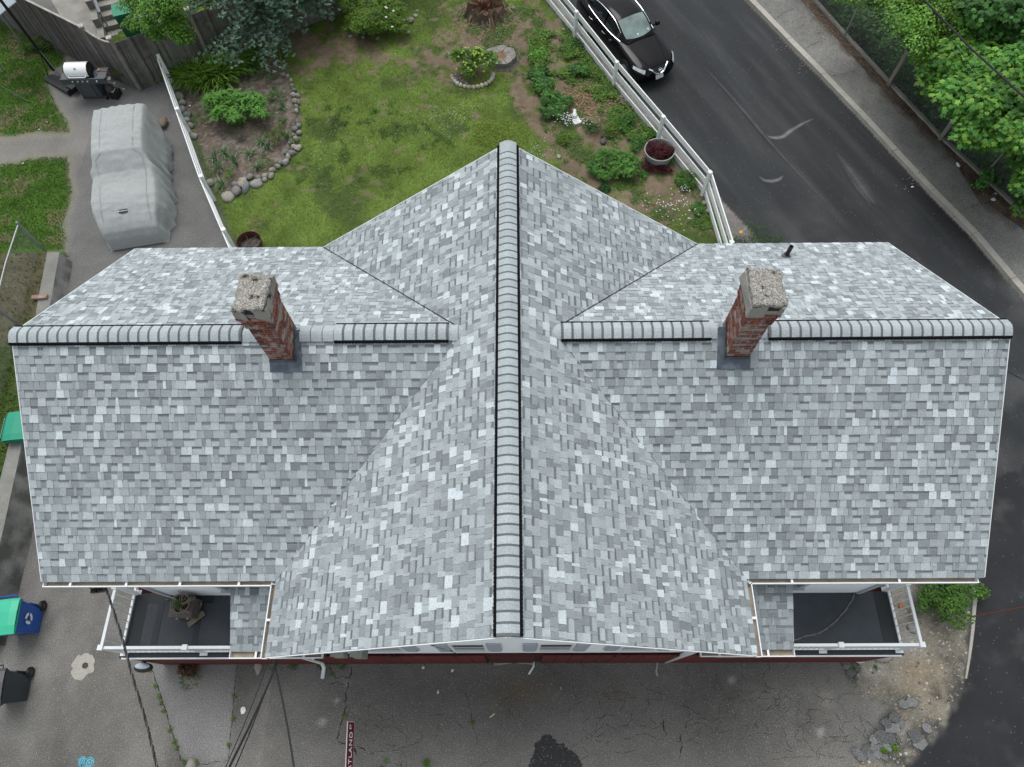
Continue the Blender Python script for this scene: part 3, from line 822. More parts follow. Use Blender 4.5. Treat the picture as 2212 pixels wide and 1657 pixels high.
# darker middle of the parking area, lighter left drive
dm = np.exp(-(((X + 0.6) / 3.6) ** 2 + ((Y + 5.4) / 1.1) ** 2)); col_ = col_ * (1 - 0.36 * dm * (.7 + .6 * n_mid))[:, None]
dm = np.exp(-(((X - 4.6) / 2.2) ** 2 + ((Y + 5.9) / .8) ** 2)); col_ = col_ * (1 - 0.16 * dm * (0.4 + 1.2 * n_mid))[:, None]
SLAB = P2([ZF(1215, 830), ZF(1480, 1600), ZF(1830, 1590), ZF(1905, 810)])
col_ = mixc(col_, C3((0.225, 0.22, 0.216)) * (0.85 + .3 * n_mid)[:, None], sm(sdist(X, Y, SLAB), .06) * .8)
br = np.exp(-(((X - .15) / .5) ** 2 + ((Y + 5.2) / .3) ** 2)) + .7 * np.exp(-(((X - 2.3) / .3) ** 2 + ((Y + 5.25) / .2) ** 2))
col_ = mixc(col_, C3((0.12, 0.085, 0.055)), np.clip(br * .55, 0, 1))
lt = [ZH(2060, 545), ZI(760, 1000), ZI(705, 1260), ZG(640, 970), ZG(770, 775), ZG(850, 630), ZF(1560, 960), ZF(1460, 880)]
for q, rr, cc in zip(lt, (.1, .25, .14, .12, .07, .12, .3, .15), ((.4, .4, .38), (.26, .25, .21), (.45, .45, .42), (.4, .4, .4), (.4, .4, .4), (.3, .29, .28), (.26, .23, .18), (.3, .25, .18))):
    d = np.hypot(X - q.x, (Y - q.y)) + w2 * .25
    col_ = mixc(col_, C3(cc), np.clip(1 - d / rr, 0, 1) ** .8 * .6)
# left drive beside the garden: smoother grey, dusty edges
dl = ((X < -8.5) & (Y > 0)); col_ = np.where(dl[:, None], C3((0.145, 0.142, 0.138)) * (0.8 + .45 * n_mid)[:, None], col_)
# left path is paler
pathm = sm(.9 - np.abs(Y - (ZA(0, 1330).y)), .6) * (X < -14)
col_ = mixc(col_, C3((0.20, 0.19, 0.17)) * (0.8 + .4 * n_mid)[:, None], pathm * .7)
edge = np.clip(1 - np.abs(sdist(X, Y, LEFT1)) / .35, 0, 1) + np.clip(1 - np.abs(sdist(X, Y, LEFT2)) / .3, 0, 1)
col_ = mixc(col_, C3((0.25, 0.22, 0.17)), np.clip(edge * (n_hi + .1), 0, .75))

soil = C3((0.175, 0.135, 0.095)) * (0.62 + .45 * n_mid + .35 * (n_hi - .3))[:, None]
green = C3((0.105, 0.155, 0.034)) * (0.6 + .9 * n_mid)[:, None]
green = mixc(green, C3((0.07, 0.10, 0.03)), np.clip((fbm(X, Y, .9, 3, 9) - .5) * 5, 0, 1))
def dirt_amount(x, y, nm, nh):
    # share of bare soil in the back lawn
    g1 = sdist(x, y, P2([ZC(380, 0), ZC(820, 0), ZC(1100, 280), ZC(1385, 645), ZC(1712, 1040), ZC(2040, 1440), ZC(2209, 1700), ZC(1500, 1640), ZC(1180, 1380), ZC(950, 1130), ZC(820, 880), ZC(700, 640), ZC(520, 520), ZC(250, 500), ZC(100, 350), ZC(200, 200)]))
    a = np.clip(g1 / .8 + .55, 0, 1) * .86
    tr = ldist(x, y, P2([ZC(690, 640), ZC(760, 800), ZC(880, 950), ZC(960, 1060), ZC(1060, 1220), ZC(1240, 1350)]))
    a = np.maximum(a, np.clip(1.25 - tr / .42, 0, 1))
    stump = np.hypot(x - ZC(450, 170).x, y - ZC(450, 170).y); a = np.maximum(a, np.clip(1.3 - stump / 1.9, 0, 1))
    sh = np.hypot((x - ZB(1150, 430).x) / 2.8, (y - ZB(1150, 430).y) / 1.5); a = np.maximum(a, np.clip(1.25 - sh, 0, .8))
    sh = np.hypot((x - ZB(2150, 550).x) / 2.0, (y - ZB(2150, 550).y) / 1.3); a = np.maximum(a, np.clip(1.2 - sh, 0, .72))
    sh = np.hypot((x - ZB(800, 1200).x) / .6, (y - ZB(860, 1100).y) / 2.0); a = np.maximum(a, np.clip(.95 - sh, 0, .55))
    return np.clip(a, 0, 1)
DA = dirt_amount(X, Y, n_mid, n_hi)
thr = fbm(X, Y, 2.2, 4, 12)
dm = np.clip((DA + (thr - .5) * 1.9 + (n_hi - .5) * 1.2 - .34) * 2.0, 0, 1)
lawn_c = mixc(green, soil, dm)
d_lawn = sdist(X, Y, LAWN); col_ = mixc(col_, lawn_c, sm(d_lawn + w2 * .3, .12))
d_bed = sdist(X, Y, BED)
mulch = mixc(C3((0.125, 0.100, 0.083)) * (.55 + .9 * n_hi)[:, None], C3((0.25, 0.22, 0.19)), np.clip((fbm(X, Y, 9, 2, 15) - .55) * 4, 0, .8))
col_ = mixc(col_, mulch, sm(d_bed, .05))
for poly in (LEFT1, LEFT2):
    gl = mixc(C3((0.055, 0.11, 0.018)) * (.6 + .9 * n_mid)[:, None], C3((0.16, 0.14, 0.08)), np.clip((thr - .56) * 5, 0, .8))
    far = np.clip((-12.9 - X) / .6, 0, 1) * np.clip((7.0 - Y) / 1.2, 0, 1) * (Y < 9)
    gl = mixc(gl, C3((0.15, 0.135, 0.085)) * (.6 + .8 * n_hi)[:, None], far * np.clip(.35 + (thr - .5) * 3, 0, .9))
    col_ = mixc(col_, gl, sm(sdist(X, Y, poly) + w2 * .35, .12))
d_gr = sdist(X, Y, GRAVEL)
grc = mixc(C3((0.225, 0.205, 0.165)) * (.55 + .8 * n_hi)[:, None], C3((0.33, 0.32, 0.29)), np.clip((n_mid - .5) * 3, 0, 1))
sand = np.exp(-(((X - ZI(1440, 830).x) / .6) ** 2 + ((Y - ZI(1440, 830).y) / .45) ** 2)); grc = mixc(grc, C3((0.31, 0.245, 0.165)), np.clip(sand, 0, 1) * .7)
blk = np.clip((fbm(X, Y, 2.4, 4, 31) - .53) * 9, 0, 1) * np.clip(1.2 - np.abs(d_gr) / .7, 0, 1); grc = mixc(grc, C3((0.045, 0.045, 0.046)), blk * .9)
edgeb = np.clip((fbm(X, Y, 3.2, 4, 37) - .47) * 8, 0, 1) * np.clip(1.15 - np.abs(sdist(X, Y, ROAD)) / .45, 0, 1) * (Y < -4.2); grc = mixc(grc, C3((0.05, 0.05, 0.05)), edgeb * .9)
tong = np.clip((fbm(X, Y, 1.5, 4, 38) - .5) * 8, 0, 1) * np.clip(1.1 - np.abs(d_gr) / .6, 0, 1) * (X < 8.6); grc = mixc(grc, C3((0.10, 0.098, 0.092)), tong * .8)
CHUNKS = [(1245, 1150, 30), (1235, 1225, 34), (1160, 1290, 38), (1225, 1300, 28), (1290, 1190, 22), (1105, 1375, 26), (1150, 1370, 18), (1045, 1400, 24), (1010, 1440, 22), (1080, 1440, 20), (1180, 1440, 20), (1490, 1220, 24), (1440, 1330, 34), (1400, 1280, 36), (1380, 1035, 28), (1320, 1050, 24),
          (940, 740, 22), (905, 770, 20), (960, 780, 20), (880, 730, 20), (930, 815, 22), (1130, 1420, 22), (1200, 1370, 20), (970, 1400, 22), (1100, 1310, 24), (1190, 1190, 26)]

col_ = mixc(col_, grc, sm(d_gr + w1 * .35, .15))
for (x_, y_, r_) in CHUNKS:
    q = ZI(x_, y_); d = np.hypot(X - q.x, Y - q.y) + w2 * .25; col_ = mixc(col_, C3((0.04, 0.04, 0.04)), np.clip(1.25 - d / (r_ / 150), 0, 1) * .75)
# street
d_rd = sdist(X, Y, ROAD); d_rd = d_rd + ((X > 6) & (Y < -4)) * (w2 * .45 + (n_hi - .5) * .12)
al = X * kd.x + Y * kd.y; ac = X * kd.y - Y * kd.x
strk = fbm(ac * 1.0, al * .12, 2.6, 4, 21); strk2 = fbm(ac, al * .35, .8, 3, 22)
rdc = C3((0.027, 0.029, 0.031)) * (0.55 + .75 * strk + .35 * strk2)[:, None]
dust = np.clip((fbm(X, Y, .75, 5, 23) - .47) * 3.2, 0, 1) * np.clip((9.5 - Y) / 4, 0, 1) * np.clip((Y + .5) / 2, 0, 1)
rdc = mixc(rdc, C3((0.10, 0.102, 0.103)), dust * .75)
rdc = mixc(rdc, C3((0.055, 0.056, 0.057)), np.clip(strk * 2 - 1.05, 0, 1))
q0, q1 = ZM(770, 1035), ZM(988, 930); sidel = (q1.x - q0.x) * (Y - q0.y) - (q1.y - q0.y) * (X - q0.x)
new = (sidel < 0) & (X > 6)
rdc = np.where(new[:, None], C3((0.024, 0.0255, 0.028)) * (.75 + .5 * n_mid)[:, None], rdc)
dus2 = np.clip((fbm(X, Y, 1.4, 4, 26) - .6) * 5, 0, 1) * new; rdc = mixc(rdc, C3((0.075, 0.075, 0.075)), dus2 * .6)
col_ = mixc(col_, rdc, sm(d_rd + w2 * .06, .06))
verge = np.clip(1 - np.abs(d_rd) / .3, 0, 1) * (d_rd < .02) * (Y > 2)
col_ = mixc(col_, C3((0.19, 0.175, 0.16)) * (.5 + 1.0 * n_hi)[:, None], np.clip(verge * 1.6, 0, .9))
# woods floor
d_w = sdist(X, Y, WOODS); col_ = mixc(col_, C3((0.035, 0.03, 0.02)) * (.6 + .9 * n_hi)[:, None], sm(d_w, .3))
col_ = np.clip(col_, 0.008, 0.6)

Z = np.zeros_like(X)
rough_ = np.clip(sm(d_lawn, .3) + sm(d_bed, .3), 0, 1)
Z += rough_ * ((n_mid - .5) * .10 + (n_hi - .5) * .03) + (n_lo - .5) * .0
Z += sm(d_gr, .3) * (n_hi - .5) * .04
Z -= np.clip(sm(d_w, 1.5), 0, 1) * .5 * (d_w > 0)
trn = ldist(X, Y, P2([ZC(690, 640), ZC(740, 780), ZC(800, 860)])); Z -= .08 * np.exp(-(trn / .1) ** 2)
cls = np.zeros(len(X), int)                        # 0 drive, 1 lawn, 2 bed, 3 left lawn, 4 gravel, 5 street, 6 woods
cls[d_lawn > 0] = 1; cls[d_bed > 0] = 2
for poly in (LEFT1, LEFT2): cls[sdist(X, Y, poly) + w2 * .35 > 0] = 3
cls[(d_gr + w1 * .35 > 0)] = 4; cls[d_rd > 0] = 5; cls[d_w > 0] = 6

def ground_extra(m, n, l, b, g, nt, mt):
    pass
def flecks(scale, lo, hi, colr, amt):
    def fx(m, n, l, b, g, nt, mt):
        src = b.inputs['Base Color'].links[0].from_socket
        v = n.new('ShaderNodeTexVoronoi'); v.inputs['Scale'].default_value = scale
        l.new(g.outputs['Position'], v.inputs['Vector'])
        sp = n.new('ShaderNodeSeparateColor'); l.new(v.outputs['Color'], sp.inputs[0])
        mr = n.new('ShaderNodeMapRange'); mr.inputs[1].default_value = lo; mr.inputs[2].default_value = hi; mr.inputs[4].default_value = amt
        l.new(sp.outputs[0], mr.inputs[0])
        d_ = n.new('ShaderNodeMath'); d_.operation = 'LESS_THAN'; d_.inputs[1].default_value = .32; l.new(v.outputs['Distance'], d_.inputs[0])
        k = mt('MULTIPLY', mr.outputs[0], d_.outputs[0])
        mx = n.new('ShaderNodeMix'); mx.data_type = 'RGBA'
        l.new(k, mx.inputs['Factor']); l.new(src, mx.inputs[6]); mx.inputs[7].default_value = (*colr, 1)
        l.new(mx.outputs[2], b.inputs['Base Color'])
    return fx
M['old_asphalt'] = new_mat('old_asphalt', (1, 1, 1), rough=.95, var=.05, vs=3, fine=.42, fs=38, bump=.5, bs=50, spec=.2, attr='tone', extra=flecks(30, .80, .9, (.33, .32, .30), .6))
M['grass_ground'] = new_mat('lawn_soil', (1, 1, 1), rough=1, var=.14, vs=7, fine=.30, fs=45, bump=.8, bs=30, spec=.1, attr='tone')
M['mulch'] = new_mat('bark_mulch', (1, 1, 1), rough=1, var=.2, vs=20, fine=.42, fs=50, bump=1, bs=40, spec=.1, attr='tone', extra=flecks(28, .72, .8, (.30, .25, .21), .7))
M['gravel'] = new_mat('gravelly_soil', (1, 1, 1), rough=1, var=.15, vs=12, fine=.32, fs=40, bump=.9, bs=35, spec=.1, attr='tone', extra=flecks(30, .70, .8, (.42, .40, .36), .6))
M['street'] = new_mat('street_asphalt', (1, 1, 1), rough=.85, var=.05, vs=2, fine=.22, fs=70, bump=.3, bs=80, spec=.25, attr='tone', extra=flecks(25, .965, .98, (.22, .22, .21), .5))
names = ['driveway', 'back_lawn', 'flower_bed', 'side_lawn', 'gravel_corner', 'street', 'woodland_floor']
gm = [M['old_asphalt'], M['grass_ground'], M['mulch'], M['grass_ground'], M['gravel'], M['street'], M['mulch']]
idx = np.arange(nx * ny).reshape(nx, ny)
F4 = np.stack([idx[:-1, :-1], idx[1:, :-1], idx[1:, 1:], idx[:-1, 1:]], -1).reshape(-1, 4)
fc = cls[F4].max(axis=1)
XYZ = np.stack([X, Y, Z], 1)
# nothing of the sheet is needed under the middle of the house
cxm, cym = X[F4[:, 0]], Y[F4[:, 0]]
keep = ~((np.abs(cxm) < 7.0) & (cym < 2.6) & (cym > -3.6))
for k, (nm, mt_) in enumerate(zip(names, gm)):
    f = F4[(fc == k) & keep]
    used, inv = np.unique(f, return_inverse=True)
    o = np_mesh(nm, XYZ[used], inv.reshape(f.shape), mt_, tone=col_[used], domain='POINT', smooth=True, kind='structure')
MB().box((0, 4, -.75), (300, 300, .1)).build('ground', M['concrete'], kind='structure')

def sample_grid(arr, x, y):
    i = np.clip(((x - gx0) / gs).astype(int), 0, nx - 1); j = np.clip(((y - gy0) / gs).astype(int), 0, ny - 1)
    return arr.reshape(nx, ny)[i, j]
def gz_at(x, y): return float(sample_grid(Z, np.array([x]), np.array([y]))[0])

# kerb stones, pavement, leaf litter
def offs(line, d):
    out = []
    for i, p in enumerate(line):
        a = Vector(line[max(i - 1, 0)]); b = Vector(line[min(i + 1, len(line) - 1)]); t = (b - a).normalized()
        out.append((p[0] - t.y * d, p[1] + t.x * d))
    return out
kside = 1 if (Vector(offs(kerb, .5)[4]) - Vector(kerb[4])).x > 0 else -1
M['kerb'] = new_mat('granite_kerb', (0.37, 0.35, 0.31), rough=.9, var=.12, vs=3, fine=.22, fs=50, bump=.5, bs=50)
kb = empty('kerb', (*kerb[5], 0), kind='structure')
kout = offs(kerb, kside * .20)
for i in range(len(kerb) - 1):
    a, b = Vector(kerb[i]), Vector(kerb[i + 1]); c, d_ = Vector(kout[i]), Vector(kout[i + 1])
    npc = max(1, round((b - a).length / 2.1))
    for j in range(npc):
        t0, t1 = j / npc + .004, (j + 1) / npc - .004
        MB().prism([a.lerp(b, t0), a.lerp(b, t1), c.lerp(d_, t1), c.lerp(d_, t0)], -.1, .13 + random.uniform(-.006, .006)).build('kerb_stone', M['kerb'], kb)
def strip(name, la, lb, z, mat_, tonef, zf=None, n_across=14, step=.09, **kw):
    """painted sheet between two lines"""
    def resample(l_, n):
        l_ = np.array(l_); s_ = np.r_[0, np.cumsum(np.hypot(*np.diff(l_, axis=0).T))]
        t = np.linspace(0, s_[-1], n); return np.stack([np.interp(t, s_, l_[:, 0]), np.interp(t, s_, l_[:, 1])], 1)
    n = int(25 / step); a = resample(la, n); b = resample(lb, n)
    t = np.linspace(0, 1, n_across)[None, :, None]
    P = a[:, None, :] * (1 - t) + b[:, None, :] * t
    P = P.reshape(-1, 2); ii = np.arange(n * n_across).reshape(n, n_across)
    f = np.stack([ii[:-1, :-1], ii[1:, :-1], ii[1:, 1:], ii[:-1, 1:]], -1).reshape(-1, 4)
    zv = np.full(len(P), z) if zf is None else z + zf(P[:, 0], P[:, 1])
    return np_mesh(name, np.c_[P, zv], f, mat_, tone=tonef(P[:, 0], P[:, 1], np.tile(t.ravel(), n)), domain='POINT', smooth=True, **kw)
def walk_tone(x, y, t):
    c = C3((0.185, 0.183, 0.172)) * (.7 + .5 * fbm(x, y, .7, 4, 41) + .3 * (fbm(x, y, 4, 3, 42) - .5))[:, None]
    c = mixc(c, C3((0.20, 0.19, 0.16)), np.clip((.14 - t) * 5, 0, 1) * .6)
    return mixc(c, C3((0.075, 0.055, 0.04)), np.clip((t - .82) * 5 + (fbm(x, y, 3, 3, 43) - .5) * 2, 0, 1) * .8)
strip('pavement', offs(kerb, kside * .202), litter_in, .118, M['old_asphalt'], walk_tone, n_across=20, kind='structure')
strip('leaf_litter', litter_in, fline, .125, M['mulch'], lambda x, y, t: C3((0.085, 0.064, 0.05)) * (.4 + 1.1 * fbm(x, y, 8, 3, 44))[:, None],
      zf=lambda x, y: (fbm(x, y, 6, 3, 45) - .45) * .05, kind='structure')
fo = offs(fline, kside * .11); kbx = MB()
for i in range(len(fline) - 1):
    MB().prism([fline[i], fline[i + 1], fo[i + 1], fo[i]], -.6, .2).build('fence_footing', M['concrete'], kind='structure')

# grass blades, dense where the sheet is green
def blades(name, x, y, size, tone, mat_, lean=.6, z0=None, **kw):
    n = len(x); a = rng.random(n) * 2 * np.pi; w = size * .16
    dx, dy = np.cos(a), np.sin(a); lx = (rng.random(n) - .5) * 2 * lean * size; ly = (rng.random(n) - .5) * 2 * lean * size
    z = (sample_grid(Z, x, y) if z0 is None else z0)
    v = np.empty((n, 3, 3))
    v[:, 0] = np.c_[x - dx * w, y - dy * w, z - .005]; v[:, 1] = np.c_[x + dx * w, y + dy * w, z - .005]; v[:, 2] = np.c_[x + lx, y + ly, z + size * (.6 + .4 * rng.random(n))]
    return np_mesh(name, v.reshape(-1, 3), np.arange(3 * n).reshape(n, 3), mat_, tone=tone, **kw)
def leaf_mat(name, base, trans=.25, rough=.6):
    m = new_mat(name, base, rough=rough, var=.10, vs=2.5, fine=0, bump=0, spec=.3, attr='tone')
    n = m.node_tree.nodes; l = m.node_tree.links; b = n['Principled BSDF']
    t = n.new('ShaderNodeBsdfTranslucent'); mx = n.new('ShaderNodeMixShader'); mx.inputs[0].default_value = trans
    src = b.inputs['Base Color'].links[0].from_socket; l.new(src, t.inputs['Color'])
    out = [q for q in n if q.type == 'OUTPUT_MATERIAL'][0]
    l.new(b.outputs[0], mx.inputs[1]); l.new(t.outputs[0], mx.inputs[2]); l.new(mx.outputs[0], out.inputs['Surface'])
    return m
M['leaf'] = leaf_mat('green_leaf', (1, 1, 1))
def scatter(polys, n, dens):
    xs, ys = [], []
    allp = np.array([p for poly in polys for p in poly])
    x0, y0 = np.maximum(allp.min(0), [gx0, gy0]); x1, y1 = np.minimum(allp.max(0), [gx1, 19.5])
    x = x0 + rng.random(n) * (x1 - x0); y = y0 + rng.random(n) * (y1 - y0)
    ok = np.zeros(n, bool)
    for poly in polys: ok |= sdist(x, y, poly) > -.05
    ok &= ~((np.abs(x) < 8) & (y < 3.2))
    x, y = x[ok], y[ok]; k = rng.random(len(x)) < dens(x, y); return x[k], y[k]
def lawn_density(x, y):
    g = 1 - sample_grid(dm_l, x, y); return np.clip(g * 1.05 + .05, 0, 1) * (sdist(x, y, BED) < -.02)
dm_l = dm
x, y = scatter([LAWN], 420000, lawn_density)
gt = np.array([[0.13, 0.215, 0.036]]) * (.55 + .9 * rng.random((len(x), 1))) * np.array([[1, 1, 1]])
yel = fbm(x, y, .8, 3, 51)[:, None]; gt = np.where(yel > .52, gt * [[1.15, 1.0, .8]], gt * [[.75, .9, 1.2]])
clov = np.exp(-(((x - ZC(200, 880).x) / 1.0) ** 2 + ((y - ZC(200, 880).y) / .8) ** 2)) + np.exp(-(((x - ZC(830, 1120).x) / .6) ** 2 + ((y - ZC(830, 1120).y) / .5) ** 2))
gt = np.where((clov > rng.random(len(x)))[:, None], np.array([[0.035, 0.10, 0.028]]) * (.7 + .7 * rng.random((len(x), 1))), gt)
blades('grass', x, y, .045, gt, M['leaf'], kind='stuff', label='short patchy grass of the back lawn, worn to soil in places')
x, y = scatter([LEFT1, LEFT2], 170000, lambda x, y: np.clip(.95 - .7 * (np.clip((-12.7 - x) / .6, 0, 1) * (y < 7.2)), 0, 1) * (sample_grid(cls, x, y) == 3))
gt = np.array([[0.065, 0.125, 0.026]]) * (.55 + .9 * rng.random((len(x), 1)))
blades('grass', x, y, .06, gt, M['leaf'], kind='stuff', label='longer green grass of the side lawns left of the driveway')
# clover heads and small white petals
def specks(name, x, y, s_, tone, mat_, z=.05, **kw):
    n = len(x); a = rng.random(n) * 6.28; zz_ = sample_grid(Z, x, y) + z * (.5 + rng.random(n))
    q = [np.c_[x + np.cos(a + k * 1.5708) * s_, y + np.sin(a + k * 1.5708) * s_, zz_ + (.3 * s_ if k % 2 else 0)] for k in range(4)]
    return np_mesh(name, np.stack(q, 1).reshape(-1, 3), np.arange(4 * n).reshape(n, 4), mat_, tone=tone, **kw)
M['petal'] = leaf_mat('white_petal', (1, 1, 1), .15)
cx = []; cy = []
for q, r_, n in ((ZC(200, 880), .9, 150), (ZC(830, 1120), .45, 60), (ZB(1200, 1300), 1.8, 90)):
    cx.append(q.x + rng.normal(0, r_ * .6, n)); cy.append(q.y + rng.normal(0, r_ * .5, n))
cx = np.concatenate(cx); cy = np.concatenate(cy)
specks('clover_flowers', cx, cy, .012, np.full((len(cx), 3), .55), M['petal'], kind='stuff', label='tiny white clover heads dotted over the lawn')

# ==================================================================== things on the ground
def pol_rot(a): return Matrix.Rotation(a, 3, 'Z')
M['fencewhite'] = new_mat('worn_white_fence_paint', (0.72, 0.74, 0.74), rough=.7, var=.06, vs=6, fine=.10, fs=40, bump=.2)
M['greywood'] = new_mat('silvered_fence_wood', (1, 1, 1), rough=.95, var=.25, vs=5, fine=.2, fs=45, bump=.5, bs=40, attr='tone')
M['galv'] = new_mat('galvanised_steel', (0.30, 0.32, 0.33), rough=.45, var=.1, fine=.05, bump=0, metal=.5)
M['bark'] = new_mat('bark', (0.10, 0.075, 0.055), rough=1, var=.3, vs=8, fine=.25, bump=1, bs=25)
M['stone'] = new_mat('field_stone', (1, 1, 1), rough=.9, var=.15, vs=8, fine=.14, fs=50, bump=.4, bs=25, attr='tone')
M['plain'] = new_mat('painted_surface', (1, 1, 1), rough=.55, var=.05, vs=4, fine=.03, bump=0, attr='tone')
M['plastic'] = new_mat('bin_plastic', (1, 1, 1), rough=.42, var=.06, vs=3, fine=.03, bump=.05, bs=20, attr='tone')
M['metalrust'] = new_mat('rusty_steel', (0.085, 0.034, 0.02), rough=.9, var=.3, vs=12, fine=.2, bump=.4)

# ---- low white post and rail fences
def rail_fence(name, pts, h, label, rails, side=1, group=None):
    root = empty(name, (*pts[0], 0), label, 'fence', group)
    for i, p in enumerate(pts):
        z0 = gz_at(*p) - .05
        pm = MB(); pm.box((p[0], p[1], z0 + (h + .08) / 2), (.10, .10, h + .08), rz=.5); pm.box((p[0], p[1], h + .045), (.115, .115, .02), rz=.5)
        pm.build('post', M['fencewhite'], root)
    for a, b in zip(pts[:-1], pts[1:]):
        a = Vector((*a, 0)); b = Vector((*b, 0)); d = (b - a).normalized(); nrm = Vector((-d.y, d.x, 0)) * .06 * side
        for zr, hh in rails:
            j = random.uniform(-.012, .012)
            MB().bar(a + nrm + Vector((0, 0, zr + j)) + d * .01, b + nrm + Vector((0, 0, zr - j)) - d * .01, .035, hh, up=(0, 0, 1)).build('rail', M['fencewhite'], root)
    return root
last = V2(gp(1589, 536))
south = Vector(last) + (Vector(last) - Vector(fence_r[0])).normalized() * 0.0
fr = [tuple(Vector(p)) for p in fence_r[::-1]]
ext = Vector(gp(1566, 590)).to_2d()
fr2 = fr + [tuple(Vector(fr[-1]) + (ext - Vector(fr[-1])).normalized() * 2.6)]
rail_fence('rail_fence', fr2, 1.0, 'white three-rail fence running beside the black street', ((.12, .19), (.52, .19), (.90, .19)))
fl_n = [tuple(p) for p in fence_l]
rail_fence('rail_fence', fl_n + [tuple(Vector(fl_n[-1]) + (Vector(fl_n[-1]) - Vector(fl_n[-2])).normalized() * 1.6)], 1.06,
           'narrow white rail fence between the covered vehicle and the flower bed', ((.22, .12), (.60, .12), (.98, .12)), side=-1)
# a loose flat board screwed diagonally, as on the left fence's last post
# ---- tall grey stockade fence
def stockade(pa, pb, ha, hb, parent, seed, scallop=0.0):
    rnd = random.Random(seed); a = Vector((*pa, 0)); b = Vector((*pb, 0)); d = (b - a); Lf = d.length; d.normalize()
    x = 0; nrm = Vector((-d.y, d.x, 0))
    while x < Lf - .03:
        w = min(rnd.uniform(.085, .105), Lf - x); t = (x + w / 2) / Lf
        h = ha + (hb - ha) * t - scallop * math.sin(math.pi * t) + rnd.uniform(-.012, .012)
        c = a + d * (x + w / 2) + nrm * rnd.uniform(-.006, .006); g_ = rnd.uniform(.7, 1.3)
        tn = (.125 * g_, .118 * g_, .112 * g_) if rnd.random() < .8 else (.075 * g_, .068 * g_, .06 * g_)
        an = math.atan2(d.y, d.x)
        MB().box((c.x, c.y, h / 2 - .1), (w - .006, .022, h + .2), rz=an + rnd.uniform(-.03, .03), tone=tn).build('fence_board', M['greywood'], parent)
        x += w
    for zf_ in (.35, 1.0, 1.6):
        MB().bar(a + nrm * .05 + Vector((0, 0, zf_)), b + nrm * .05 + Vector((0, 0, zf_)), .05, .08, tone=.13).build('back_rail', M['greywood'], parent)
wf = empty('stockade_fence', (*V2(ZA(1010, 700)), 0), 'tall weathered grey board fence behind the grill and lilies', 'fence')
pp1, pp2 = V2(ZA(1010, 700)), V2(ZA(1240, 800))
pw0 = tuple(Vector(pp1) + (V2(ZA(580, 485)) and (Vector(V2(ZA(560, 470))) - Vector(pp1)).normalized() * 7.5))
pe1 = V2(ZB(1000, 207)); dE = (Vector(pe1) - Vector(pp2)).normalized(); pe2 = tuple(Vector(pp2) + dE * 12)
stockade(pw0, pp1, 2.0, 2.0, wf, 1); stockade(pp1, pp2, 1.95, 1.85, wf, 2, .12); stockade(pp2, pe2, 1.85, 1.85, wf, 3)
for a, b, h in ((pw0, pp1, 2.03),):
    MB().bar((*a, h), (*b, h), .07, .03, tone=(.36, .34, .31)).build('cap_rail', M['greywood'], wf)
n_ = 8; A_, B_ = Vector(pp1), Vector(pp2)
cvt = MB(); cvt.tube([(*A_.lerp(B_, i / n_), 1.99 - .13 * math.sin(math.pi * i / n_) - .09 * i / n_) for i in range(n_ + 1)], .028, 5, tone=(.42, .38, .34)); cvt.build('cap_rail', M['greywood'], wf)
for p in (pp1, pp2, pw0, tuple(Vector(pp2) + dE * 2.6), tuple(Vector(pp2) + dE * 5.2), tuple(Vector(pp2) + dE * 7.8)):
    ps = MB(); ps.box((*p, 1.0), (.11, .11, 2.1), rz=.4, tone=(.2, .19, .17)); ps.box((*p, 2.08), (.16, .16, .05), rz=.4, tone=(.4, .37, .32)); ps.build('post', M['greywood'], wf)

# ---- concrete stair behind the fence
st = empty('concrete_steps', (*V2(ZA(1000, 250)), 0), 'flight of pale concrete steps rising behind the grey board fence', 'steps')
s0 = ZA(960, 380); run = Vector((-.36, .93, 0)).normalized(); wid = Vector((.93, .36, 0)).normalized()
for i in range(9):
    z_ = .17 * (i + 1) - .35
    c = Vector((s0.x, s0.y, 0)) + run * (.33 * i) + wid * 1.0
    m_ = MB(); ang = math.atan2(wid.y, wid.x)
    m_.box((c.x + run.x * 1.2, c.y + run.y * 1.2, z_ / 2 - .2), (2.0, 2.4, z_ + .4), rz=ang)
    m_.build('step', M['concrete'], st)
ck = MB()
c0 = Vector((s0.x, s0.y, 0)) - wid * .12
for i in range(5):
    q = c0 + run * (.6 * i + .3)
    ck.box((q.x, q.y, .16 * i), (.22, .62, .5 + .3 * i), rz=math.atan2(wid.y, wid.x))
ck.build('cheek_wall', M['concrete'], st)
q0 = c0 + wid * .25 + run * .7 + Vector((0, 0, .7)); q1 = q0 + run * 2.6 + Vector((0, 0, 1.35))
hr = MB(); hr.bar(q0, q1, .1, .04, tone=(.22, .25, .27)); hr.bar(q0 - Vector((0, 0, .6)), q0, .04, .04, up=(1, 0, 0), tone=(.22, .25, .27)); hr.bar(q1 - Vector((0, 0, .9)), q1, .04, .04, up=(1, 0, 0), tone=(.22, .25, .27))
hr.build('handrail', M['plain'], st)
pad = MB(); pad.prism(P2([ZA(300, -250), ZA(760, -150), ZA(960, 380), ZA(700, 420)]), -.02, .03); pad.build('landing_slab', M['concrete'], st)

# green recycling crate behind the fence
bp_ = ZA(1185, 420)
gb = empty('recycling_bin', (bp_.x, bp_.y + .5, 0), 'green plastic bin half hidden behind the grey board fence', 'bin')
gbm = MB(); gbm.box((bp_.x, bp_.y + .5, .55), (.5, .55, 1.1), rz=.35, tone=(.01, .16, .09), taper=1.15); gbm.build('tub', M['plastic'], gb)
gbm = MB(); gbm.box((bp_.x, bp_.y + .5, 1.13), (.62, .68, .07), rz=.35, tone=(.012, .20, .11)); gbm.build('lid', M['plastic'], gb)

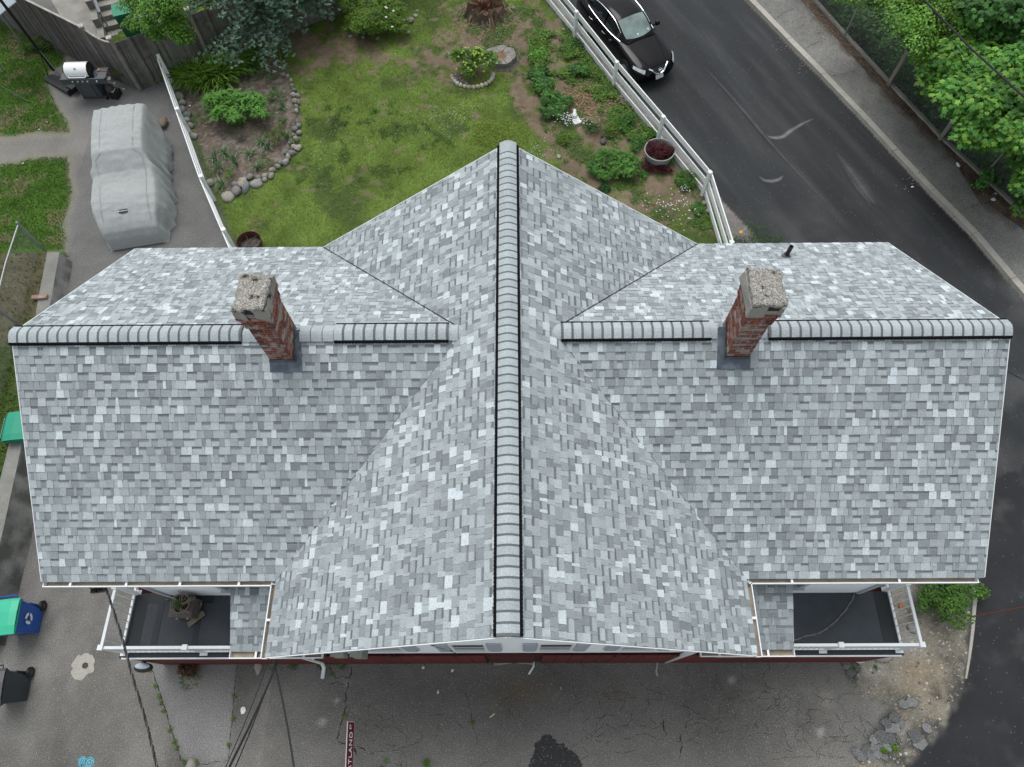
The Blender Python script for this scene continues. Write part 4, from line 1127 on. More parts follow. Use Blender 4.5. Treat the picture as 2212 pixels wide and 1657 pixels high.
# pale corrugated awning in the top left corner
aw = MB(); a0 = ZA(-60, 180, 2.3); a1 = ZA(150, 10, 2.3); a2 = ZA(-200, -150, 2.5); a3 = ZA(-420, 60, 2.5)
n_ = 36
for i in range(n_):
    t0, t1 = i / n_, (i + 1) / n_; up_ = .02 if i % 2 else -.02
    p0, p1 = a0.lerp(a1, t0), a0.lerp(a1, t1); r0, r1 = a3.lerp(a2, t0), a3.lerp(a2, t1)
    z0_, z1_ = Vector((0, 0, .02 if i % 2 else -.02)), Vector((0, 0, -.02 if i % 2 else .02))
    aw.add([p0 + z0_, p1 + z1_, r1 + z1_, r0 + z0_], [(0, 1, 2, 3)], (.50, .56, .60))
awn = aw.build('awning', M['plain'], smooth=False, loc=(a0.x, a0.y, 0), label='pale corrugated awning panel in the top left corner beside the board fence', cat='awning')
for q in (a2, a3): MB().tube([(q.x, q.y, 0), (q.x, q.y, 2.48)], .03, 6).build('awning_post', M['galv'], awn)

# ---- portable basketball stand: base, pole (its top is out of view)
bs = ZA(560, 760)
bb = empty('basketball_stand', (bs.x, bs.y, 0), 'black portable basketball stand with wedge base and leaning pole beside the grill', 'basketball stand')
ba, bc_ = ZA(420, 700), ZA(650, 830)
db = (bc_ - ba).normalized(); nb_ = Vector((-db.y, db.x, 0))
base = MB(); q = [ba - nb_ * .12, ba + nb_ * .2, bc_ + nb_ * .42, bc_ - nb_ * .16]
vs = [Vector((p.x, p.y, 0)) for p in q] + [Vector((q[0].x, q[0].y, .07)), Vector((q[1].x, q[1].y, .07)), Vector((q[2].x, q[2].y, .2)), Vector((q[3].x, q[3].y, .2))]
base.add(vs, [(0, 3, 2, 1), (4, 5, 6, 7), (0, 1, 5, 4), (1, 2, 6, 5), (2, 3, 7, 6), (3, 0, 4, 7)], .02)
base.box(((q[2].x + q[3].x) / 2, (q[2].y + q[3].y) / 2, .24), (.34, .3, .1), rz=math.atan2(db.y, db.x), tone=.016)
base.build('water_base', M['plastic'], bb)
pb_ = ZA(490, 645)
pl = MB(); pl.tube([(pb_.x, pb_.y, .1), (pb_.x - .05, pb_.y - .03, 2.2), (pb_.x - .09, pb_.y - .06, 4.0)], .05, 8, tone=.014); pl.build('pole', M['plastic'], bb)
br_ = MB(); br_.tube([(ba.x + .1, ba.y, .1), (pb_.x, pb_.y, 1.0)], .016, 6, tone=.014); br_.tube([(bc_.x, bc_.y, .25), (pb_.x, pb_.y, .95)], .016, 6, tone=.014); br_.build('strut', M['plastic'], bb)
MB().bar((pb_.x - .1, pb_.y - .07, 3.6), (pb_.x + .25, pb_.y - .5, 3.7), .05, .05, tone=.02).build('arm', M['plastic'], bb)

# ---- gas grill
gl_, gr_ = ZA(530, 700, .9), ZA(930, 690, .9)
gx_ = (gr_ - gl_).normalized(); gyv = Vector((-gx_.y, gx_.x, 0)); gW = (gr_ - gl_).length; ga = math.atan2(gx_.y, gx_.x)
gc = (gl_ + gr_) / 2 + gyv * .25; gc.z = 0
gr = empty('gas_grill', gc, 'gas grill with white lid and dark grey side shelves standing on the drive', 'grill')
def gpt(x, y, z): return gc + gx_ * x + gyv * y + Vector((0, 0, z))
DG = (.055, .062, .07)
m_ = MB(); m_.box(gpt(-.08, 0, .42), (.72, .44, .62), rz=ga, tone=DG); m_.box(gpt(-.08, -.235, .42), (.34, .01, .56), rz=ga, tone=(.065, .073, .08)); m_.box(gpt(.27, -.235, .42), (.02, .012, .56), rz=ga, tone=(.03, .03, .035)); m_.build('cabinet', M['plain'], gr)
for sx in (-1, 1):
    m_ = MB(); m_.box(gpt(sx * .56, .0, .88), (.36, .5, .04), rz=ga, tone=(.10, .105, .11)); m_.box(gpt(sx * .56, -.24, .84), (.36, .03, .1), rz=ga, tone=DG); m_.build('side_shelf', M['plain'], gr)
m_ = MB(); m_.bar(gpt(-.74, -.30, .83), gpt(.74, -.30, .83), .05, .2, tone=(.06, .067, .075)); m_.build('control_panel', M['plain'], gr)
for i, kx in enumerate((-.33, -.16, .0, .16, .47)):
    k_ = MB(); k_.lathe(gpt(kx, -.325, .85), [(.036, 0), (.036, .02), (.026, .05), (.018, .055)], 12, M=Matrix.Rotation(ga, 3, 'Z') @ Matrix.Rotation(R(90), 3, 'X'), tone=(.5, .5, .5)); k_.build('knob', M['galv'], gr)
m_ = MB(); m_.box(gpt(-.1, .0, .93), (.74, .46, .12), rz=ga, tone=(.02, .02, .022)); m_.build('firebox', M['plain'], gr)
lid = MB(); prof = [(-.25, .97), (-.255, 1.05), (-.20, 1.17), (-.08, 1.25), (.07, 1.26), (.19, 1.20), (.24, 1.08), (.25, .97)]
for sx in (0,):
    vs = [gpt(-.49, y, z) for y, z in prof] + [gpt(.25, y, z) for y, z in prof]; k = len(prof)
    lid.add(vs, [(i, i + k, i + 1 + k, i + 1) for i in range(k - 1)], (.80, .80, .80))
lid.build('lid', new_mat('white_enamel', (.8, .8, .8), rough=.15, var=0.02, fine=0, bump=0, spec=.6), gr, smooth=True)
k = len(prof)
for x_ in (-.49, .25):
    sd2 = MB()
    vs = [gpt(x_, y, z) for y, z in prof]; sd2.add(vs, [tuple(range(k)) if x_ > 0 else tuple(range(k))[::-1]], .025)
    vs = [gpt(x_ + (.03 if x_ > 0 else -.03), y * .97, z - .01) for y, z in prof]; sd2.add(vs, [tuple(range(k)) if x_ > 0 else tuple(range(k))[::-1]], .025)
    sd2.build('lid_end', M['plain'], gr)

hd = MB(); hd.tube([gpt(-.40, -.24, 1.0), gpt(-.40, -.31, 1.0), gpt(-.37, -.33, 1.0), gpt(.13, -.33, 1.0), gpt(.16, -.31, 1.0), gpt(.16, -.24, 1.0)], .017, 8, tone=.6); hd.build('lid_handle', M['white'], gr)
th = MB(); th.lathe(gpt(-.12, -.16, 1.2), [(.035, 0), (.035, .012), (.02, .014)], 14, tone=.35, M=Matrix.Rotation(R(40), 3, 'X')); th.build('thermometer', M['galv'], gr)
for wx, wy in ((-.4, -.2), (.36, -.2), (-.4, .2), (.36, .2)):
    wh = MB(); wh.tube([gpt(wx - .025, wy, .085), gpt(wx + .025, wy, .085)], .085 if wx > 0 else .05, 14, tone=.015); wh.tube([gpt(wx - .03, wy, .085), gpt(wx + .03, wy, .085)], .03, 8, tone=.12); wh.build('wheel', M['plastic'], gr)
tk = MB(); tk.lathe(gpt(.5, .0, .04), [(.12, 0), (.15, .05), (.15, .28), (.09, .36), (.05, .4)], 14, tone=(.05, .05, .05)); tk.build('gas_bottle', M['plain'], gr, smooth=True)
tb = MB(); tb.bar(gpt(.5, .1, .92), gpt(.72, .06, .92), .03, .02, tone=(.35, .14, .05)); tb.box(gpt(.46, .1, .925), (.1, .08, .03), rz=ga + .2, tone=(.28, .2, .14))
tb.build('grill_brush', M['plain'], loc=gpt(.5, .1, .92), label='small brown grill brush lying on the grill side shelf', cat='brush')
tb = MB(); tb.tube([gpt(.36, .02, .92), gpt(.42, -.04, .93), gpt(.44, -.14, .93), (gpt(.4, -.17, .93)), gpt(.37, -.12, .93)], .014, 6, tone=(.05, .16, .38)); tb.build('tongs', M['plastic'], loc=gpt(.4, -.1, .92), label='blue handled tool lying on the grill shelf beside the white lid', cat='tongs')
# black box and scraps on the drive
bxp = ZA(1035, 850)
bt = MB(); bt.box((bxp.x, bxp.y, .11), (.26, .34, .22), rz=-.15, tone=.012); bt.box((bxp.x - .03, bxp.y + .02, .224), (.09, .2, .008), rz=-.15, tone=(.6, .58, .58)); bt.build('battery_box', M['plastic'], loc=(bxp.x, bxp.y, 0), label='small black box with a white label on the drive right of the grill', cat='box')
for i, (q, s_) in enumerate(((ZA(970, 700), .10), (ZA(1015, 742), .05), (ZA(1095, 792), .04))):
    t_ = MB(); t_.box((q.x, q.y, .02), (s_, s_ * 1.6, .03), rz=.7 * i, tone=(.6, .6, .58)); t_.build('paper_scrap', M['plain'], loc=(q.x, q.y, 0), label=('crumpled white scrap against the foot of the board fence', 'small white scrap between grill wheel and board fence', 'tiny white scrap right of the black box on the drive')[i], cat='litter')
sk = MB(); sk.tube([ZA(10, 765, .35), ZA(255, 900, .05)], .016, 6, tone=(.01, .05, .035)); sk.build('garden_stake', M['plastic'], loc=(*V2(ZA(255, 900)), 0), label='thin dark green stake slanting over the upper left lawn', cat='stake')

# ---- vehicle under a grey cover
M['cover'] = new_mat('grey_car_cover', (.335, .352, .347), rough=.85, var=.05, vs=1.6, fine=.09, fs=22, bump=.9, bs=5, spec=.25)
rear = (ZA(830, 960, 1.6) + ZA(1265, 930, 1.6)) / 2; frontp = (ZE(800, 470, .72) + ZE(1250, 470, .72)) / 2
ax = Vector((frontp.x - rear.x, frontp.y - rear.y, 0)); CL = ax.length; ax.normalize(); ay = Vector((-ax.y, ax.x, 0))   # ay points east
stn = [(-.16, .1, .62, .72), (-.13, .9, .66, .74), (-.08, 1.45, .70, .78), (0, 1.66, .74, .84), (.3, 1.70, .74, .88), (1.0, 1.72, .73, .90), (1.7, 1.70, .72, .90), (2.15, 1.64, .72, .92),
       (2.45, 1.46, .76, .94), (2.75, 1.26, .82, .97), (3.1, 1.18, .90, 1.06), (3.7, 1.14, .92, 1.07), (4.1, 1.05, .90, 1.05), (4.4, .93, .84, .92), (4.62, .80, .80, .89), (4.78, .66, .76, .85), (4.90, .42, .72, .82), (4.96, .04, .70, .82)]
sc_ = CL / 5.0
NR = 64; vs = []; fs = []
for i_, (s_, h_, wt, wb) in enumerate(stn): pass
fine_st = []
ss = [q[0] for q in stn]
for k in range(170):
    s_ = -.16 + (4.96 + .16) * k / 169
    fine_st.append((s_, np.interp(s_, ss, [q[1] for q in stn]), np.interp(s_, ss, [q[2] for q in stn]), np.interp(s_, ss, [q[3] for q in stn])))
for (s_, h_, wt, wb) in fine_st:
    for j in range(NR):
        t = j / (NR - 1) * 2 - 1; at_ = abs(t)
        if at_ < .55: y_ = t / .55 * wt; z_ = h_ - .05 * (t / .55) ** 2 * min(1, h_)
        elif at_ < .62:
            f = (at_ - .55) / .07; y_ = math.copysign(wt + .04 * f, t); z_ = h_ - .05 * min(1, h_) - .06 * f * min(1, h_)
        else:
            f = (at_ - .62) / .38; y_ = math.copysign(wt + .04 + (wb - wt - .04) * min(1, f * 1.5) ** .7, t); z_ = (h_ * .93 - .02) * (1 - f)
            fold = f * (1 - .3 * f)
            y_ += math.copysign(.11, t) * fold * (noise.noise(Vector((s_ * 1.9, 3.1 * (1 if t > 0 else -1), z_ * .9 + s_ * .25))) * 1.5)
            y_ += math.copysign(.038, t) * fold * math.sin(s_ * 9.5 + 2.5 * noise.noise(Vector((s_ * .8, z_ * 1.2, 5)))) 
            y_ += math.copysign(.07, t) * fold * (1 - 3.2 * abs(noise.noise(Vector((s_ * 2.6 + .6 * z_, 7.7 * (1 if t > 0 else -1), z_ * 1.3))))) * min(1, f * 3)
            y_ += math.copysign(.05, t) * fold * noise.noise(Vector((s_ * 6, 2.2, z_ * 4 + s_ * 1.5)))
            if f > .75: y_ += math.copysign(.03 * (f - .75) * 4, t)
        y_ += math.copysign(.13 * math.exp(-((s_ - 2.62) / .16) ** 2) * min(1, max(0, (at_ - .5) * 5)) * (1 if at_ < .9 else .4), t)
        z_ += .016 * noise.noise(Vector((s_ * 6, y_ * 4.5, 4))) * min(1, h_)
        z_ += .022 * noise.noise(Vector((s_ * 2.2, y_ * 2.2, 1))) * min(1, h_) + .013 * math.sin(y_ * 24 + 3 * noise.noise(Vector((s_ * 2, y_, 9)))) * (1 if s_ < .4 or s_ > 4.2 else .25) * min(1, h_)
        P = Vector((rear.x, rear.y, 0)) + ax * (s_ * sc_) + ay * (y_ * 1.0) + Vector((0, 0, max(0.01, z_)))
        if at_ < .62: P += ay * 0.0
        vs.append(P)
n_s = len(fine_st)
for i in range(n_s - 1):
    for j in range(NR - 1): fs.append((i * NR + j, (i + 1) * NR + j, (i + 1) * NR + j + 1, i * NR + j + 1))
cv = empty('covered_vehicle', (rear.x, rear.y, 0), 'large vehicle under a baggy light grey cover parked on the drive', 'covered car')
cm = MB(); cm.add(vs, fs); cm.build('cover', M['cover'], cv, smooth=True)
def cov(s_, y_, dz=.004):
    h = np.interp(s_, ss, [q[1] for q in stn]); wt = np.interp(s_, ss, [q[2] for q in stn]); z_ = h - .05 * (y_ / wt) ** 2
    return Vector((rear.x, rear.y, 0)) + ax * (s_ * sc_) + ay * y_ + Vector((0, 0, z_ + dz + .012))
lg = MB(); lg.slab([cov(4.22, -.02 - .13, .012), cov(4.22, -.02 + .13, .012), cov(4.33, -.02 + .13, .012), cov(4.33, -.02 - .13, .012)], (0, 0, -.01), tone=.02)
lg.build('logo_patch', M['plain'], cv)
def text_obj(body, size, loc, xdir, ydir, mat_, parent=None, extrude=.001, align='CENTER', sx=1.0, **kw):
    cu = bpy.data.curves.new('lettering', 'FONT'); cu.body = body; cu.size = size; cu.extrude = extrude; cu.align_x = align; cu.align_y = 'CENTER'
    cu.space_character = 1.1; cu.materials.append(mat_)
    o = bpy.data.objects.new('lettering', cu); col.objects.link(o)
    x = Vector(xdir).normalized(); y = Vector(ydir); y = (y - x * y.dot(x)).normalized(); z = x.cross(y)
    mt_ = Matrix((x * sx, y, z)).transposed().to_4x4(); mt_.translation = Vector(loc)
    if parent is not None:
        mt_.translation = Vector(loc) - wloc(parent)
        o.parent = parent
    me = bpy.data.meshes.new_from_object(o.evaluated_get(bpy.context.evaluated_depsgraph_get())) if False else None
    bpy.context.view_layer.update()
    me = bpy.data.meshes.new_from_object(o); par = o.parent; bpy.data.objects.remove(o)
    o = bpy.data.objects.new('lettering', me); col.objects.link(o); o.parent = par; o.matrix_local = mt_
    return tag(o, **kw)
M['ink_white'] = new_mat('white_lettering', (.8, .8, .8), rough=.5, var=0, fine=0, bump=0)
text_obj('BUDGE', .075, cov(4.275, -.02, .02), ay, -ax, M['ink_white'], cv)
sm_ = MB()
for y_ in (-.52, .56):
    sm_.tube([cov(.1 + 4.5 * i / 30, y_ * (.9 if i < 15 else 1.25), .002) for i in range(31)], .006, 4, tone=.9)
sm_.build('cover_seam', M['cover'], cv)

# ---- black saloon parked in the street
M['carpaint'] = new_mat('black_car_paint', (.003, .003, .004), rough=.07, var=0, fine=0, bump=0, spec=.22)
M['carglass'] = new_mat('windscreen_glass', (.16, .22, .205), rough=.05, var=.5, vs=2.2, fine=0, bump=0, spec=.9, detail=3)
M['darkglass'] = new_mat('side_window_glass', (.012, .016, .018), rough=.04, var=0, fine=0, bump=0, spec=.8)
M['chrome'] = new_mat('bright_chrome', (.75, .76, .78), rough=.12, var=0, fine=0, bump=0, metal=1)
M['lamp'] = new_mat('headlight_lens', (.45, .48, .5), rough=.08, var=.35, vs=12, fine=0, bump=0, spec=.9)
em = ZC(1715, 497, .62); rf = ZC(1495, 75, 1.42)
cu_ = Vector((rf.x - em.x, rf.y - em.y, 0)).normalized(); cvv = Vector((cu_.y, -cu_.x, 0))      # cu_: front to rear ; cvv: towards the car's left
cO = Vector((em.x, em.y, 0)) - cu_ * .12
car = empty('parked_car', cO, 'black four-door saloon parked at the top of the street', 'car')
CS = .94; CWS = .90
def cp(x, y, z): return cO + cu_ * (x * CS) + cvv * (y * CWS) + Vector((0, 0, z * .94))
# body stations: x, half width at floor / widest / belt, z bottom, z wide, z belt(side top), z centre top
bst = [(0.0, .40, .50, .42, .30, .48, .58, .60), (.06, .60, .66, .56, .24, .48, .64, .68), (.2, .76, .82, .66, .20, .50, .72, .76), (.45, .84, .90, .72, .18, .55, .78, .83), (.8, .86, .91, .76, .18, .60, .84, .90),
       (1.2, .86, .91, .78, .18, .62, .90, .96), (1.5, .86, .90, .78, .18, .64, .94, 1.00), (2.0, .86, .90, .80, .18, .66, .96, .98), (2.8, .86, .90, .80, .18, .68, .98, .98), (3.5, .86, .91, .78, .18, .70, 1.02, 1.02),
       (3.9, .85, .90, .74, .20, .72, 1.05, 1.06), (4.3, .82, .86, .68, .24, .72, 1.04, 1.06), (4.55, .74, .78, .60, .30, .70, .96, .98), (4.63, .6, .62, .5, .36, .66, .86, .88)]
def loft(st_, ring, n_sub=4):
    keys = np.array(st_); xs = keys[:, 0]; xx = np.concatenate([np.linspace(xs[i], xs[i + 1], n_sub, endpoint=False) for i in range(len(xs) - 1)] + [[xs[-1]]])
    # smooth interpolation
    out = []
    for x_ in xx:
        i = min(max(np.searchsorted(xs, x_) - 1, 0), len(xs) - 2); t = (x_ - xs[i]) / (xs[i + 1] - xs[i])
        p0, p1, p2, p3 = keys[max(i - 1, 0)], keys[i], keys[i + 1], keys[min(i + 2, len(xs) - 1)]
        m1 = (p2 - p0) / max(1e-6, (p2[0] - p0[0])) * (p2[0] - p1[0]); m2 = (p3 - p1) / max(1e-6, (p3[0] - p1[0])) * (p2[0] - p1[0])
        h = (2 * t ** 3 - 3 * t ** 2 + 1) * p1 + (t ** 3 - 2 * t ** 2 + t) * m1 + (-2 * t ** 3 + 3 * t ** 2) * p2 + (t ** 3 - t ** 2) * m2
        h[0] = x_; out.append(ring(h))
    return out
def body_ring(k):
    x, wf_, ww, wb_, z0, zw, zb, zc_ = k
    half = [(0, z0), (wf_ * .9, z0), (wf_, z0 + .06), (ww, zw - .12), (ww, zw), (ww * .985, zw + .1), (wb_ + (ww - wb_) * .35, zb - .015), (wb_, zb + .004), (wb_ * .82, zb + (zc_ - zb) * .45 + .012), (wb_ * .62, zb + (zc_ - zb) * .62), (wb_ * .3, zb + (zc_ - zb) * .93), (0, zc_)]
    return [(x, y, z) for y, z in half]
rings = loft(bst, body_ring)
def mirror_loft(rings, name, mat_, parent, fp=cp, cap=True):
    m_ = MB(); k = len(rings[0]); vs = []; fs = []
    full = [[fp(*p) for p in rg] + [fp(p[0], -p[1], p[2]) for p in rg[::-1][1:-1]] for rg in rings]
    kk = len(full[0])
    for rg in full: vs += rg
    for i in range(len(full) - 1):
        for j in range(kk): fs.append((i * kk + j, i * kk + (j + 1) % kk, (i + 1) * kk + (j + 1) % kk, (i + 1) * kk + j))
    if cap: fs.append(tuple(range(kk))[::-1]); fs.append(tuple(range((len(full) - 1) * kk, len(full) * kk)))
    m_.add(vs, fs); return m_.build(name, mat_, parent, smooth=True)
bodyo = mirror_loft(rings, 'body', M['carpaint'], car)
# greenhouse: x, half width base, half width top, z base, z top
gst = [(1.32, .64, .60, .955, .965), (1.6, .72, .62, .97, 1.12), (1.9, .77, .61, .97, 1.27), (2.15, .79, .585, .97, 1.375), (2.4, .79, .58, .97, 1.425), (2.8, .79, .58, .98, 1.45), (3.2, .78, .575, 1.0, 1.435), (3.55, .76, .56, 1.02, 1.37), (3.9, .72, .56, 1.04, 1.24), (4.2, .66, .58, 1.05, 1.10), (4.3, .62, .58, 1.05, 1.06)]
def gh_ring(k):
    x, wb_, wt_, zb, zt = k
    return [(x, 0, zb - .03), (x, wb_, zb - .03), (x, wb_, zb), (x, wb_ + (wt_ - wb_) * .5 + .012, zb + (zt - zb) * .5), (x, wt_ + .02, zb + (zt - zb) * .9), (x, wt_ - .03, zt - .003 * 1), (x, wt_ * .6, zt + .018), (x, 0, zt + .025)]
mirror_loft(loft(gst, gh_ring), 'roof', M['carpaint'], car)
def patch(fn, nu, nv, name, mat_, lift=.006):
    m_ = MB(); vs = [fn(i / nu, j / nv) for i in range(nu + 1) for j in range(nv + 1)]
    fs = [(i * (nv + 1) + j, (i + 1) * (nv + 1) + j, (i + 1) * (nv + 1) + j + 1, i * (nv + 1) + j + 1) for i in range(nu) for j in range(nv)]
    m_.add(vs, fs); return m_.build(name, mat_, car, smooth=True)
gk = np.array(gst)
def gi(x): return [np.interp(x, gk[:, 0], gk[:, c]) for c in range(1, 5)]
def wsf(u, v):
    x = 1.40 + u * .74; wb_, wt_, zb, zt = gi(x); w = (wt_ - .05) * (2 * v - 1); x2 = x + .10 * (2 * v - 1) ** 2 * (1 - u)
    z = gi(x2)[3] + .025 - .03 * (2 * v - 1) ** 2 + .012
    return cp(x2, w, z)
patch(wsf, 8, 10, 'windscreen', M['carglass'])
def rwf(u, v):
    x = 3.5 + u * .62; wb_, wt_, zb, zt = gi(x); w = (wt_ - .05) * (2 * v - 1); return cp(x, w, zt + .03 - .02 * (2 * v - 1) ** 2 + .008)
patch(rwf, 6, 8, 'rear_window', M['darkglass'])
for sgn in (-1, 1):
    for xa, xb in ((1.72, 2.58), (2.66, 3.62)):
        def swf(u, v, sgn=sgn, xa=xa, xb=xb):
            x = xa + (xb - xa) * u; wb_, wt_, zb, zt = gi(x); f = .06 + .80 * v
            return cp(x, sgn * (wb_ + (wt_ + .02 - wb_) * f + .022), zb + (zt - zb) * f)
        patch(swf, 8, 3, 'side_window', M['darkglass'])
    tr_ = MB(); tr_.tube([cp(x, sgn * (gi(x)[0] + .03), gi(x)[2] + .012) for x in np.linspace(1.6, 3.75, 14)], .013, 5); tr_.build('window_trim', M['chrome'], car)
    tr_ = MB(); tr_.tube([cp(x, sgn * (gi(x)[1] + .03), gi(x)[3] - .015) for x in np.linspace(1.75, 3.9, 16)], .011, 5); tr_.build('roof_trim', M['chrome'], car)
    for xh in (2.35, 3.25):
        h_ = MB(); h_.tube([cp(xh, sgn * .905, .84), cp(xh + .05, sgn * .935, .845), cp(xh + .15, sgn * .935, .845), cp(xh + .2, sgn * .905, .84)], .016, 6); h_.build('door_handle', M['chrome'], car)
    # mirror
    mm_ = MB(); mm_.lathe(cp(1.78, sgn * 1.06, .98), [(.02, -.09), (.075, -.06), (.09, 0), (.075, .06), (.02, .09)], 10, M=pol_rot(math.atan2(cvv.y, cvv.x)) @ Matrix.Rotation(R(90), 3, 'Y')); mm_.bar(cp(1.8, sgn * .88, .94), cp(1.78, sgn * 1.0, .96), .05, .04); mm_.build('wing_mirror', M['carpaint'], car, smooth=True)
    # headlight, swept back
    def hlf(u, v, sgn=sgn):
        # along the front corner
        x = .14 + .42 * u; y = .56 + .27 * u ** .8; 
        return cp(x - .05 + .06 * v, sgn * (y + .05 - .055 * v - .0), .60 + .055 * u + .11 * v * (1 - .4 * u))
    m_ = MB(); vs = [hlf(i / 8, j / 3) + Vector((0, 0, .055)) + cvv * sgn * .03 - cu_ * .045 for i in range(9) for j in range(4)]; fs = [(i * 4 + j, (i + 1) * 4 + j, (i + 1) * 4 + j + 1, i * 4 + j + 1) for i in range(8) for j in range(3)]
    m_.add(vs, fs); m_.build('headlight', M['lamp'], car, smooth=True)
    for xw in (.92, 3.62):
        w_ = empty('wheel', (0, 0, 0), parent=car)
        c0_ = cp(xw, sgn * .72, .32); c1_ = cp(xw, sgn * .915, .32)
        t_ = MB(); t_.tube([c0_, c1_], .31, 24, tone=1); t_.build('tyre', M['black'], w_)
        r_ = MB(); r_.tube([c1_ - cvv * sgn * .01, c1_ + cvv * sgn * .008], .205, 20)
        r_.build('rim', M['galv'], w_)
        sp = MB()
        for k in range(10):
            a_ = k * math.pi / 5; e_ = cu_ * math.cos(a_) + Vector((0, 0, math.sin(a_)))
            sp.bar(c1_ + cvv * sgn * .014, c1_ + cvv * sgn * .014 + e_ * .2, .03, .02, up=tuple(cvv))
        sp.build('spokes', M['chrome'], w_)
        ar_ = MB(); ar_.tube([cp(xw, sgn * .86, .33) , cp(xw, sgn * .912, .33)], .36, 24); ar_.build('wheel_arch', M['black'], car)
# grille V, emblem, plate, wipers
v_ = MB(); v_.tube([cp(.13, -.42, .735), cp(.05, -.30, .68), cp(-.03, -.16, .56), cp(-.045, .0, .52), cp(-.03, .16, .56), cp(.05, .30, .68), cp(.13, .42, .735)], .026, 6); v_.build('grille_trim', M['chrome'], car)
g2 = MB(); g2.add([cp(.10, -.36, .735), cp(-.04, -.14, .56), cp(-.04, .14, .56), cp(.10, .36, .735)], [(0, 1, 2, 3)]); g2.build('grille', M['black'], car)
eb = MB(); 
ctr = cp(-.03, 0, .68); up_ = (Vector((0, 0, 1)) * .6 + (cu_) * .8).normalized()
eb.tube([ctr + (cvv * math.cos(a) + up_ * math.sin(a)) * .06 for a in np.linspace(0, 2 * math.pi, 17)], .01, 5); eb.bar(ctr - cvv * .08, ctr + cvv * .08, .012, .022); eb.build('emblem', M['chrome'], car)
pl_ = MB(); pc = cp(-.045, 0, .42); upp = Vector((0, 0, .93)) + cu_ * .36; upp.normalize()
pl_.slab([pc - cvv * .15 - upp * .075, pc + cvv * .15 - upp * .075, pc + cvv * .15 + upp * .075, pc - cvv * .15 + upp * .075], -cu_ * .01, tone=(.62, .62, .60)); pl_.build('number_plate', M['plain'], car)
wp = MB(); wp.tube([cp(1.36, -.55, 1.0), cp(1.5, .0, 1.075)], .01, 5); wp.tube([cp(1.36, .05, 1.01), cp(1.5, .5, 1.06)], .01, 5); wp.build('wiper', M['black'], car)
hl = MB()
for sgn in (-1, 1): hl.tube([cp(.28, sgn * .38, .785), cp(.7, sgn * .52, .885), cp(1.3, sgn * .62, .975)], .006, 4)
hl.build('bonnet_crease', M['carpaint'], car)
stk_ = MB()
for y_ in (.46, -.1): 
    p_ = wsf(.08, .5 + y_ / 1.3) + Vector((0, 0, .006)); stk_.slab([p_, p_ + cvv * .07, p_ + cvv * .07 + cu_ * .06 + Vector((0, 0, .035)), p_ + cu_ * .06 + Vector((0, 0, .035))], (0, 0, .002), tone=(.5, .55, .5))
stk_.build('windscreen_sticker', M['plain'], car)

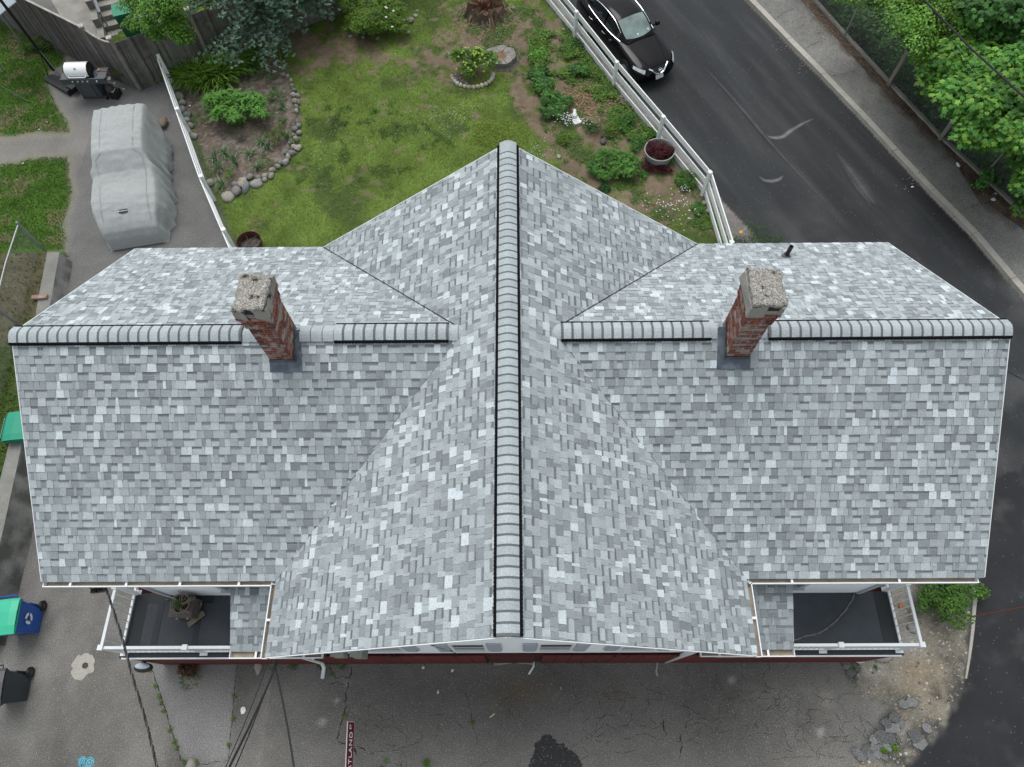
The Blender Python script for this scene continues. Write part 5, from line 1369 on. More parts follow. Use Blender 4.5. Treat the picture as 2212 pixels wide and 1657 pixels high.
# ---- wheeled bins on the left
def wheelie(name, c, rz, colr, lidc, label, logo=False, w=.58, d=.70, h=1.02):
    root = empty(name, (c.x, c.y, 0), label, 'wheeled bin')
    Mx = Matrix.Rotation(rz, 3, 'Z'); P = lambda x, y, z: Vector((c.x, c.y, 0)) + Mx @ Vector((x, y, z))
    t = MB(); n = 8
    lo = [(-.38 * w, -.36 * d), (.38 * w, -.36 * d), (.40 * w, .34 * d), (-.40 * w, .34 * d)]; hi = [(-.48 * w, -.5 * d), (.48 * w, -.5 * d), (.48 * w, .46 * d), (-.48 * w, .46 * d)]
    t.add([P(x, y, .05) for x, y in lo] + [P(x, y, h) for x, y in hi], [(0, 3, 2, 1), (4, 5, 6, 7), (0, 1, 5, 4), (1, 2, 6, 5), (2, 3, 7, 6), (3, 0, 4, 7)], colr)
    t.box(P(0, -.02, h - .03), (w * 1.02, d * 1.0, .05), rz=rz, tone=colr)
    t.box(P(0, .42 * d, .28), (w * .6, .12, .4), rz=rz, tone=tuple(q * .8 for q in colr))
    t.build('tub', M['plastic'], root)
    l_ = MB(); prof = [(-.56 * d, -.02), (-.55 * d, .02), (-.3 * d, .055), (.1 * d, .065), (.42 * d, .045), (.5 * d, .01)]
    for xs in (1,):
        vs = [P(-.52 * w, y, h + z + .02) for y, z in prof] + [P(-.3 * w, y, h + z + .045) for y, z in prof] + [P(.3 * w, y, h + z + .045) for y, z in prof] + [P(.52 * w, y, h + z + .02) for y, z in prof]
        k = len(prof); fs = [(c_ * k + i, (c_ + 1) * k + i, (c_ + 1) * k + i + 1, c_ * k + i + 1) for c_ in range(3) for i in range(k - 1)]
        l_.add(vs, fs, lidc)
        l_.box(P(0, -.02, h + .012), (w * 1.05, d * 1.04, .03), rz=rz, tone=tuple(q * .85 for q in lidc))
        for yy in (-.2, -.05): l_.bar(P(-.42 * w, yy * d, h + .088), P(.42 * w, yy * d, h + .088), .008, .006, tone=tuple(q * .6 for q in lidc))
    l_.build('lid', M['plastic'], root, smooth=False)
    hd_ = MB(); hd_.tube([P(-.36 * w, .5 * d, h - .02), P(-.36 * w, .6 * d, h + .0), P(.36 * w, .6 * d, h + .0), P(.36 * w, .5 * d, h - .02)], .016, 6, tone=colr); hd_.build('handle', M['plastic'], root)
    for s_ in (-1, 1):
        wh = MB(); wh.tube([P(s_ * .42 * w - .03, .46 * d, .12), P(s_ * .42 * w + .03, .46 * d, .12)], .12, 18, tone=.012); wh.tube([P(s_ * .42 * w - .035, .46 * d, .12), P(s_ * .42 * w + .035, .46 * d, .12)], .05, 12, tone=.05)
        wh.build('wheel', M['plastic'], root)
    if logo:
        cface = P(.455 * w, -.02, .62); e1 = (Mx @ Vector((0, 1, 0))); e2 = Vector((0, 0, 1))
        lg = MB(); nrm = Mx @ Vector((1, 0, 0)); k = 20
        rad = .13
        for tk_ in range(3):
            a0_, a1_ = tk_ * 2.094 + .2, tk_ * 2.094 + 1.8
            ps = [cface + nrm * .028 + (e1 * math.cos(a) + e2 * math.sin(a)) * rad * r_ for r_ in (.5, 1) for a in np.linspace(a0_, a1_, 7)]
            lg.add(ps, [(i, i + 1, i + 8, i + 7) for i in range(6)], (.7, .75, .8))
        lg.build('recycling_mark', M['plain'], root)
    return root
b1 = (ZF(150, 290, 1.05) + ZF(130, 570, 1.05)) / 2; b1.z = 0
wheelie('wheeled_bin', b1 + Vector((-.36, -.02, 0)), R(6), (.014, .09, .38), (.03, .42, .25), 'blue wheeled bin under a bright green lid on the left drive', logo=True, w=.70, d=.74)
b2 = (ZF(60, 900, 1.0) + ZF(40, 1150, 1.0)) / 2; b2.z = 0
wheelie('wheeled_bin', b2 + Vector((-.38, .03, 0)), R(8), (.03, .042, .05), (.045, .045, .05), 'dark grey wheeled bin at the lower left edge', w=.66, d=.72)
b3 = ZK(160, 425, 1.0); b3.z = 0
wheelie('wheeled_bin', b3 + Vector((-.0, -.02, 0)), R(96), (.01, .2, .13), (.012, .26, .16), 'green wheeled bin half hidden under the left roof edge', w=.75, d=.66)

# ---- retaining wall, chain-link fences
rw = MB()
wt = [ZE(378, 620, .5), ZE(290, 1085, .5)]; we = [ZE(476, 622, .5), ZE(395, 1085, .5)]
top = [V2(wt[0]), V2(wt[1]), (-12.85, 2.6), (-12.75, .6), (-12.5, -1.8), (-12.4, -4.2)]
edg = [V2(we[0]), V2(we[1]), (-12.55, 2.6), (-12.42, .6), (-12.12, -1.8), (-12.0, -4.2)]
hts = [.5, .5, .6, .8, .9, .9]
rwall = empty('retaining_wall', (-12.8, 2, 0), 'stained concrete retaining wall along the left side of the drive', 'wall')
M['walldirty'] = new_mat('stained_concrete', (.24, .24, .225), rough=.95, var=.3, vs=2.2, fine=.2, fs=30, bump=.5, bs=20, tint=(.10, .10, .09))
M['walltop'] = new_mat('worn_wall_top', (.21, .205, .19), rough=.95, var=.2, vs=3, fine=.18, fs=40, bump=.4)
for i in range(5):
    a0_, a1_, b0_, b1_ = top[i], top[i + 1], edg[i], edg[i + 1]; z0_, z1_ = hts[i], hts[i + 1]
    m_ = MB(); vs = [(*a0_, -.05), (*a1_, -.05), (*b1_, -.05), (*b0_, -.05), (*a0_, z0_), (*a1_, z1_), (*b1_, z1_), (*b0_, z0_)]
    vs[2] = (b1_[0] + .12, b1_[1], -.05); vs[3] = (b0_[0] + .12, b0_[1], -.05)
    m_.add(vs, [(0, 1, 2, 3), (0, 4, 5, 1), (1, 5, 6, 2), (2, 6, 7, 3), (3, 7, 4, 0)]); m_.add(vs[4:], [(0, 3, 2, 1)], mi=1)
    m_.build('wall_section', [M['walldirty'], M['walltop']], rwall)
bk = ZE(328, 990, .5); bm = MB()
bm = MB(); bm.box((bk.x, bk.y, .55), (.42, .12, .08), rz=.08, tone=(.30, .19, .15)); bm.build('loose_brick', M['brick'], loc=(bk.x, bk.y, .5), label='pale red brick lying on the concrete wall by the wire fence', cat='brick')
# raised ground behind the wall
hb = MB()
hb.add([(*top[i], hts[i] - .03) for i in range(6)] + [(-20, top[i][1], hts[i] + .1) for i in range(6)], [(i, i + 1, i + 7, i + 6) for i in range(5)])
bk_ = np.array
_n = 60
bx_, by_ = np.meshgrid(np.linspace(0, 1, 70), np.linspace(0, 1, 150), indexing='ij')
ty = np.array([p[1] for p in top])[::-1]; tx = np.array([p[0] for p in top])[::-1]; th_ = np.array(hts)[::-1]
yy_ = ty[0] + (ty[-1] - ty[0]) * by_; xw_ = np.interp(yy_, ty, tx); xx_ = xw_ - .01 - bx_ * 7; zz_ = np.interp(yy_, ty, th_) - .03 + (fbm(xx_, yy_, 2, 3, 61) - .5) * .12 * np.clip(bx_ * 8, 0, 1)
cc_ = C3((.115, .105, .062)) * (.5 + .9 * fbm(xx_.ravel(), yy_.ravel(), 4, 4, 62))[:, None]
gmask = np.clip((fbm(xx_.ravel(), yy_.ravel(), 1.1, 3, 63) - .45) * 5 + np.clip(-(yy_.ravel() - 3.2) / 2, -1, .8), 0, 1); cc_ = mixc(cc_, C3((.055, .09, .02)), gmask)
ii = np.arange(70 * 150).reshape(70, 150); f_ = np.stack([ii[:-1, :-1], ii[:-1, 1:], ii[1:, 1:], ii[1:, :-1]], -1).reshape(-1, 4)
np_mesh('raised_bank', np.c_[xx_.ravel(), yy_.ravel(), zz_.ravel()], f_, M['grass_ground'], tone=cc_, domain='POINT', smooth=True, kind='structure')
k_ = rng.integers(0, len(cc_), 26000); k_ = k_[rng.random(26000) < .35 + .65 * gmask[k_]]
jx = xx_.ravel()[k_] + rng.normal(0, .04, len(k_)); jy = yy_.ravel()[k_] + rng.normal(0, .03, len(k_))
jx = np.minimum(jx, np.interp(jy, ty, tx) - .03)
dry = rng.random((len(k_), 1)) < .35
blades('grass', jx, jy, .10, np.where(dry, [[.20, .17, .09]], [[.06, .115, .02]]) * (.6 + .8 * rng.random((len(k_), 1))), M['leaf'], z0=zz_.ravel()[k_], kind='stuff', label='rough dry grass on the bank behind the concrete wall')

def chainlink(name, pts, zb, h, label, posts, group=None, cell=.055, toprail=True, mat_=None, wire=.0022, rail_at=None):
    root = empty(name, (*pts[0], 0), label, 'fence', group)
    mw = MB(); mat_ = mat_ or M['galv']
    for (a, b) in zip(pts[:-1], pts[1:]):
        a = Vector((*a, zb)); b = Vector((*b, zb)); d = (b - a); Lf = d.length; d.normalize(); nrm = Vector((-d.y, d.x, 0)) * .004
        n = int(Lf / cell)
        for i in range(-int(h / cell), n):
            for sg in (1, -1):
                x0 = i * cell; x1 = x0 + h; z0_, z1_ = 0, h
                if x0 < 0: z0_ = -x0; x0 = 0
                if x1 > Lf: z1_ = h - (x1 - Lf); x1 = Lf
                if x1 <= x0: continue
                if sg < 0: z0_, z1_ = h - z0_, h - z1_
                p0 = a + d * x0 + Vector((0, 0, z0_)) + nrm * sg; p1 = a + d * x1 + Vector((0, 0, z1_)) + nrm * sg
                w_ = (p1 - p0).normalized().cross(nrm.normalized()) * wire
                mw.add([p0 - w_, p0 + w_, p1 + w_, p1 - w_], [(0, 1, 2, 3)])
                w_ = nrm.normalized() * wire
                mw.add([p0 - w_, p0 + w_, p1 + w_, p1 - w_], [(0, 1, 2, 3)])
    mw.build('wire_mesh', mat_, root, kind='stuff')
    for p in posts:
        pm = MB(); pm.tube([(*p, zb - .2), (*p, zb + h + .06)], .032, 8); pm.lathe((*p, zb + h + .05), [(.04, 0), (.035, .03), (.01, .05)], 8); pm.build('post', M['galv'], root)
    if toprail:
        for a, b in zip(pts[:-1], pts[1:]):
            MB().tube([(*a, zb + h), (*b, zb + h)], .022, 8).build('top_rail', M['galv'], root)
    return root
cpost = ZE(360, 600, .3); cy_t = ZE(125, 385, 1.3)
fpts = [V2(cpost), (-13.95, 5.6), (-13.8, 4.2), (-13.6, 2.8), (-13.3, .5), (-13.1, -1.5)]
fpts[0] = (cpost.x - .02, cpost.y)
chainlink('chainlink_fence', fpts, .45, 1.05, 'slack chain-link fence above the concrete wall left of the drive', [fpts[0], fpts[2], fpts[4]], wire=.0018)

lf_ = chainlink('chainlink_fence', fline[:-1], .18, 1.35, 'long chain-link fence between the pavement and the green trees', [fline[2], tuple((Vector(fline[4]) + Vector(fline[5])) / 2)], toprail=False, wire=.0022)
for p in (fline[3], fline[4]):
    pm = MB(); pm.box((p[0], p[1], .75), (.12, .12, 1.3), rz=.6, tone=(.22, .20, .18)); pm.build('wooden_post', M['greywood'], lf_)

# ==================================================================== plants
LAST_Z = [.004]
G1 = np.array([0.05, 0.11, 0.022])
def norm_(v): return v / (np.linalg.norm(v, axis=1, keepdims=True) + 1e-9)
def leaf_mesh(name, C_, N_, D_, length, width, tone, mat_, parent=None, lobes=1, fold=.12, droop=0.0, **kw):
    """C_ base points, N_ leaf normals, D_ growth directions; kite leaves, or three/five kites for lobed leaves"""
    n = len(C_); N_ = norm_(N_); D_ = norm_(D_ - N_ * (D_ * N_).sum(1, keepdims=True)); S_ = np.cross(N_, D_)
    length = np.broadcast_to(length, (n,))[:, None]; width = np.broadcast_to(width, (n,))[:, None]
    V_, T_ = [], []
    angs = {1: [0], 3: [0, .85, -.85], 5: [0, .75, -.75, 1.7, -1.7]}[lobes]
    for q, a in enumerate(angs):
        ln = length * (1 if q == 0 else (.85 if q < 3 else .5)); w = width * (1 if lobes == 1 else .8)
        d = D_ * math.cos(a) + S_ * math.sin(a); s = np.cross(N_, d)
        v0 = C_; v1 = C_ + d * ln * .45 + s * w * .5 + N_ * fold * w; v2 = C_ + d * ln - N_ * droop * ln; v3 = C_ + d * ln * .45 - s * w * .5 + N_ * fold * w
        V_.append(np.stack([v0, v3, v2, v1], 1)); T_.append(tone)
    V_ = np.concatenate(V_); T_ = np.concatenate(T_)
    return np_mesh(name, V_.reshape(-1, 3), np.arange(4 * len(V_)).reshape(-1, 4), mat_, parent=parent, tone=np.clip(T_, 0.003, 1), **kw)
def rdir(n):
    v = rng.normal(size=(n, 3)); return norm_(v)
def crown_pts(blobs, n, shell=.55, sub=9, sr=.42):
    """points in a union of ellipsoids, each broken into smaller clumps on its surface"""
    B = np.array(blobs, float)
    if sub:
        B0 = np.repeat(B, sub, axis=0); dd_ = rdir(len(B0)); dd_[:, 2] = np.abs(dd_[:, 2]) * .9 - .1; B1 = B0.copy()
        B1[:, :3] += dd_ * B0[:, 3:6] * (.62 + .34 * rng.random((len(B0), 1))); B1[:, 3:6] *= sr * (.6 + .7 * rng.random((len(B0), 1))); B = np.concatenate([B * [1, 1, 1, .72, .72, .72], B1])
    w = (B[:, 3] * B[:, 4] + B[:, 3] * B[:, 5]) ; w = w / w.sum()
    k = rng.choice(len(B), n, p=w); d = rdir(n); d[:, 2] = np.where(rng.random(n) < .7, np.abs(d[:, 2]), d[:, 2])
    r = shell + (1 - shell) * rng.random(n) ** .6; r *= 1 + .18 * rng.normal(size=n) * .5
    P_ = B[k, :3] + d * B[k, 3:6] * r[:, None]
    return P_, d, r
def tones(base, n, var=.35, mixto=None, p=None):
    t = np.array(base)[None, :] * (1 - var + 2 * var * rng.random((n, 1)))
    if mixto is not None: t = np.where((rng.random((n, 1)) < p), np.array(mixto)[None, :] * (1 - var + 2 * var * rng.random((n, 1))), t)
    return t
def bush(name, c, rx, ry, h, n, ll, lw, base, label, cat='shrub', lobes=1, mixto=None, p=.2, lumps=7, group=None, spread=.4, stems=3, z0=0., gap=.0, clump=None, fold=.12):
    root = empty(name, (c[0], c[1], z0), label, cat, group)
    blobs = [(c[0], c[1], z0 + h * .45, rx * .62, ry * .62, h * .5)]
    for i in range(lumps):
        a = rng.random() * 6.28; q = .35 + .55 * rng.random(); s = .26 + .2 * rng.random()
        blobs.append((c[0] + math.cos(a) * rx * q, c[1] + math.sin(a) * ry * q, z0 + h * (.35 + .4 * rng.random()), rx * s, ry * s, h * s * .8))
    if clump:                                  # whorls: every tip a star of leaves
        tips, d, r = crown_pts(blobs, n // clump, .75); tips = tips[tips[:, 2] > z0 + .03]; d = d[:len(tips)]
        k = np.repeat(np.arange(len(tips)), clump); m_ = len(k)
        Cc = tips[k] + rdir(m_) * ll * .08; Cc[:, 2] += rng.random(m_) * ll * .3
        Dd = rdir(m_) * [1, 1, .35] + [0, 0, .25]; Nn = np.tile([0, 0, 1.0], (m_, 1)) + rdir(m_) * .3
        ctr_b = (.7 + .6 * rng.random((len(tips), 1)))[k]
        T_ = tones(base, m_, .2, mixto, p) * ctr_b
        leaf_mesh('foliage', Cc, Nn, Dd, ll * (.6 + .5 * rng.random(m_)), lw, T_, M['leaf'], root, droop=.12, fold=fold)
        heads = tips
    else:
        P_, d, r = crown_pts(blobs, n); ok = P_[:, 2] > z0 + .02; P_, d, r = P_[ok], d[ok], r[ok]; m_ = len(P_)
        Nn = d * .6 + [0, 0, .7] + rdir(m_) * .45; Dd = d * .7 + rdir(m_) * .8
        cl = fbm(P_[:, 0] * 1, P_[:, 1] + P_[:, 2], 3.2, 2, 71)[:, None]
        T_ = tones(base, m_, .3, mixto, p) * (.55 + .9 * cl)
        leaf_mesh('foliage', P_, Nn, Dd, ll * (.6 + .6 * rng.random(m_)), lw * (.7 + .5 * rng.random(m_)), T_, M['leaf'], root, lobes=lobes, droop=.1, fold=fold)
    if stems:
        st_ = MB()
        for i in range(stems):
            a = rng.random() * 6.28; e = Vector((c[0] + math.cos(a) * rx * .4, c[1] + math.sin(a) * ry * .4, z0 + h * .6))
            st_.tube([(c[0] + math.cos(a) * .03, c[1] + math.sin(a) * .03, z0 - .05), e.lerp(Vector((c[0], c[1], z0)), .5), e], [.012 + h * .012, .01 + h * .006, .005], 5)
        st_.build('stem', M['bark'], root)
    return root

def xy(v): return (v.x, v.y)
# --- maples and other trees beyond the street
def tree(name, base, blobs, n, ll, lw, tone, label, lobes, mixto, p, group='trees beyond the chain-link fence', cat='tree'):
    root = empty(name, (base[0], base[1], -.5), label, cat, group)
    P_, d, r = crown_pts([(b[0] + .42, b[1] + .22, b[2], b[3] * .98, b[4] * .98, b[5] * .9) for b in blobs], int(n * 1.7), .5, 15, .42)
    m_ = len(P_); Nn = d * .45 + [0, 0, .8] + rdir(m_) * .35; Dd = d * .8 + rdir(m_) * .7 - [0, 0, .15]
    cl = fbm(P_[:, 0], P_[:, 1] + P_[:, 2] * .5, 1.3, 3, 72)[:, None]
    T_ = tones(tone, m_, .28, mixto, p) * (.35 + 1.25 * cl)
    leaf_mesh('crown', P_, Nn, Dd, ll * (.6 + .6 * rng.random(m_)), lw * (.8 + .4 * rng.random(m_)), T_, M['leaf'], root, lobes=lobes, droop=.12, fold=.15)
    t_ = MB(); b0_ = Vector((base[0], base[1], -.6)); main = max(blobs, key=lambda b: b[3])
    t_.tube([b0_, b0_.lerp(Vector(main[:3]), .5) + Vector((.1, -.1, 0)), Vector(main[:3])], [.15, .11, .05], 8)
    t_.build('trunk', M['bark'], root)
    lb = MB()
    for b_ in blobs:
        s_ = b0_.lerp(Vector(main[:3]), .45); e_ = Vector(b_[:3]); mid = s_.lerp(e_, .5) + Vector((0, 0, .2))
        lb.tube([s_, mid, e_], [.05, .035, .012], 5)
    lb.build('limbs', M['bark'], root)
    return root
def B_(zf, x, y, z, rx, ry, rz): q = zf(x, y, z); return (q.x, q.y, z, rx, ry, rz)
YG, DGn, MG = (0.17, 0.34, 0.045), (0.05, 0.145, 0.032), (0.085, 0.24, 0.044)
tree('young_tree', xy(ZD(1500, 160)), [B_(ZD, 1420, 200, 3.0, 1.1, 1.3, .9), B_(ZD, 1580, 330, 2.6, 1.0, .9, .8), B_(ZD, 1320, 60, 3.0, .9, .8, .7), B_(ZD, 1650, 130, 3.4, 1.0, 1.0, .8), B_(ZD, 1500, 430, 2.3, .7, .5, .5), B_(ZD, 1050, 20, 2.4, 1.0, .6, .6), B_(ZD, 1520, -60, 3.6, 1.2, 1.0, .9)],
     13000, .095, .055, YG, 'yellow-green small-leaved tree leaning over the chain-link fence', 1, MG, .3)
tree('maple_tree', xy(ZD(2000, 400)), [B_(ZD, 1800, 640, 3.0, 1.5, 1.3, 1.0), B_(ZD, 1620, 600, 2.4, .8, .8, .7), B_(ZD, 1980, 760, 3.2, 1.4, 1.3, .9), B_(ZD, 1900, 930, 2.8, 1.1, .9, .8), B_(ZD, 2150, 950, 3.0, 1.0, 1.0, .9), B_(ZD, 1760, 760, 2.5, .8, .6, .6), B_(ZD, 2100, 600, 3.6, 1.3, 1.2, .9)],
     11000, .13, .075, MG, 'bright green broad-leaved maple hanging lowest over the fence', 5, YG, .35)
tree('maple_tree', xy(ZD(2150, 60)), [B_(ZD, 2080, 180, 4.0, 1.5, 1.4, 1.0), B_(ZD, 1950, 60, 3.6, 1.2, 1.0, .9), B_(ZD, 2220, 330, 4.0, 1.2, 1.2, 1.0), B_(ZD, 2120, -40, 4.2, 1.4, 1.2, 1.0), B_(ZD, 1800, 20, 3.0, .8, .8, .7)],
     8500, .125, .07, (0.05, 0.14, 0.032), 'deeper green maple filling the top right corner', 5, MG, .4)
tree('maple_tree', xy(ZD(2250, 1250)), [B_(ZD, 2230, 1290, 2.2, .8, .9, .7), B_(ZD, 2180, 1440, 1.6, .5, .5, .4), B_(ZD, 2300, 1080, 2.6, .9, .9, .8)],
     2200, .125, .07, MG, 'small maple boughs at the right edge above the fence', 5, YG, .3)
def undergrowth(name, pts, r, n, tone, label, zr=(0, 1.0), ll=.11):
    P0 = np.array([xy(p) for p in pts]); k = rng.integers(0, len(P0), n)
    P_ = np.c_[P0[k] + rng.normal(0, r, (n, 2)), zr[0] + (zr[1] - zr[0]) * rng.random(n)]
    P_ = P_[sdist(P_[:, 0], P_[:, 1], WOODS) > .12]; m_ = len(P_); cl = fbm(P_[:, 0], P_[:, 1], 1.1, 3, 75)[:, None]
    o = leaf_mesh(name, P_, np.tile([0, 0, 1.], (m_, 1)) + rdir(m_) * .5, rdir(m_), ll * (.5 + .8 * rng.random(m_)), ll * .6, tones(tone, m_, .35) * (.3 + 1.2 * cl), M['leaf'], lobes=3, droop=.1, kind='stuff', label=label)
    return o
undergrowth('undergrowth', [ZD(x_, y_) for x_, y_ in ((900, 20), (1050, 120), (1180, 300), (1320, 420), (1450, 560), (1600, 700), (1750, 950), (1900, 1100), (2050, 1260), (2200, 1400), (1700, 300), (2000, 600), (2200, 900), (1500, 0), (2100, 1100), (1900, 300))], .85, 30000, (0.065, 0.165, 0.034), 'dark leafy undergrowth behind the long chain-link fence')
for q, s_, lb_ in ((ZD(1890, 1290), .45, 'low leafy vine spilling through the fence onto the pavement edge'), (ZD(1380, 560), .22, 'small leafy sprig climbing the fence below the yellow-green tree'), (ZD(1330, 520), .2, None)):
    if lb_: bush('vine_clump', xy(q), s_, s_ * .8, .7, 320 if s_ > .4 else 120, .10, .06, MG, lb_, 'vine', lobes=3, mixto=DGn, p=.4, stems=2)
# overhead wires at the top right
for (a, b, r_, lb_) in ((ZD(1510, -20, 6.5), ZD(2230, 680, 6.5), .022, 'thick black overhead cable crossing the maples'), (ZD(1580, 60, 6.2), ZD(1800, 380, 5.4), .008, 'thin overhead wire beside the thick cable in the maples')):
    d_ = (b - a); w_ = MB(); w_.tube([a - d_ * .3, a, a.lerp(b, .5) - Vector((0, 0, .05)), b, b + d_ * .4], r_, 6)
    w_.build('overhead_cable', M['black'], loc=a, label=lb_, cat='cable')

# --- spruce over the board fence
sb = ZB(700, 165)
sp_ = empty('spruce_tree', (sb.x, sb.y, 0), 'blue-green spruce spreading over the grey board fence', 'tree')
tk_ = MB(); tk_.tube([(sb.x, sb.y, -.1), (sb.x + .05, sb.y, 3.5), (sb.x, sb.y, 7.5)], [.22, .15, .03], 10); tk_.build('trunk', M['bark'], sp_)
br = MB(); NC, NN, ND, NT = [], [], [], []
for i in range(430):
    z_ = .9 + 6.2 * (i / 430) ** 1.25; a = rng.random() * 6.28; reach = (3.25 - .40 * z_) * rng.uniform(.75, 1.12)
    # low boughs reach farthest to the south-west
    reach *= 1 + .28 * max(0, math.cos(a - R(215))) * (z_ < 3)
    d = np.array([math.cos(a), math.sin(a), 0]); k = 7; path = []
    for q in range(k):
        t = q / (k - 1); path.append((sb.x + d[0] * reach * t, sb.y + d[1] * reach * t, z_ + .15 * t - .35 * t * t * reach * .4))
    path = [(x_, y_, max(.12, z__)) for x_, y_, z__ in path]
    br.tube(path, [.03 - .0038 * q for q in range(k)], 4, cap=False)
    side = np.array([-d[1], d[0], 0])
    for q in range(32):
        t = .28 + .72 * (q + rng.random()) / 32; off_ = rng.normal(0, .20 * (1.25 - t) + .06)
        P0 = np.array([np.interp(t * 6, range(7), [p[c] for p in path]) for c in range(3)]) + side * off_ + [0, 0, -.04 * abs(off_) + rng.normal(0, .03)]
        bd = norm_((d * .8 + side * np.sign(off_) * .8 + [0, 0, .15])[None])[0]; tn = rng.random() * .6 + .7
        for e in range(7):
            an = (e - 3) * .42 + rng.normal(0, .1); dd = bd * math.cos(an) + np.cross([0, 0, 1], bd) * math.sin(an) + [0, 0, rng.normal(.1, .15)]
            NC.append(P0); ND.append(dd); NN.append([rng.normal(0, .3), rng.normal(0, .3), 1]); NT.append(np.array([0.135, 0.24, 0.165]) * tn * rng.uniform(.8, 1.2))
br.build('branches', M['bark'], sp_)
leaf_mesh('needles', np.array(NC), np.array(NN, float), np.array(ND), .12, .036, np.array(NT), M['leaf'], sp_, fold=.05)
# --- leafy climber at the fence, rose bush, garden shrubs
cb = ZA(1500, 220)
rt = empty('plum_tree', (cb.x, cb.y + .8, 0), 'fresh green small tree over the steps, left of the spruce', 'tree')
bl = [B_(ZA, 1400, 130, 2.4, .9, .7, .6), B_(ZA, 1250, 60, 2.4, .6, .5, .5), B_(ZA, 1560, 250, 2.2, .6, .45, .45), B_(ZA, 1380, 300, 1.9, .4, .3, .3), B_(ZA, 1650, 340, 1.9, .35, .3, .35), B_(ZA, 1500, 20, 2.8, .9, .7, .6), B_(ZA, 1180, 230, 1.9, .35, .25, .25)]
P_, d, r = crown_pts(bl, 10000, .5); m_ = len(P_)
leaf_mesh('crown', P_, d * .4 + [0, 0, .8] + rdir(m_) * .4, d + rdir(m_) * .8, .085 * (.6 + .6 * rng.random(m_)), .05, tones((0.085, 0.21, 0.025), m_, .35, (.14, .28, .03), .3) * (.5 + 1. * fbm(P_[:, 0], P_[:, 1], 2.5, 2, 76))[:, None], M['leaf'], rt, droop=.1)
t_ = MB(); t_.tube([(cb.x, cb.y + .8, 0), (cb.x + .05, cb.y + .7, 1.2), bl[0][:3]], [.06, .05, .02], 6); t_.build('trunk', M['bark'], rt)
lb = MB()
for b_ in bl: lb.tube([(cb.x + .05, cb.y + .7, 1.2), b_[:3]], [.03, .008], 5)
lb.build('limbs', M['bark'], rt)
rc = ZB(1600, 230)
rc = gp(805, 34, .5)
rose = bush('rose_bush', (rc.x, rc.y), 1.4, 1.3, 1.1, 20000, .065, .045, (0.12, 0.21, 0.025), 'bright yellow-green rounded shrub with a few white flowers right of the spruce', mixto=(.08, .17, .02), p=.4, lumps=10)
fx = [ZB(1650, 75, 1.0), ZB(1640, 65, 1.02), ZB(1710, 100, .95), ZB(1645, 155, .9), ZB(1800, 180, .6), ZB(1700, 240, .7)]
for q in fx:
    fm = MB()
    for k in range(5): a = k * 1.256; fm.add([q, q + Vector((math.cos(a) * .035, math.sin(a) * .035, .012)), q + Vector((math.cos(a + .5) * .05, math.sin(a + .5) * .05, .02)), q + Vector((math.cos(a + 1) * .035, math.sin(a + 1) * .035, .012))], [(0, 1, 2, 3)], (.75, .7, .72))
    fm.build('flower', M['petal'], rose)
hy = ZC(350, 560)
hyd = bush('hydrangea', (hy.x, hy.y + .1), .68, .62, .85, 1500, .10, .075, (0.085, 0.19, 0.022), 'round yellow-green hydrangea ringed with stones', 'shrub', mixto=(.12, .24, .03), p=.3, lumps=8)
for i in range(58):
    d = rdir(1)[0]; d[2] = abs(d[2]); q = Vector((hy.x + d[0] * .6, hy.y + .1 + d[1] * .55, .42 + d[2] * .5))
    fm = MB(); fm.lathe(q, [(.012, -.03), (.045, -.005), (.04, .02), (.012, .035)], 7, tone=(.30 * random.uniform(.8, 1.1), .40, .07)); fm.build('flower_head', M['petal'], hyd)

def strap_clump(name, c, n, length, w, base, label, z0=0., spread=1.0, cat='plant', group=None, upright=.9, mixto=None):
    root = empty(name, (c[0], c[1], z0), label, cat, group)
    a = rng.random(n) * 6.28; ln = length * (.6 + .5 * rng.random(n)); o = rng.random((n, 1)) ** .5 * .28 * spread * np.c_[np.cos(a), np.sin(a)]
    a2 = a + rng.normal(0, .5, n); d = np.c_[np.cos(a2), np.sin(a2)]
    base_p = np.c_[c[0] + o[:, 0], c[1] + o[:, 1], np.full(n, z0)]; lean = (.45 if length > .8 else .25) + (.55 if length > .8 else .75) * rng.random(n)
    K = 5; V_ = np.zeros((n, K + 1, 2, 3))
    for k in range(K + 1):
        t = k / K; hor = lean * ln * (t ** 1.4) * .8; ver = ln * upright * (t - .62 * lean * t * t * 1.25)
        P_ = base_p + np.c_[d * hor[:, None], ver]; s = np.c_[-d[:, 1], d[:, 0], np.zeros(n)] * (w * (1 - t ** 2.2) * .5 + .001)
        V_[:, k, 0] = P_ - s; V_[:, k, 1] = P_ + s
    idx_ = np.arange(n * (K + 1) * 2).reshape(n, K + 1, 2); F_ = np.stack([idx_[:, :-1, 0], idx_[:, :-1, 1], idx_[:, 1:, 1], idx_[:, 1:, 0]], -1).reshape(-1, 4)
    T_ = np.repeat(tones(base, n, .3, mixto, .3), K, axis=0)
    np_mesh('leaves', V_.reshape(-1, 3), F_, M['leaf'], parent=root, tone=T_, smooth=True)
    return root
LG = (0.17, 0.33, 0.04)
q = ZB(130, 660); strap_clump('daylily_clump', xy(q), 620, 1.15, .048, LG, 'wide arching clump of bright daylily leaves beside the white fence', spread=3.2, mixto=(.055, .13, .02))
q = ZB(-60, 690); strap_clump('daylily_clump', xy(q), 260, 1.05, .046, LG, 'left daylily clump leaning towards the first fence post', spread=1.5, mixto=(.055, .13, .02))
q = ZB(440, 590); strap_clump('daylily_clump', xy(q), 240, 1.0, .042, (.09, .2, .035), 'darker narrow daylily clump under the spruce boughs', spread=1.0)
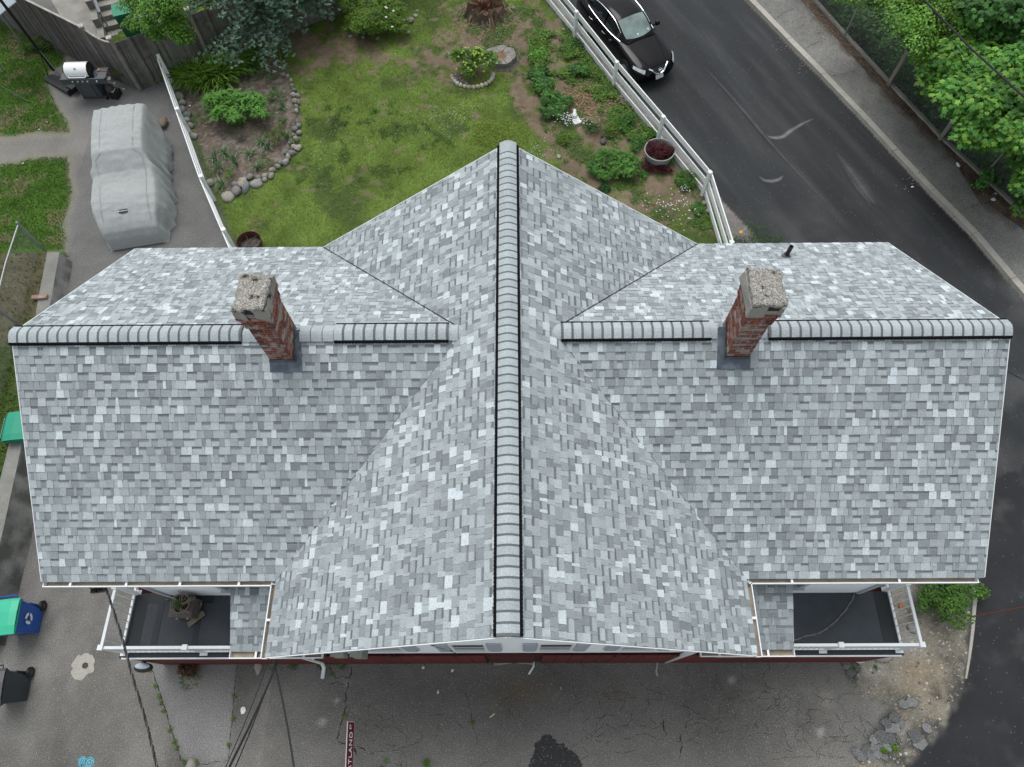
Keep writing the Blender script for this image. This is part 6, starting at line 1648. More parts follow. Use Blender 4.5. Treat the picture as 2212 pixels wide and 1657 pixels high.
q = ZA(1380, 700); strap_clump('daylily_clump', xy(q), 90, .6, .022, LG, 'small daylily tuft left of the first white fence post', spread=.7)
q = ZB(370, 1080); bush('milkweed_bush', (q.x, q.y + .08), 1.0, .82, .9, 3200, .21, .05, (0.10, 0.27, 0.04), 'large green bush of star-shaped leaf whorls in the mulch bed', mixto=(.09, .22, .03), p=.35, lumps=12, clump=13)
q = ZA(1230, 700); bush('weed_bush', xy(q), .62, .42, .62, 1300, .12, .03, (0.055, 0.15, 0.022), 'leafy green bush at the foot of the grey fence left of the white post', mixto=(.09, .2, .03), p=.3, clump=11)
q = ZA(420, 440); bush('weed_bush', xy(q), .75, .35, .4, 1100, .06, .04, (0.085, 0.16, 0.022), 'low weeds along the grey board fence above the grill', mixto=(.05, .11, .02), p=.4)
q = ZB(690, 1240); bush('boxwood', xy(q), .34, .36, .45, 1100, .035, .025, (0.10, 0.17, 0.02), 'small rounded yellow-green shrub at the mulch bed edge', mixto=(.045, .09, .015), p=.4)
iris = [(ZB(545, 1270), 'iris fan right below the large whorled bush'), (ZB(600, 1300), 'narrow iris fan right of the one below the whorled bush'), (ZB(770, 1225), 'iris fan touching the stones right of the small round shrub'), (ZB(220, 1360), 'iris fan lowest left under the whorled bush'),
        (ZB(130, 1400), 'iris fan nearest the white fence in the mulch'), (ZB(310, 1440), 'iris fan in the middle of the lower mulch bed'), (ZB(450, 1370), 'iris fan above the lowest mulch fan'), (ZB(510, 1480), 'lowest iris fan in the mulch bed'),
        (ZB(170, 1500), 'iris fan left near the lower fence'), (ZB(740, 960), 'tall iris fan near the upper right stones'), (ZB(200, 1650), 'iris fan beside the lowest border stones')]
for q, lb_ in iris:
    strap_clump('iris_fan', xy(q), 13, .52, .05, (0.12, 0.22, 0.10), 'grey-green ' + lb_, spread=.3, group='iris fans in the mulch bed')
q = ZB(670, 850); bush('garden_plant', xy(q), .32, .3, .3, 200, .09, .035, (.05, .14, .025), 'leafy green plant above the tall iris fan', clump=9)
q = ZB(275, 1560); bush('garden_plant', xy(q), .16, .3, .35, 170, .06, .035, (.09, .19, .025), 'bright green seedling at the bottom of the mulch bed')
q = ZB(740, 1090); bush('garden_plant', xy(q), .2, .15, .25, 110, .07, .03, (.05, .14, .025), 'small green plant above the round shrub', clump=8)

def cover(name, poly, n, ll, lw, cols, label, dens=None, z=.06):
    p = np.array(poly); x = p[:, 0].min() + rng.random(n) * np.ptp(p[:, 0]); y = p[:, 1].min() + rng.random(n) * np.ptp(p[:, 1])
    ok = sdist(x, y, poly) > 0; x, y = x[ok], y[ok]
    d_ = fbm(x, y, 1.7, 3, 81); k = rng.random(len(x)) < np.clip((d_ - .46) * 7, 0, 1) if dens is None else rng.random(len(x)) < dens(x, y)
    x, y = x[k], y[k]; m_ = len(x); z_ = sample_grid(Z, x, y) + z * rng.random(m_)
    kk = rng.integers(0, len(cols), m_); T_ = np.array(cols)[kk] * (.6 + .8 * rng.random((m_, 1)))
    leaf_mesh(name, np.c_[x, y, z_], np.tile([0, 0, 1.], (m_, 1)) + rdir(m_) * .45, rdir(m_), ll * (.6 + .7 * rng.random(m_)), lw, T_, M['leaf'], kind='stuff', label=label)
cover('bed_weeds', BED, 26000, .07, .03, ((.08, .17, .03), (.06, .14, .025), (.11, .2, .035)), 'small weeds and seedlings in the mulch bed', dens=lambda x, y: np.clip((fbm(x, y, 1.9, 3, 95) - .56) * 6, 0, .6), z=.12)
# --- stones
def stone(c, rx, ry, rz_, parent, tone, seed, name='stone'):
    rnd = random.Random(seed); m_ = MB(); n, k = 10, 6; vs = []
    ox, oy = rnd.random() * 50, rnd.random() * 50; a0_ = rnd.random() * 3
    for i in range(1, k):
        th = math.pi * i / k
        for j in range(n):
            ph = 2 * math.pi * j / n; d = Vector((math.sin(th) * math.cos(ph), math.sin(th) * math.sin(ph), math.cos(th)))
            f = 1 + .34 * noise.noise(d * 1.3 + Vector((ox, oy, 0))) + .14 * noise.noise(d * 3.1 + Vector((oy, ox, 3))); x, y = d.x * rx * f, d.y * ry * f
            vs.append((c[0] + x * math.cos(a0_) - y * math.sin(a0_), c[1] + x * math.sin(a0_) + y * math.cos(a0_), c[2] + d.z * rz_ * f))
    vs += [(c[0], c[1], c[2] + rz_), (c[0], c[1], c[2] - rz_)]
    fs = [(i * n + j, i * n + (j + 1) % n, (i + 1) * n + (j + 1) % n, (i + 1) * n + j) for i in range(k - 2) for j in range(n)]
    fs = [tuple(reversed(f)) for f in fs]
    fs += [(len(vs) - 2, j, (j + 1) % n) for j in range(n)] + [(len(vs) - 1, (k - 2) * n + (j + 1) % n, (k - 2) * n + j) for j in range(n)]
    m_.add(vs, fs, tone); return m_
STC = [(.24, .23, .20), (.29, .27, .235), (.18, .175, .165), (.23, .20, .155), (.26, .255, .24), (.15, .165, .165)]
sbord = empty('stone_border', (*xy(ZB(850, 1100)), 0), 'curved row of rounded stones edging the mulch bed', 'stone border')
spx = [(735, 660, 14, 20), (775, 680, 12, 18), (805, 715, 15, 20), (815, 760, 15, 18), (830, 795, 16, 20), (825, 842, 20, 18), (862, 848, 14, 20), (838, 895, 26, 22), (868, 900, 12, 30), (852, 945, 14, 24), (852, 980, 22, 16), (862, 1080, 18, 16),
       (870, 1110, 22, 20), (838, 1140, 22, 24), (878, 1175, 20, 22), (822, 1195, 13, 10), (845, 1230, 20, 22), (795, 1265, 15, 14), (830, 1298, 20, 18), (866, 1308, 28, 26), (762, 1348, 24, 22), (812, 1355, 20, 30), (778, 1388, 16, 26), (755, 1435, 22, 30), (714, 1440, 22, 18), (690, 1472, 20, 15), (640, 1505, 24, 18),
       (630, 1556, 20, 28), (575, 1558, 30, 22), (520, 1572, 20, 20), (570, 1590, 20, 16), (505, 1620, 42, 30), (440, 1565, 30, 26), (385, 1620, 44, 26), (310, 1632, 26, 20), (85, 1618, 28, 32)]
for i, (x_, y_, a, b) in enumerate(spx):
    q = ZB(x_, y_, .05); s_ = 1 / 200.0
    stone((q.x, q.y, .05), a * s_ * .93, b * s_ * .95, .075 + .03 * random.random(), None, random.choice(STC), i).build('stone', M['stone'], sbord, smooth=True)
for i, (x_, y_, a, b) in enumerate(((1605, 965, 24, 30), (1650, 1015, 30, 26), (1655, 1062, 24, 20), (1683, 1110, 24, 18), (1705, 1200, 26, 28), (1565, 770, 30, 30), (1590, 850, 24, 40), (1612, 905, 28, 22))):
    q = ZA(x_, y_, .05); stone((q.x, q.y, .05), a / 200, b / 190, .10, None, random.choice(STC), 60 + i).build('stone', M['stone'], sbord, smooth=True)
for i, (x_, y_, a, b) in enumerate(((1830, 175, 46, 36), (1895, 130, 36, 30), (1975, 100, 44, 22), (1885, 80, 20, 16), (2060, 75, 40, 28), (1950, 65, 30, 40))):
    q = ZE(x_, y_, .05); stone((q.x, q.y, .05), a / 185, b / 175, .11, None, random.choice(STC), 80 + i).build('stone', M['stone'], sbord, smooth=True)
sring = empty('stone_ring', (hy.x, hy.y - .25, 0), 'ring of pale stones and pebbles round the foot of the hydrangea', 'stone ring')
for i in range(15):
    a = R(188 + i * 12.2); big = i > 4; q = (hy.x + math.cos(a) * .72, hy.y + .02 + math.sin(a) * .62)
    stone((*q, .04), .085 if big else .07, .075, .08, None, random.choice(((.40, .37, .30), (.36, .31, .23), (.44, .42, .38))), 100 + i).build('stone', M['stone'], sring, smooth=True)
pb = MB()
for i in range(90):
    a = R(random.uniform(170, 260)); r_ = random.uniform(.35, .72)
    t_ = stone((hy.x + math.cos(a) * r_ - .08, hy.y + math.sin(a) * r_ * .85, .03), .03, .026, .02, None, random.choice(STC), 200 + i); b_ = len(pb.v); pb.v += t_.v; pb.f += [tuple(v + b_ for v in f) for f in t_.f]; pb.t += t_.t; pb.m += t_.m
pb.build('pebbles', M['stone'], sring, kind='stuff')
ss_ = [(ZC(170, 405), .1, .12, 'pale stone on the bare soil left of the hydrangea'), (ZC(985, 1160), .12, .1, 'round grey stone at the end of the dirt track'), (ZB(1800, 245), .22, .2, 'large tan boulder below the bright shrub'), (ZB(1860, 185), .2, .18, 'dark grey boulder above the tan one'), (ZB(1905, 148), .13, .12, 'square pale stone right of the bright shrub'),
       (ZB(1918, 105), .08, .08, 'small pale stone near the top by the bright shrub'), (ZB(1840, 295), .1, .09, 'small pale stone under the tan boulder'), (ZB(1440, 335), .14, .1, 'pale stone under the left of the bright shrub'), (ZB(1570, 345), .12, .09, 'pale stone under the middle of the bright shrub'), (ZB(1330, 325), .12, .09, 'flat grey stone between spruce and bright shrub'),
       (ZC(2090, 1555), .16, .12, 'flat pale stone between the fence rails at the corner'), (ZC(2055, 1500), .12, .1, 'small pale stone above the flat one at the fence corner'), (ZC(650, 65), .12, .1, 'grey stone right of the shattered stump'), (ZC(1020, 225), .1, .1, 'grey stone under the rail fence near the car'),
       (ZA(1440, 1090, .1), .2, .34, 'rough brown rock on the drive beside the covered vehicle'), (ZI(990, 720), .15, .12, 'white rounded stone by the red wall corner'), (ZI(1160, 690), .34, .22, 'broad buff boulder at the right end of the red wall'), (ZI(1400, 262), .2, .16, 'grey-brown stone behind the right railing'), (ZI(1295, 328), .12, .07, 'orange brick fragment behind the right railing'), (ZI(1378, 485), .18, .14, 'green-grey stone behind the right railing low down'),
       (ZF(1540, 1635), .22, .16, 'pale flat stone at the bottom edge among weeds'), (ZF(2080, 822), .32, .12, 'pale half-buried slab at the wall foot under the main gable'), (ZC(1310, 1050), .16, .14, 'dark grey lump among the garden weeds'), (ZC(1300, 1010), .06, .05, 'tiny dark stone among the garden weeds')]
for i, (q, a, b, lb_) in enumerate(ss_):
    if i in (1,) : pass
    m_ = stone((q.x, q.y, q.z + .03 if q.z else .03), a * .75, b * .75, min(a, b) * .45, None, {2: (.30, .19, .11), 14: (.16, .125, .095), 18: (.40, .16, .07), 22: (.09, .085, .08), 23: (.05, .05, .05), 15: (.55, .53, .5)}.get(i, STC[i % 5]), 300 + i)
    m_.build('stone', M['stone'], loc=(q.x, q.y, 0), smooth=True, label=lb_, cat='stone')

# --- tree stumps
M['stumpwood'] = new_mat('weathered_stump_wood', (1, 1, 1), rough=1, var=.35, vs=6, fine=.3, fs=40, bump=1, bs=30, attr='tone')
def stump(c, r_, h, label, seed, broken=False):
    rnd = random.Random(seed); root = empty('tree_stump', (c.x, c.y, 0), label, 'tree stump')
    n = 40; m_ = MB(); rings = []
    for k, (t, f) in enumerate(((0, 1.28), (.35, 1.08), (.8, 1.0), (1, .96))):
        rg = []
        for j in range(n):
            a = 2 * math.pi * j / n; w = 1 + .13 * noise.noise(Vector((math.cos(a) * 1.6, math.sin(a) * 1.6, seed))) + .022 * math.sin(a * 7 + seed) + .04 * noise.noise(Vector((math.cos(a) * 4, math.sin(a) * 4, seed))) + .05 * noise.noise(Vector((math.cos(a) * 7, math.sin(a) * 7, seed)))
            if broken: hh = h * (.35 + .9 * abs(noise.noise(Vector((math.cos(a) * 2.2, math.sin(a) * 2.2, seed * 3))))) + rnd.uniform(0, .12) * t
            else: hh = h + rnd.uniform(-.012, .012)
            rg.append((c.x + math.cos(a) * r_ * f * w, c.y + math.sin(a) * r_ * f * w * .85, hh * t - .03))
        rings.append(rg)
    vs = [p for rg in rings for p in rg]; fs = [(k * n + j, k * n + (j + 1) % n, (k + 1) * n + (j + 1) % n, (k + 1) * n + j) for k in range(3) for j in range(n)]
    m_.add(vs, fs, (.11, .10, .09) if not broken else (.12, .085, .06)); m_.build('bark_side', M['stumpwood'], root)
    t_ = MB(); ins = [(c.x + (p[0] - c.x) * (.42 + rnd.uniform(-.07, .07)), c.y + (p[1] - c.y) * (.42 + rnd.uniform(-.07, .07)), p[2] - (.03 if not broken else .12) + rnd.uniform(-.012, .012)) for p in rings[-1]]; ins2 = [(c.x + (p[0] - c.x) * .3, c.y + (p[1] - c.y) * .3, h * (.7 if not broken else .1)) for p in rings[-1]]
    vs = rings[-1] + ins + ins2; fs = [(j, (j + 1) % n, (j + 1) % n + n, j + n) for j in range(n)] + [(j + n, (j + 1) % n + n, (j + 1) % n + 2 * n, j + 2 * n) for j in range(n)] + [tuple(range(2 * n, 3 * n))]
    t_.add(vs, fs[:n], (.22, .205, .19) if not broken else (.17, .10, .065)); b_ = len(t_.v) - len(vs)
    for f in fs[n:]: t_.f.append(tuple(v + b_ for v in f)); t_.t.append((.20, .13, .08) if not broken else (.12, .05, .03)); t_.m.append(0)
    for i_ in range(len(t_.t)):
        g_ = rnd.uniform(.78, 1.15); t_.t[i_] = tuple(q * g_ for q in t_.t[i_])
    t_.build('cut_top', M['stumpwood'], root)
    return root
q = ZC(555, 400, .22); stump(q, .56, .24, 'broad grey sawn stump with a hollow centre above the hydrangea', 3)
q = ZC(440, 110); s2 = stump(q, .62, .75, 'large shattered reddish-brown stump at the top of the yard', 9, True)
rnd = random.Random(4)
for i in range(70):
    a = rnd.random() * 6.28; r0 = rnd.uniform(.35, .8); x0 = Vector((q.x + math.cos(a) * r0, q.y + math.sin(a) * r0 * .8, rnd.uniform(.3, .75)))
    x0.z = rnd.uniform(.12, .5); x1 = x0 + Vector((math.cos(a) * rnd.uniform(.08, .3) + rnd.uniform(-.12, .12), math.sin(a) * rnd.uniform(.08, .3), -x0.z + .03))
    w_ = MB(); w_.bar(x0, x1, rnd.uniform(.015, .06), .015, tone=rnd.choice(((.17, .10, .065), (.10, .07, .05), (.22, .15, .10), (.08, .065, .055), (.12, .11, .10)))); w_.build('splinter', M['stumpwood'], s2)
def chips(name, c, r_, n, s_, cols, label, z0=.03):
    P_ = np.c_[c.x + rng.normal(0, r_, n), c.y + rng.normal(0, r_ * .8, n), np.full(n, z0) + rng.random(n) * .02]
    k = rng.integers(0, len(cols), n); T_ = np.array(cols)[k] * (.6 + .7 * rng.random((n, 1)))
    leaf_mesh(name, P_, np.tile([0, 0, 1.], (n, 1)) + rdir(n) * .25, rdir(n), s_ * (.5 + rng.random(n)), s_ * .35, T_, M['leaf'], kind='stuff', label=label, fold=.02)
chips('wood_chips', ZC(440, 220), .65, 800, .07, ((.28, .18, .12), (.22, .14, .09), (.35, .27, .2)), 'splinters and wood chips round the shattered stump')
chips('dry_stalks', ZC(1200, 740), .5, 700, .11, ((.30, .20, .11), (.24, .17, .10)), 'dry brown stalks on the bare patch of the vegetable bed')
chips('dead_leaves', (ZD(900, 200)), .8, 700, .06, ((.22, .14, .09), (.15, .10, .07)), 'brown leaves blown against the fence footing', .14)
for q in (ZD(1150, 450), ZD(1350, 680), ZD(1600, 900), ZD(2050, 1430)): chips('dead_leaves', q, .6, 220, .06, ((.2, .13, .09), (.14, .10, .07)), 'brown leaves lying along the fence footing', .14)
for q in (ZD(570, 320), ZD(700, 450), ZD(1440, 1270)): chips('dead_leaves', q, .18, 16, .07, ((.36, .25, .18), (.3, .22, .14)), 'pale leaves gathered against the kerb', .02)

# --- the vegetable and weed patch beside the fence
veg = [(ZC(840, 550), .32, .22, 'dark green potato plant at the head of the row'), (ZC(870, 650), .42, .35, 'second potato plant down the row'), (ZC(960, 760), .50, .42, 'third and broadest potato plant above the white ornament'), (ZC(950, 850), .40, .30, 'lowest potato plant beside the white ornament'),
       (ZC(1140, 540), .32, .3, 'potato plant alone near the rail fence'), (ZC(1400, 1250), .75, .55, 'large mound of compound leaves next to the roof'), (ZC(1280, 1260), .35, .35, 'side growth left of the large leafy mound')]
for q, a, h, lb_ in veg:
    bush('potato_plant', xy(q), a, a * .85, h, int(2600 * a * a + 350), .12, .055, (0.055, 0.16, 0.035) if a < .7 else (.075, .19, .03), lb_, 'plant', lobes=3, mixto=(.09, .21, .035), p=.4, lumps=12, stems=2)
wd = [(ZC(840, 420), .26, 'broad-leaved bright green plant beside the grey stump', (.10, .23, .03), .16, .07), (ZC(850, 330), .3, 'yellow-green weeds above the broad-leaved plant', (.11, .19, .025), .07, .05), (ZC(1570, 1090), .3, 'leafy weeds left of the barrel planter', (.05, .14, .025), .09, .03),
      (ZC(1470, 930), .42, 'upright weeds in the middle of the fence strip', (.06, .16, .025), .12, .035), (ZC(1400, 970), .4, 'feathery yellow-green weeds in the fence strip', (.085, .15, .02), .09, .02), (ZC(1660, 1000), .26, 'pale leafy weeds against the bottom rail', (.09, .2, .03), .1, .05),
      (ZC(1020, 1050), .24, 'light green tuft below the white ornament', (.10, .17, .02), .12, .02), (ZC(1220, 960), .35, 'green weeds right of the white ornament', (.05, .12, .025), .07, .03), (ZC(2010, 1545), .25, 'small bright shrub near the fence corner', (.06, .16, .025), .07, .04), (ZC(1930, 1330), .45, 'straggly weeds between planter and fence corner', (.06, .14, .025), .06, .03),
      (ZC(1610, 1290), .12, 'lone broad-leaved weed under the planter', (.07, .18, .03), .12, .04), (ZC(1110, 350), .3, 'dark green weeds hard against the fence by the car', (.03, .09, .02), .06, .035), (ZC(1320, 1390), .18, 'dark pointed-leaved weed at the roof edge', (.03, .1, .02), .12, .03)]
for q, a, lb_, c_, ll, lw in wd:
    bush('weed_clump', xy(q), a, a, a * .8, int(1500 * a + 150), ll, lw, c_, lb_, 'weeds', mixto=tuple(np.array(c_) * 1.4), p=.3, lumps=6, stems=1)
# loose ground cover
strip_p = P2([ZC(760, 230), ZC(1040, 250), ZC(1385, 650), ZC(1700, 1040), ZC(1980, 1400), ZC(1900, 1420), ZC(1600, 1060), ZC(1330, 1020), ZC(1230, 700), ZC(900, 560), ZC(760, 480)])
cover('ground_weeds', strip_p, 120000, .075, .036, ((.08, .18, .03), (.12, .22, .03), (.055, .14, .025), (.15, .24, .035)), 'dense weeds along the white rail fence', dens=lambda x, y: np.clip((fbm(x, y, 2.0, 3, 83) - .42) * 6, 0, 1), z=.16)
gard = P2([ZC(380, 0), ZC(1000, 100), ZC(1385, 645), ZC(2040, 1440), ZC(2209, 1700), ZC(1500, 1640), ZC(950, 1130), ZC(700, 560), ZC(250, 380)])
cover('garden_weeds', gard, 110000, .06, .03, ((.08, .17, .028), (.11, .20, .028), (.06, .13, .025)), 'scattered weeds over the bare garden soil')
cover('yellow_groundcover', P2([ZC(300, 860), ZC(740, 830), ZC(790, 1140), ZC(620, 1190), ZC(300, 1190)]), 14000, .045, .03, ((.17, .24, .025), (.14, .22, .025)), 'yellow-green ground cover patch above the gable peak', dens=lambda x, y: np.clip(1.3 * np.exp(-(((x - ZC(530, 1010).x) / .85) ** 2 + ((y - ZC(530, 1010).y) / .55) ** 2)) - .25 + (fbm(x, y, 3, 3, 84) - .5) * 1.5, 0, .8))
cover('lawn_weeds', P2([ZB(850, 880), ZB(1700, 900), ZB(2300, 1300), ZB(1500, 1657), ZB(850, 1657)]), 60000, .05, .018, ((.065, .13, .022), (.09, .15, .02), (.04, .10, .02)), 'broad-leaved weeds scattered through the lawn', dens=lambda x, y: np.clip((fbm(x, y, 2.3, 3, 85) - .55) * 5, 0, .8), z=.04)
cover('drive_edge_weeds', P2([ZE(470, 600), ZE(560, 640), ZE(500, 1000), ZE(420, 1000)]), 900, .07, .03, ((.07, .16, .025),), 'weeds at the foot of the concrete wall', z=.1)
for q, lb_ in ((ZB(1310, 960), 'rosette weed centre of the lawn'), (ZB(1130, 960), 'rosette weed left in the lawn'), (ZB(1540, 990), 'rosette weed right in the lawn'), (ZB(1275, 1095), 'rosette weed lowest of the lawn group')):
    strap_clump('rosette_weed', xy(q), 26, .24, .022, (.045, .12, .02), 'dark green ' + lb_, spread=.25, upright=.5, cat='weed', group='rosette weeds in the lawn')
def flower_patch(c, rx, n, label):
    P_ = np.c_[c.x + rng.normal(0, rx * .5, n), c.y + rng.normal(0, rx * .4, n), .1 + .2 * rng.random(n)]
    T_ = np.clip(np.array([.75, .73, .78]) * (.8 + .3 * rng.random((n, 1))), 0, .85); k = np.repeat(np.arange(n), 4); a = np.tile(np.arange(4) * 1.57, n) + np.repeat(rng.random(n) * 3, 4)
    root = empty('flower_patch', (c.x, c.y, 0), label, 'flowers')
    leaf_mesh('petals', P_[k], np.tile([0, 0, 1.], (len(k), 1)) + rdir(len(k)) * .3, np.c_[np.cos(a), np.sin(a), np.zeros(len(a))], .022, .018, T_[k], M['petal'], root, kind='stuff')
    m_ = n * 6; Pq = np.c_[c.x + rng.normal(0, rx * .55, m_), c.y + rng.normal(0, rx * .45, m_), .2 * rng.random(m_)]
    leaf_mesh('foliage', Pq, np.tile([0, 0, 1.], (m_, 1)) + rdir(m_) * .6, rdir(m_), .05, .018, tones((.06, .13, .025), m_), M['leaf'], root)
flower_patch(ZC(1040, 905), .32, 95, 'cluster of small white flowers beside the white ornament')
flower_patch(ZC(1820, 1560), .75, 70, 'drift of small white flowers near the fence corner')
flower_patch(ZC(1180, 930), .2, 22, 'few white flowers right of the white ornament')
flower_patch(ZC(1905, 1410), .14, 24, 'tight bunch of white flowers under the fence corner post')
q = ZD(300, 1640); ab = bush('azalea', (q.x + .1, q.y - .25), .95, .6, .5, 2600, .04, .022, (.035, .09, .02), 'low dark green shrub touching the roof right of the fence end', mixto=(.09, .03, .02), p=.12)
q = ZD(277, 1590, .3); fm = MB(); fm.lathe(q, [(.01, 0), (.055, .02), (.045, .04), (.01, .045)], 9, tone=(.75, .38, .01)); fm.build('marigold', M['petal'], loc=q, label='single orange-yellow flower beside the low dark shrub', cat='flower')

# --- barrel planter with dark red plant
q = ZC(1712, 1200); pc_ = Vector((q.x, q.y + .12, 0))
bq = empty('barrel_planter', pc_, 'pale metal tub planter overflowing with a dark red plant by the fence', 'planter')
m_ = MB(); m_.lathe(pc_, [(.38, 0), (.47, .42), (.49, .46), (.46, .46), (.44, .38)], 28, tone=(.27, .28, .29), cap=False); m_.build('tub', M['plain'], bq, smooth=False)
m_ = MB(); m_.lathe(pc_ + Vector((0, 0, .34)), [(.44, 0), (.44, .04)], 20, tone=(.05, .035, .025)); m_.build('potting_soil', M['mulch'], bq)
def red_plant(blobs, n, parent, name):
    P_, d, r = crown_pts(blobs, n, .4); P_ = P_[P_[:, 2] > .03]; m_ = len(P_)
    leaf_mesh(name, P_, np.tile([0, 0, 1.], (m_, 1)) + rdir(m_) * .6, rdir(m_) + [0, 0, .4], .04, .028, tones((.085, .009, .014), m_, .5, (.03, .008, .01), .3), M['leaf'], parent)
red_plant([(pc_.x + .12, pc_.y - .02, .46, .28, .30, .18), (pc_.x - .22, pc_.y + .1, .42, .2, .24, .14), (pc_.x - .05, pc_.y - .15, .42, .25, .16, .14)], 2600, bq, 'red_foliage')
red_plant([(pc_.x - .18, pc_.y - .50, .12, .30, .14, .16), (pc_.x + .2, pc_.y - .52, .10, .26, .12, .14), (pc_.x - .42, pc_.y - .3, .12, .14, .2, .14)], 1200, bq, 'trailing_foliage')

# --- concrete block edging: open cell blocks
blk_ = empty('block_edging', (*xy(ZC(1420, 740)), 0), 'row of hollow concrete blocks sunk along the rail fence', 'edging')
b0, b1_ = ZC(1385, 690), ZC(1520, 820); db = (b1_ - b0).normalized(); nb = Vector((-db.y, db.x, 0))
def hollow(c, s_=.36, w=.19, parent=blk_):
    m_ = MB(); t = .03
    for sg in (-1, 1):
        m_.bar(c + nb * sg * (w / 2 - t / 2) - db * s_ / 2, c + nb * sg * (w / 2 - t / 2) + db * s_ / 2, t, .09)
    for k in (-1, 0, 1): m_.bar(c + db * k * (s_ / 2 - t / 2) - nb * (w / 2 - t), c + db * k * (s_ / 2 - t / 2) + nb * (w / 2 - t), t, .09)
    m_.build('concrete_block', M['conc_tan'], parent)
M['conc_tan'] = new_mat('tan_concrete_block', (.30, .245, .185), rough=.95, var=.15, fine=.15, bump=.3)
for i in range(4): hollow(b0 + (b1_ - b0) * ((i + .3) / 4) + Vector((0, 0, .05)))
for i, q in enumerate((ZC(1330, 600), ZC(1250, 550))): hollow(Vector((q.x, q.y, .05)))
# --- white ornament
q = ZC(1105, 890); on = empty('garden_ornament', (q.x, q.y, 0), 'white plaster ornament lying beside the potato plants', 'ornament')
m_ = MB(); m_.box((q.x + .03, q.y - .08, .05), (.26, .3, .1), rz=.4, tone=(.7, .71, .72)); m_.build('plinth', M['plain'], on)
m_ = MB(); m_.lathe((q.x - .02, q.y + .14, .14), [(.02, -.14), (.1, -.1), (.085, .0), (.05, .08), (.065, .12), (.02, .18)], 10, tone=(.68, .69, .70), M=Matrix.Rotation(R(-65), 3, 'X')); m_.build('figure', M['plain'], on, smooth=True)
# --- rusty fire bowl
q = gp(543, 532); fb = empty('fire_bowl', (q.x, q.y, 0), 'round rusty steel fire ring on the lawn at the roof edge', 'fire bowl')
m_ = MB(); m_.lathe((q.x, q.y, 0), [(.33, 0), (.36, .26), (.37, .26), (.34, .02)], 28, cap=False); m_.build('ring', M['metalrust'], fb)
m_ = MB(); m_.lathe((q.x, q.y, .02), [(.33, 0), (.33, .02)], 20, tone=.02); m_.build('ash_bed', M['plastic'], fb)
for k in range(3): a = k * 1.05; MB().bar((q.x - math.cos(a) * .33, q.y - math.sin(a) * .33, .16), (q.x + math.cos(a) * .33, q.y + math.sin(a) * .33, .16), .02, .015).build('grate_bar', M['metalrust'], fb)

# ==================================================================== front and right of the house
q = ZI(1560, 270); bush('wild_rose', (q.x - .05, q.y + .1), .88, .66, .8, 4800, .075, .05, (.055, .14, .02), 'bright green leafy shrub beside the right railing', mixto=(.10, .2, .03), p=.35, lumps=12)
# rusty pipe leaning out over the street
a, b = ZI(1730, 420, .4), ZI(2240, 325, 1.2); m_ = MB(); m_.tube([a, b + (b - a) * .3], .017, 8); m_.build('rusty_pipe', M['metalrust'], loc=(a.x, a.y, 0), label='long thin rusty pipe pointing from the shrub across the black street', cat='pipe')
# concrete edging strip between gravel and street
ce = P2([ZI(1835, 210), ZI(1825, 330), ZI(1815, 500), ZI(1800, 640), ZI(1785, 760), ZI(1770, 860)])
ei = empty('edging_strip', (*ce[2], 0), 'broken pale concrete edging strip along the right gravel corner', 'edging')
for i in range(5):
    MB().prism([ce[i], ce[i + 1], (ce[i + 1][0] + (.09 - .012 * i), ce[i + 1][1]), (ce[i][0] + (.1 - .012 * i), ce[i][1])], -.02, .035).build('edging_piece', M['kerb'], ei)
# scattered pebbles on the gravel corner
n = 1500; gp_ = np.array(GRAVEL); px = gp_[:, 0].min() + rng.random(n * 3) * np.ptp(gp_[:, 0]); py = gp_[:, 1].min() + rng.random(n * 3) * np.ptp(gp_[:, 1]); ok = sdist(px, py, GRAVEL) > .04; px, py = px[ok][:n], py[ok][:n]
n = len(px); s_ = .012 + .035 * rng.random(n) ** 3; th = rng.random(n) * 6.28; V_ = []
for k in range(4): V_.append(np.c_[px + np.cos(th + k * 1.57) * s_, py + np.sin(th + k * 1.57) * s_ * .8, sample_grid(Z, px, py) + .002])
V_.append(np.c_[px, py, sample_grid(Z, px, py) + s_ * .8]); V_ = np.stack(V_, 1); base_i = np.arange(n)[:, None] * 5
F_ = np.concatenate([base_i + np.array([[k, (k + 1) % 4, 4]]) for k in range(4)]); T_ = np.tile(np.array([(.36, .34, .30), (.28, .26, .23), (.45, .44, .42), (.30, .23, .15), (.12, .12, .12)])[rng.integers(0, 5, n)], (4, 1))
np_mesh('gravel_stones', V_.reshape(-1, 3), F_, M['stone'], tone=T_, kind='stuff', label='loose pebbles strewn over the gravel corner')
# broken asphalt chunks at its border
rnd = random.Random(8); ck_ = empty('broken_asphalt', (*xy(ZI(1230, 1200)), 0), 'cracked loose asphalt chunks at the edge of the gravel corner', 'asphalt chunks')
for (x_, y_, r_) in CHUNKS:
    q = ZI(x_, y_); k = rnd.randint(8, 11); a0_ = rnd.random() * 6
    poly = [(q.x + math.cos(a0_ + j * 6.283 / k) * r_ / 185 * rnd.uniform(.6, 1.1), q.y + math.sin(a0_ + j * 6.283 / k) * r_ / 185 * rnd.uniform(.5, .95)) for j in range(k)]
    MB().prism(poly, -.02, .014 + rnd.random() * .014, tone=rnd.choice((.11, .14, .16, .18, .20))).build('asphalt_chunk', M['old_asphalt'], ck_)
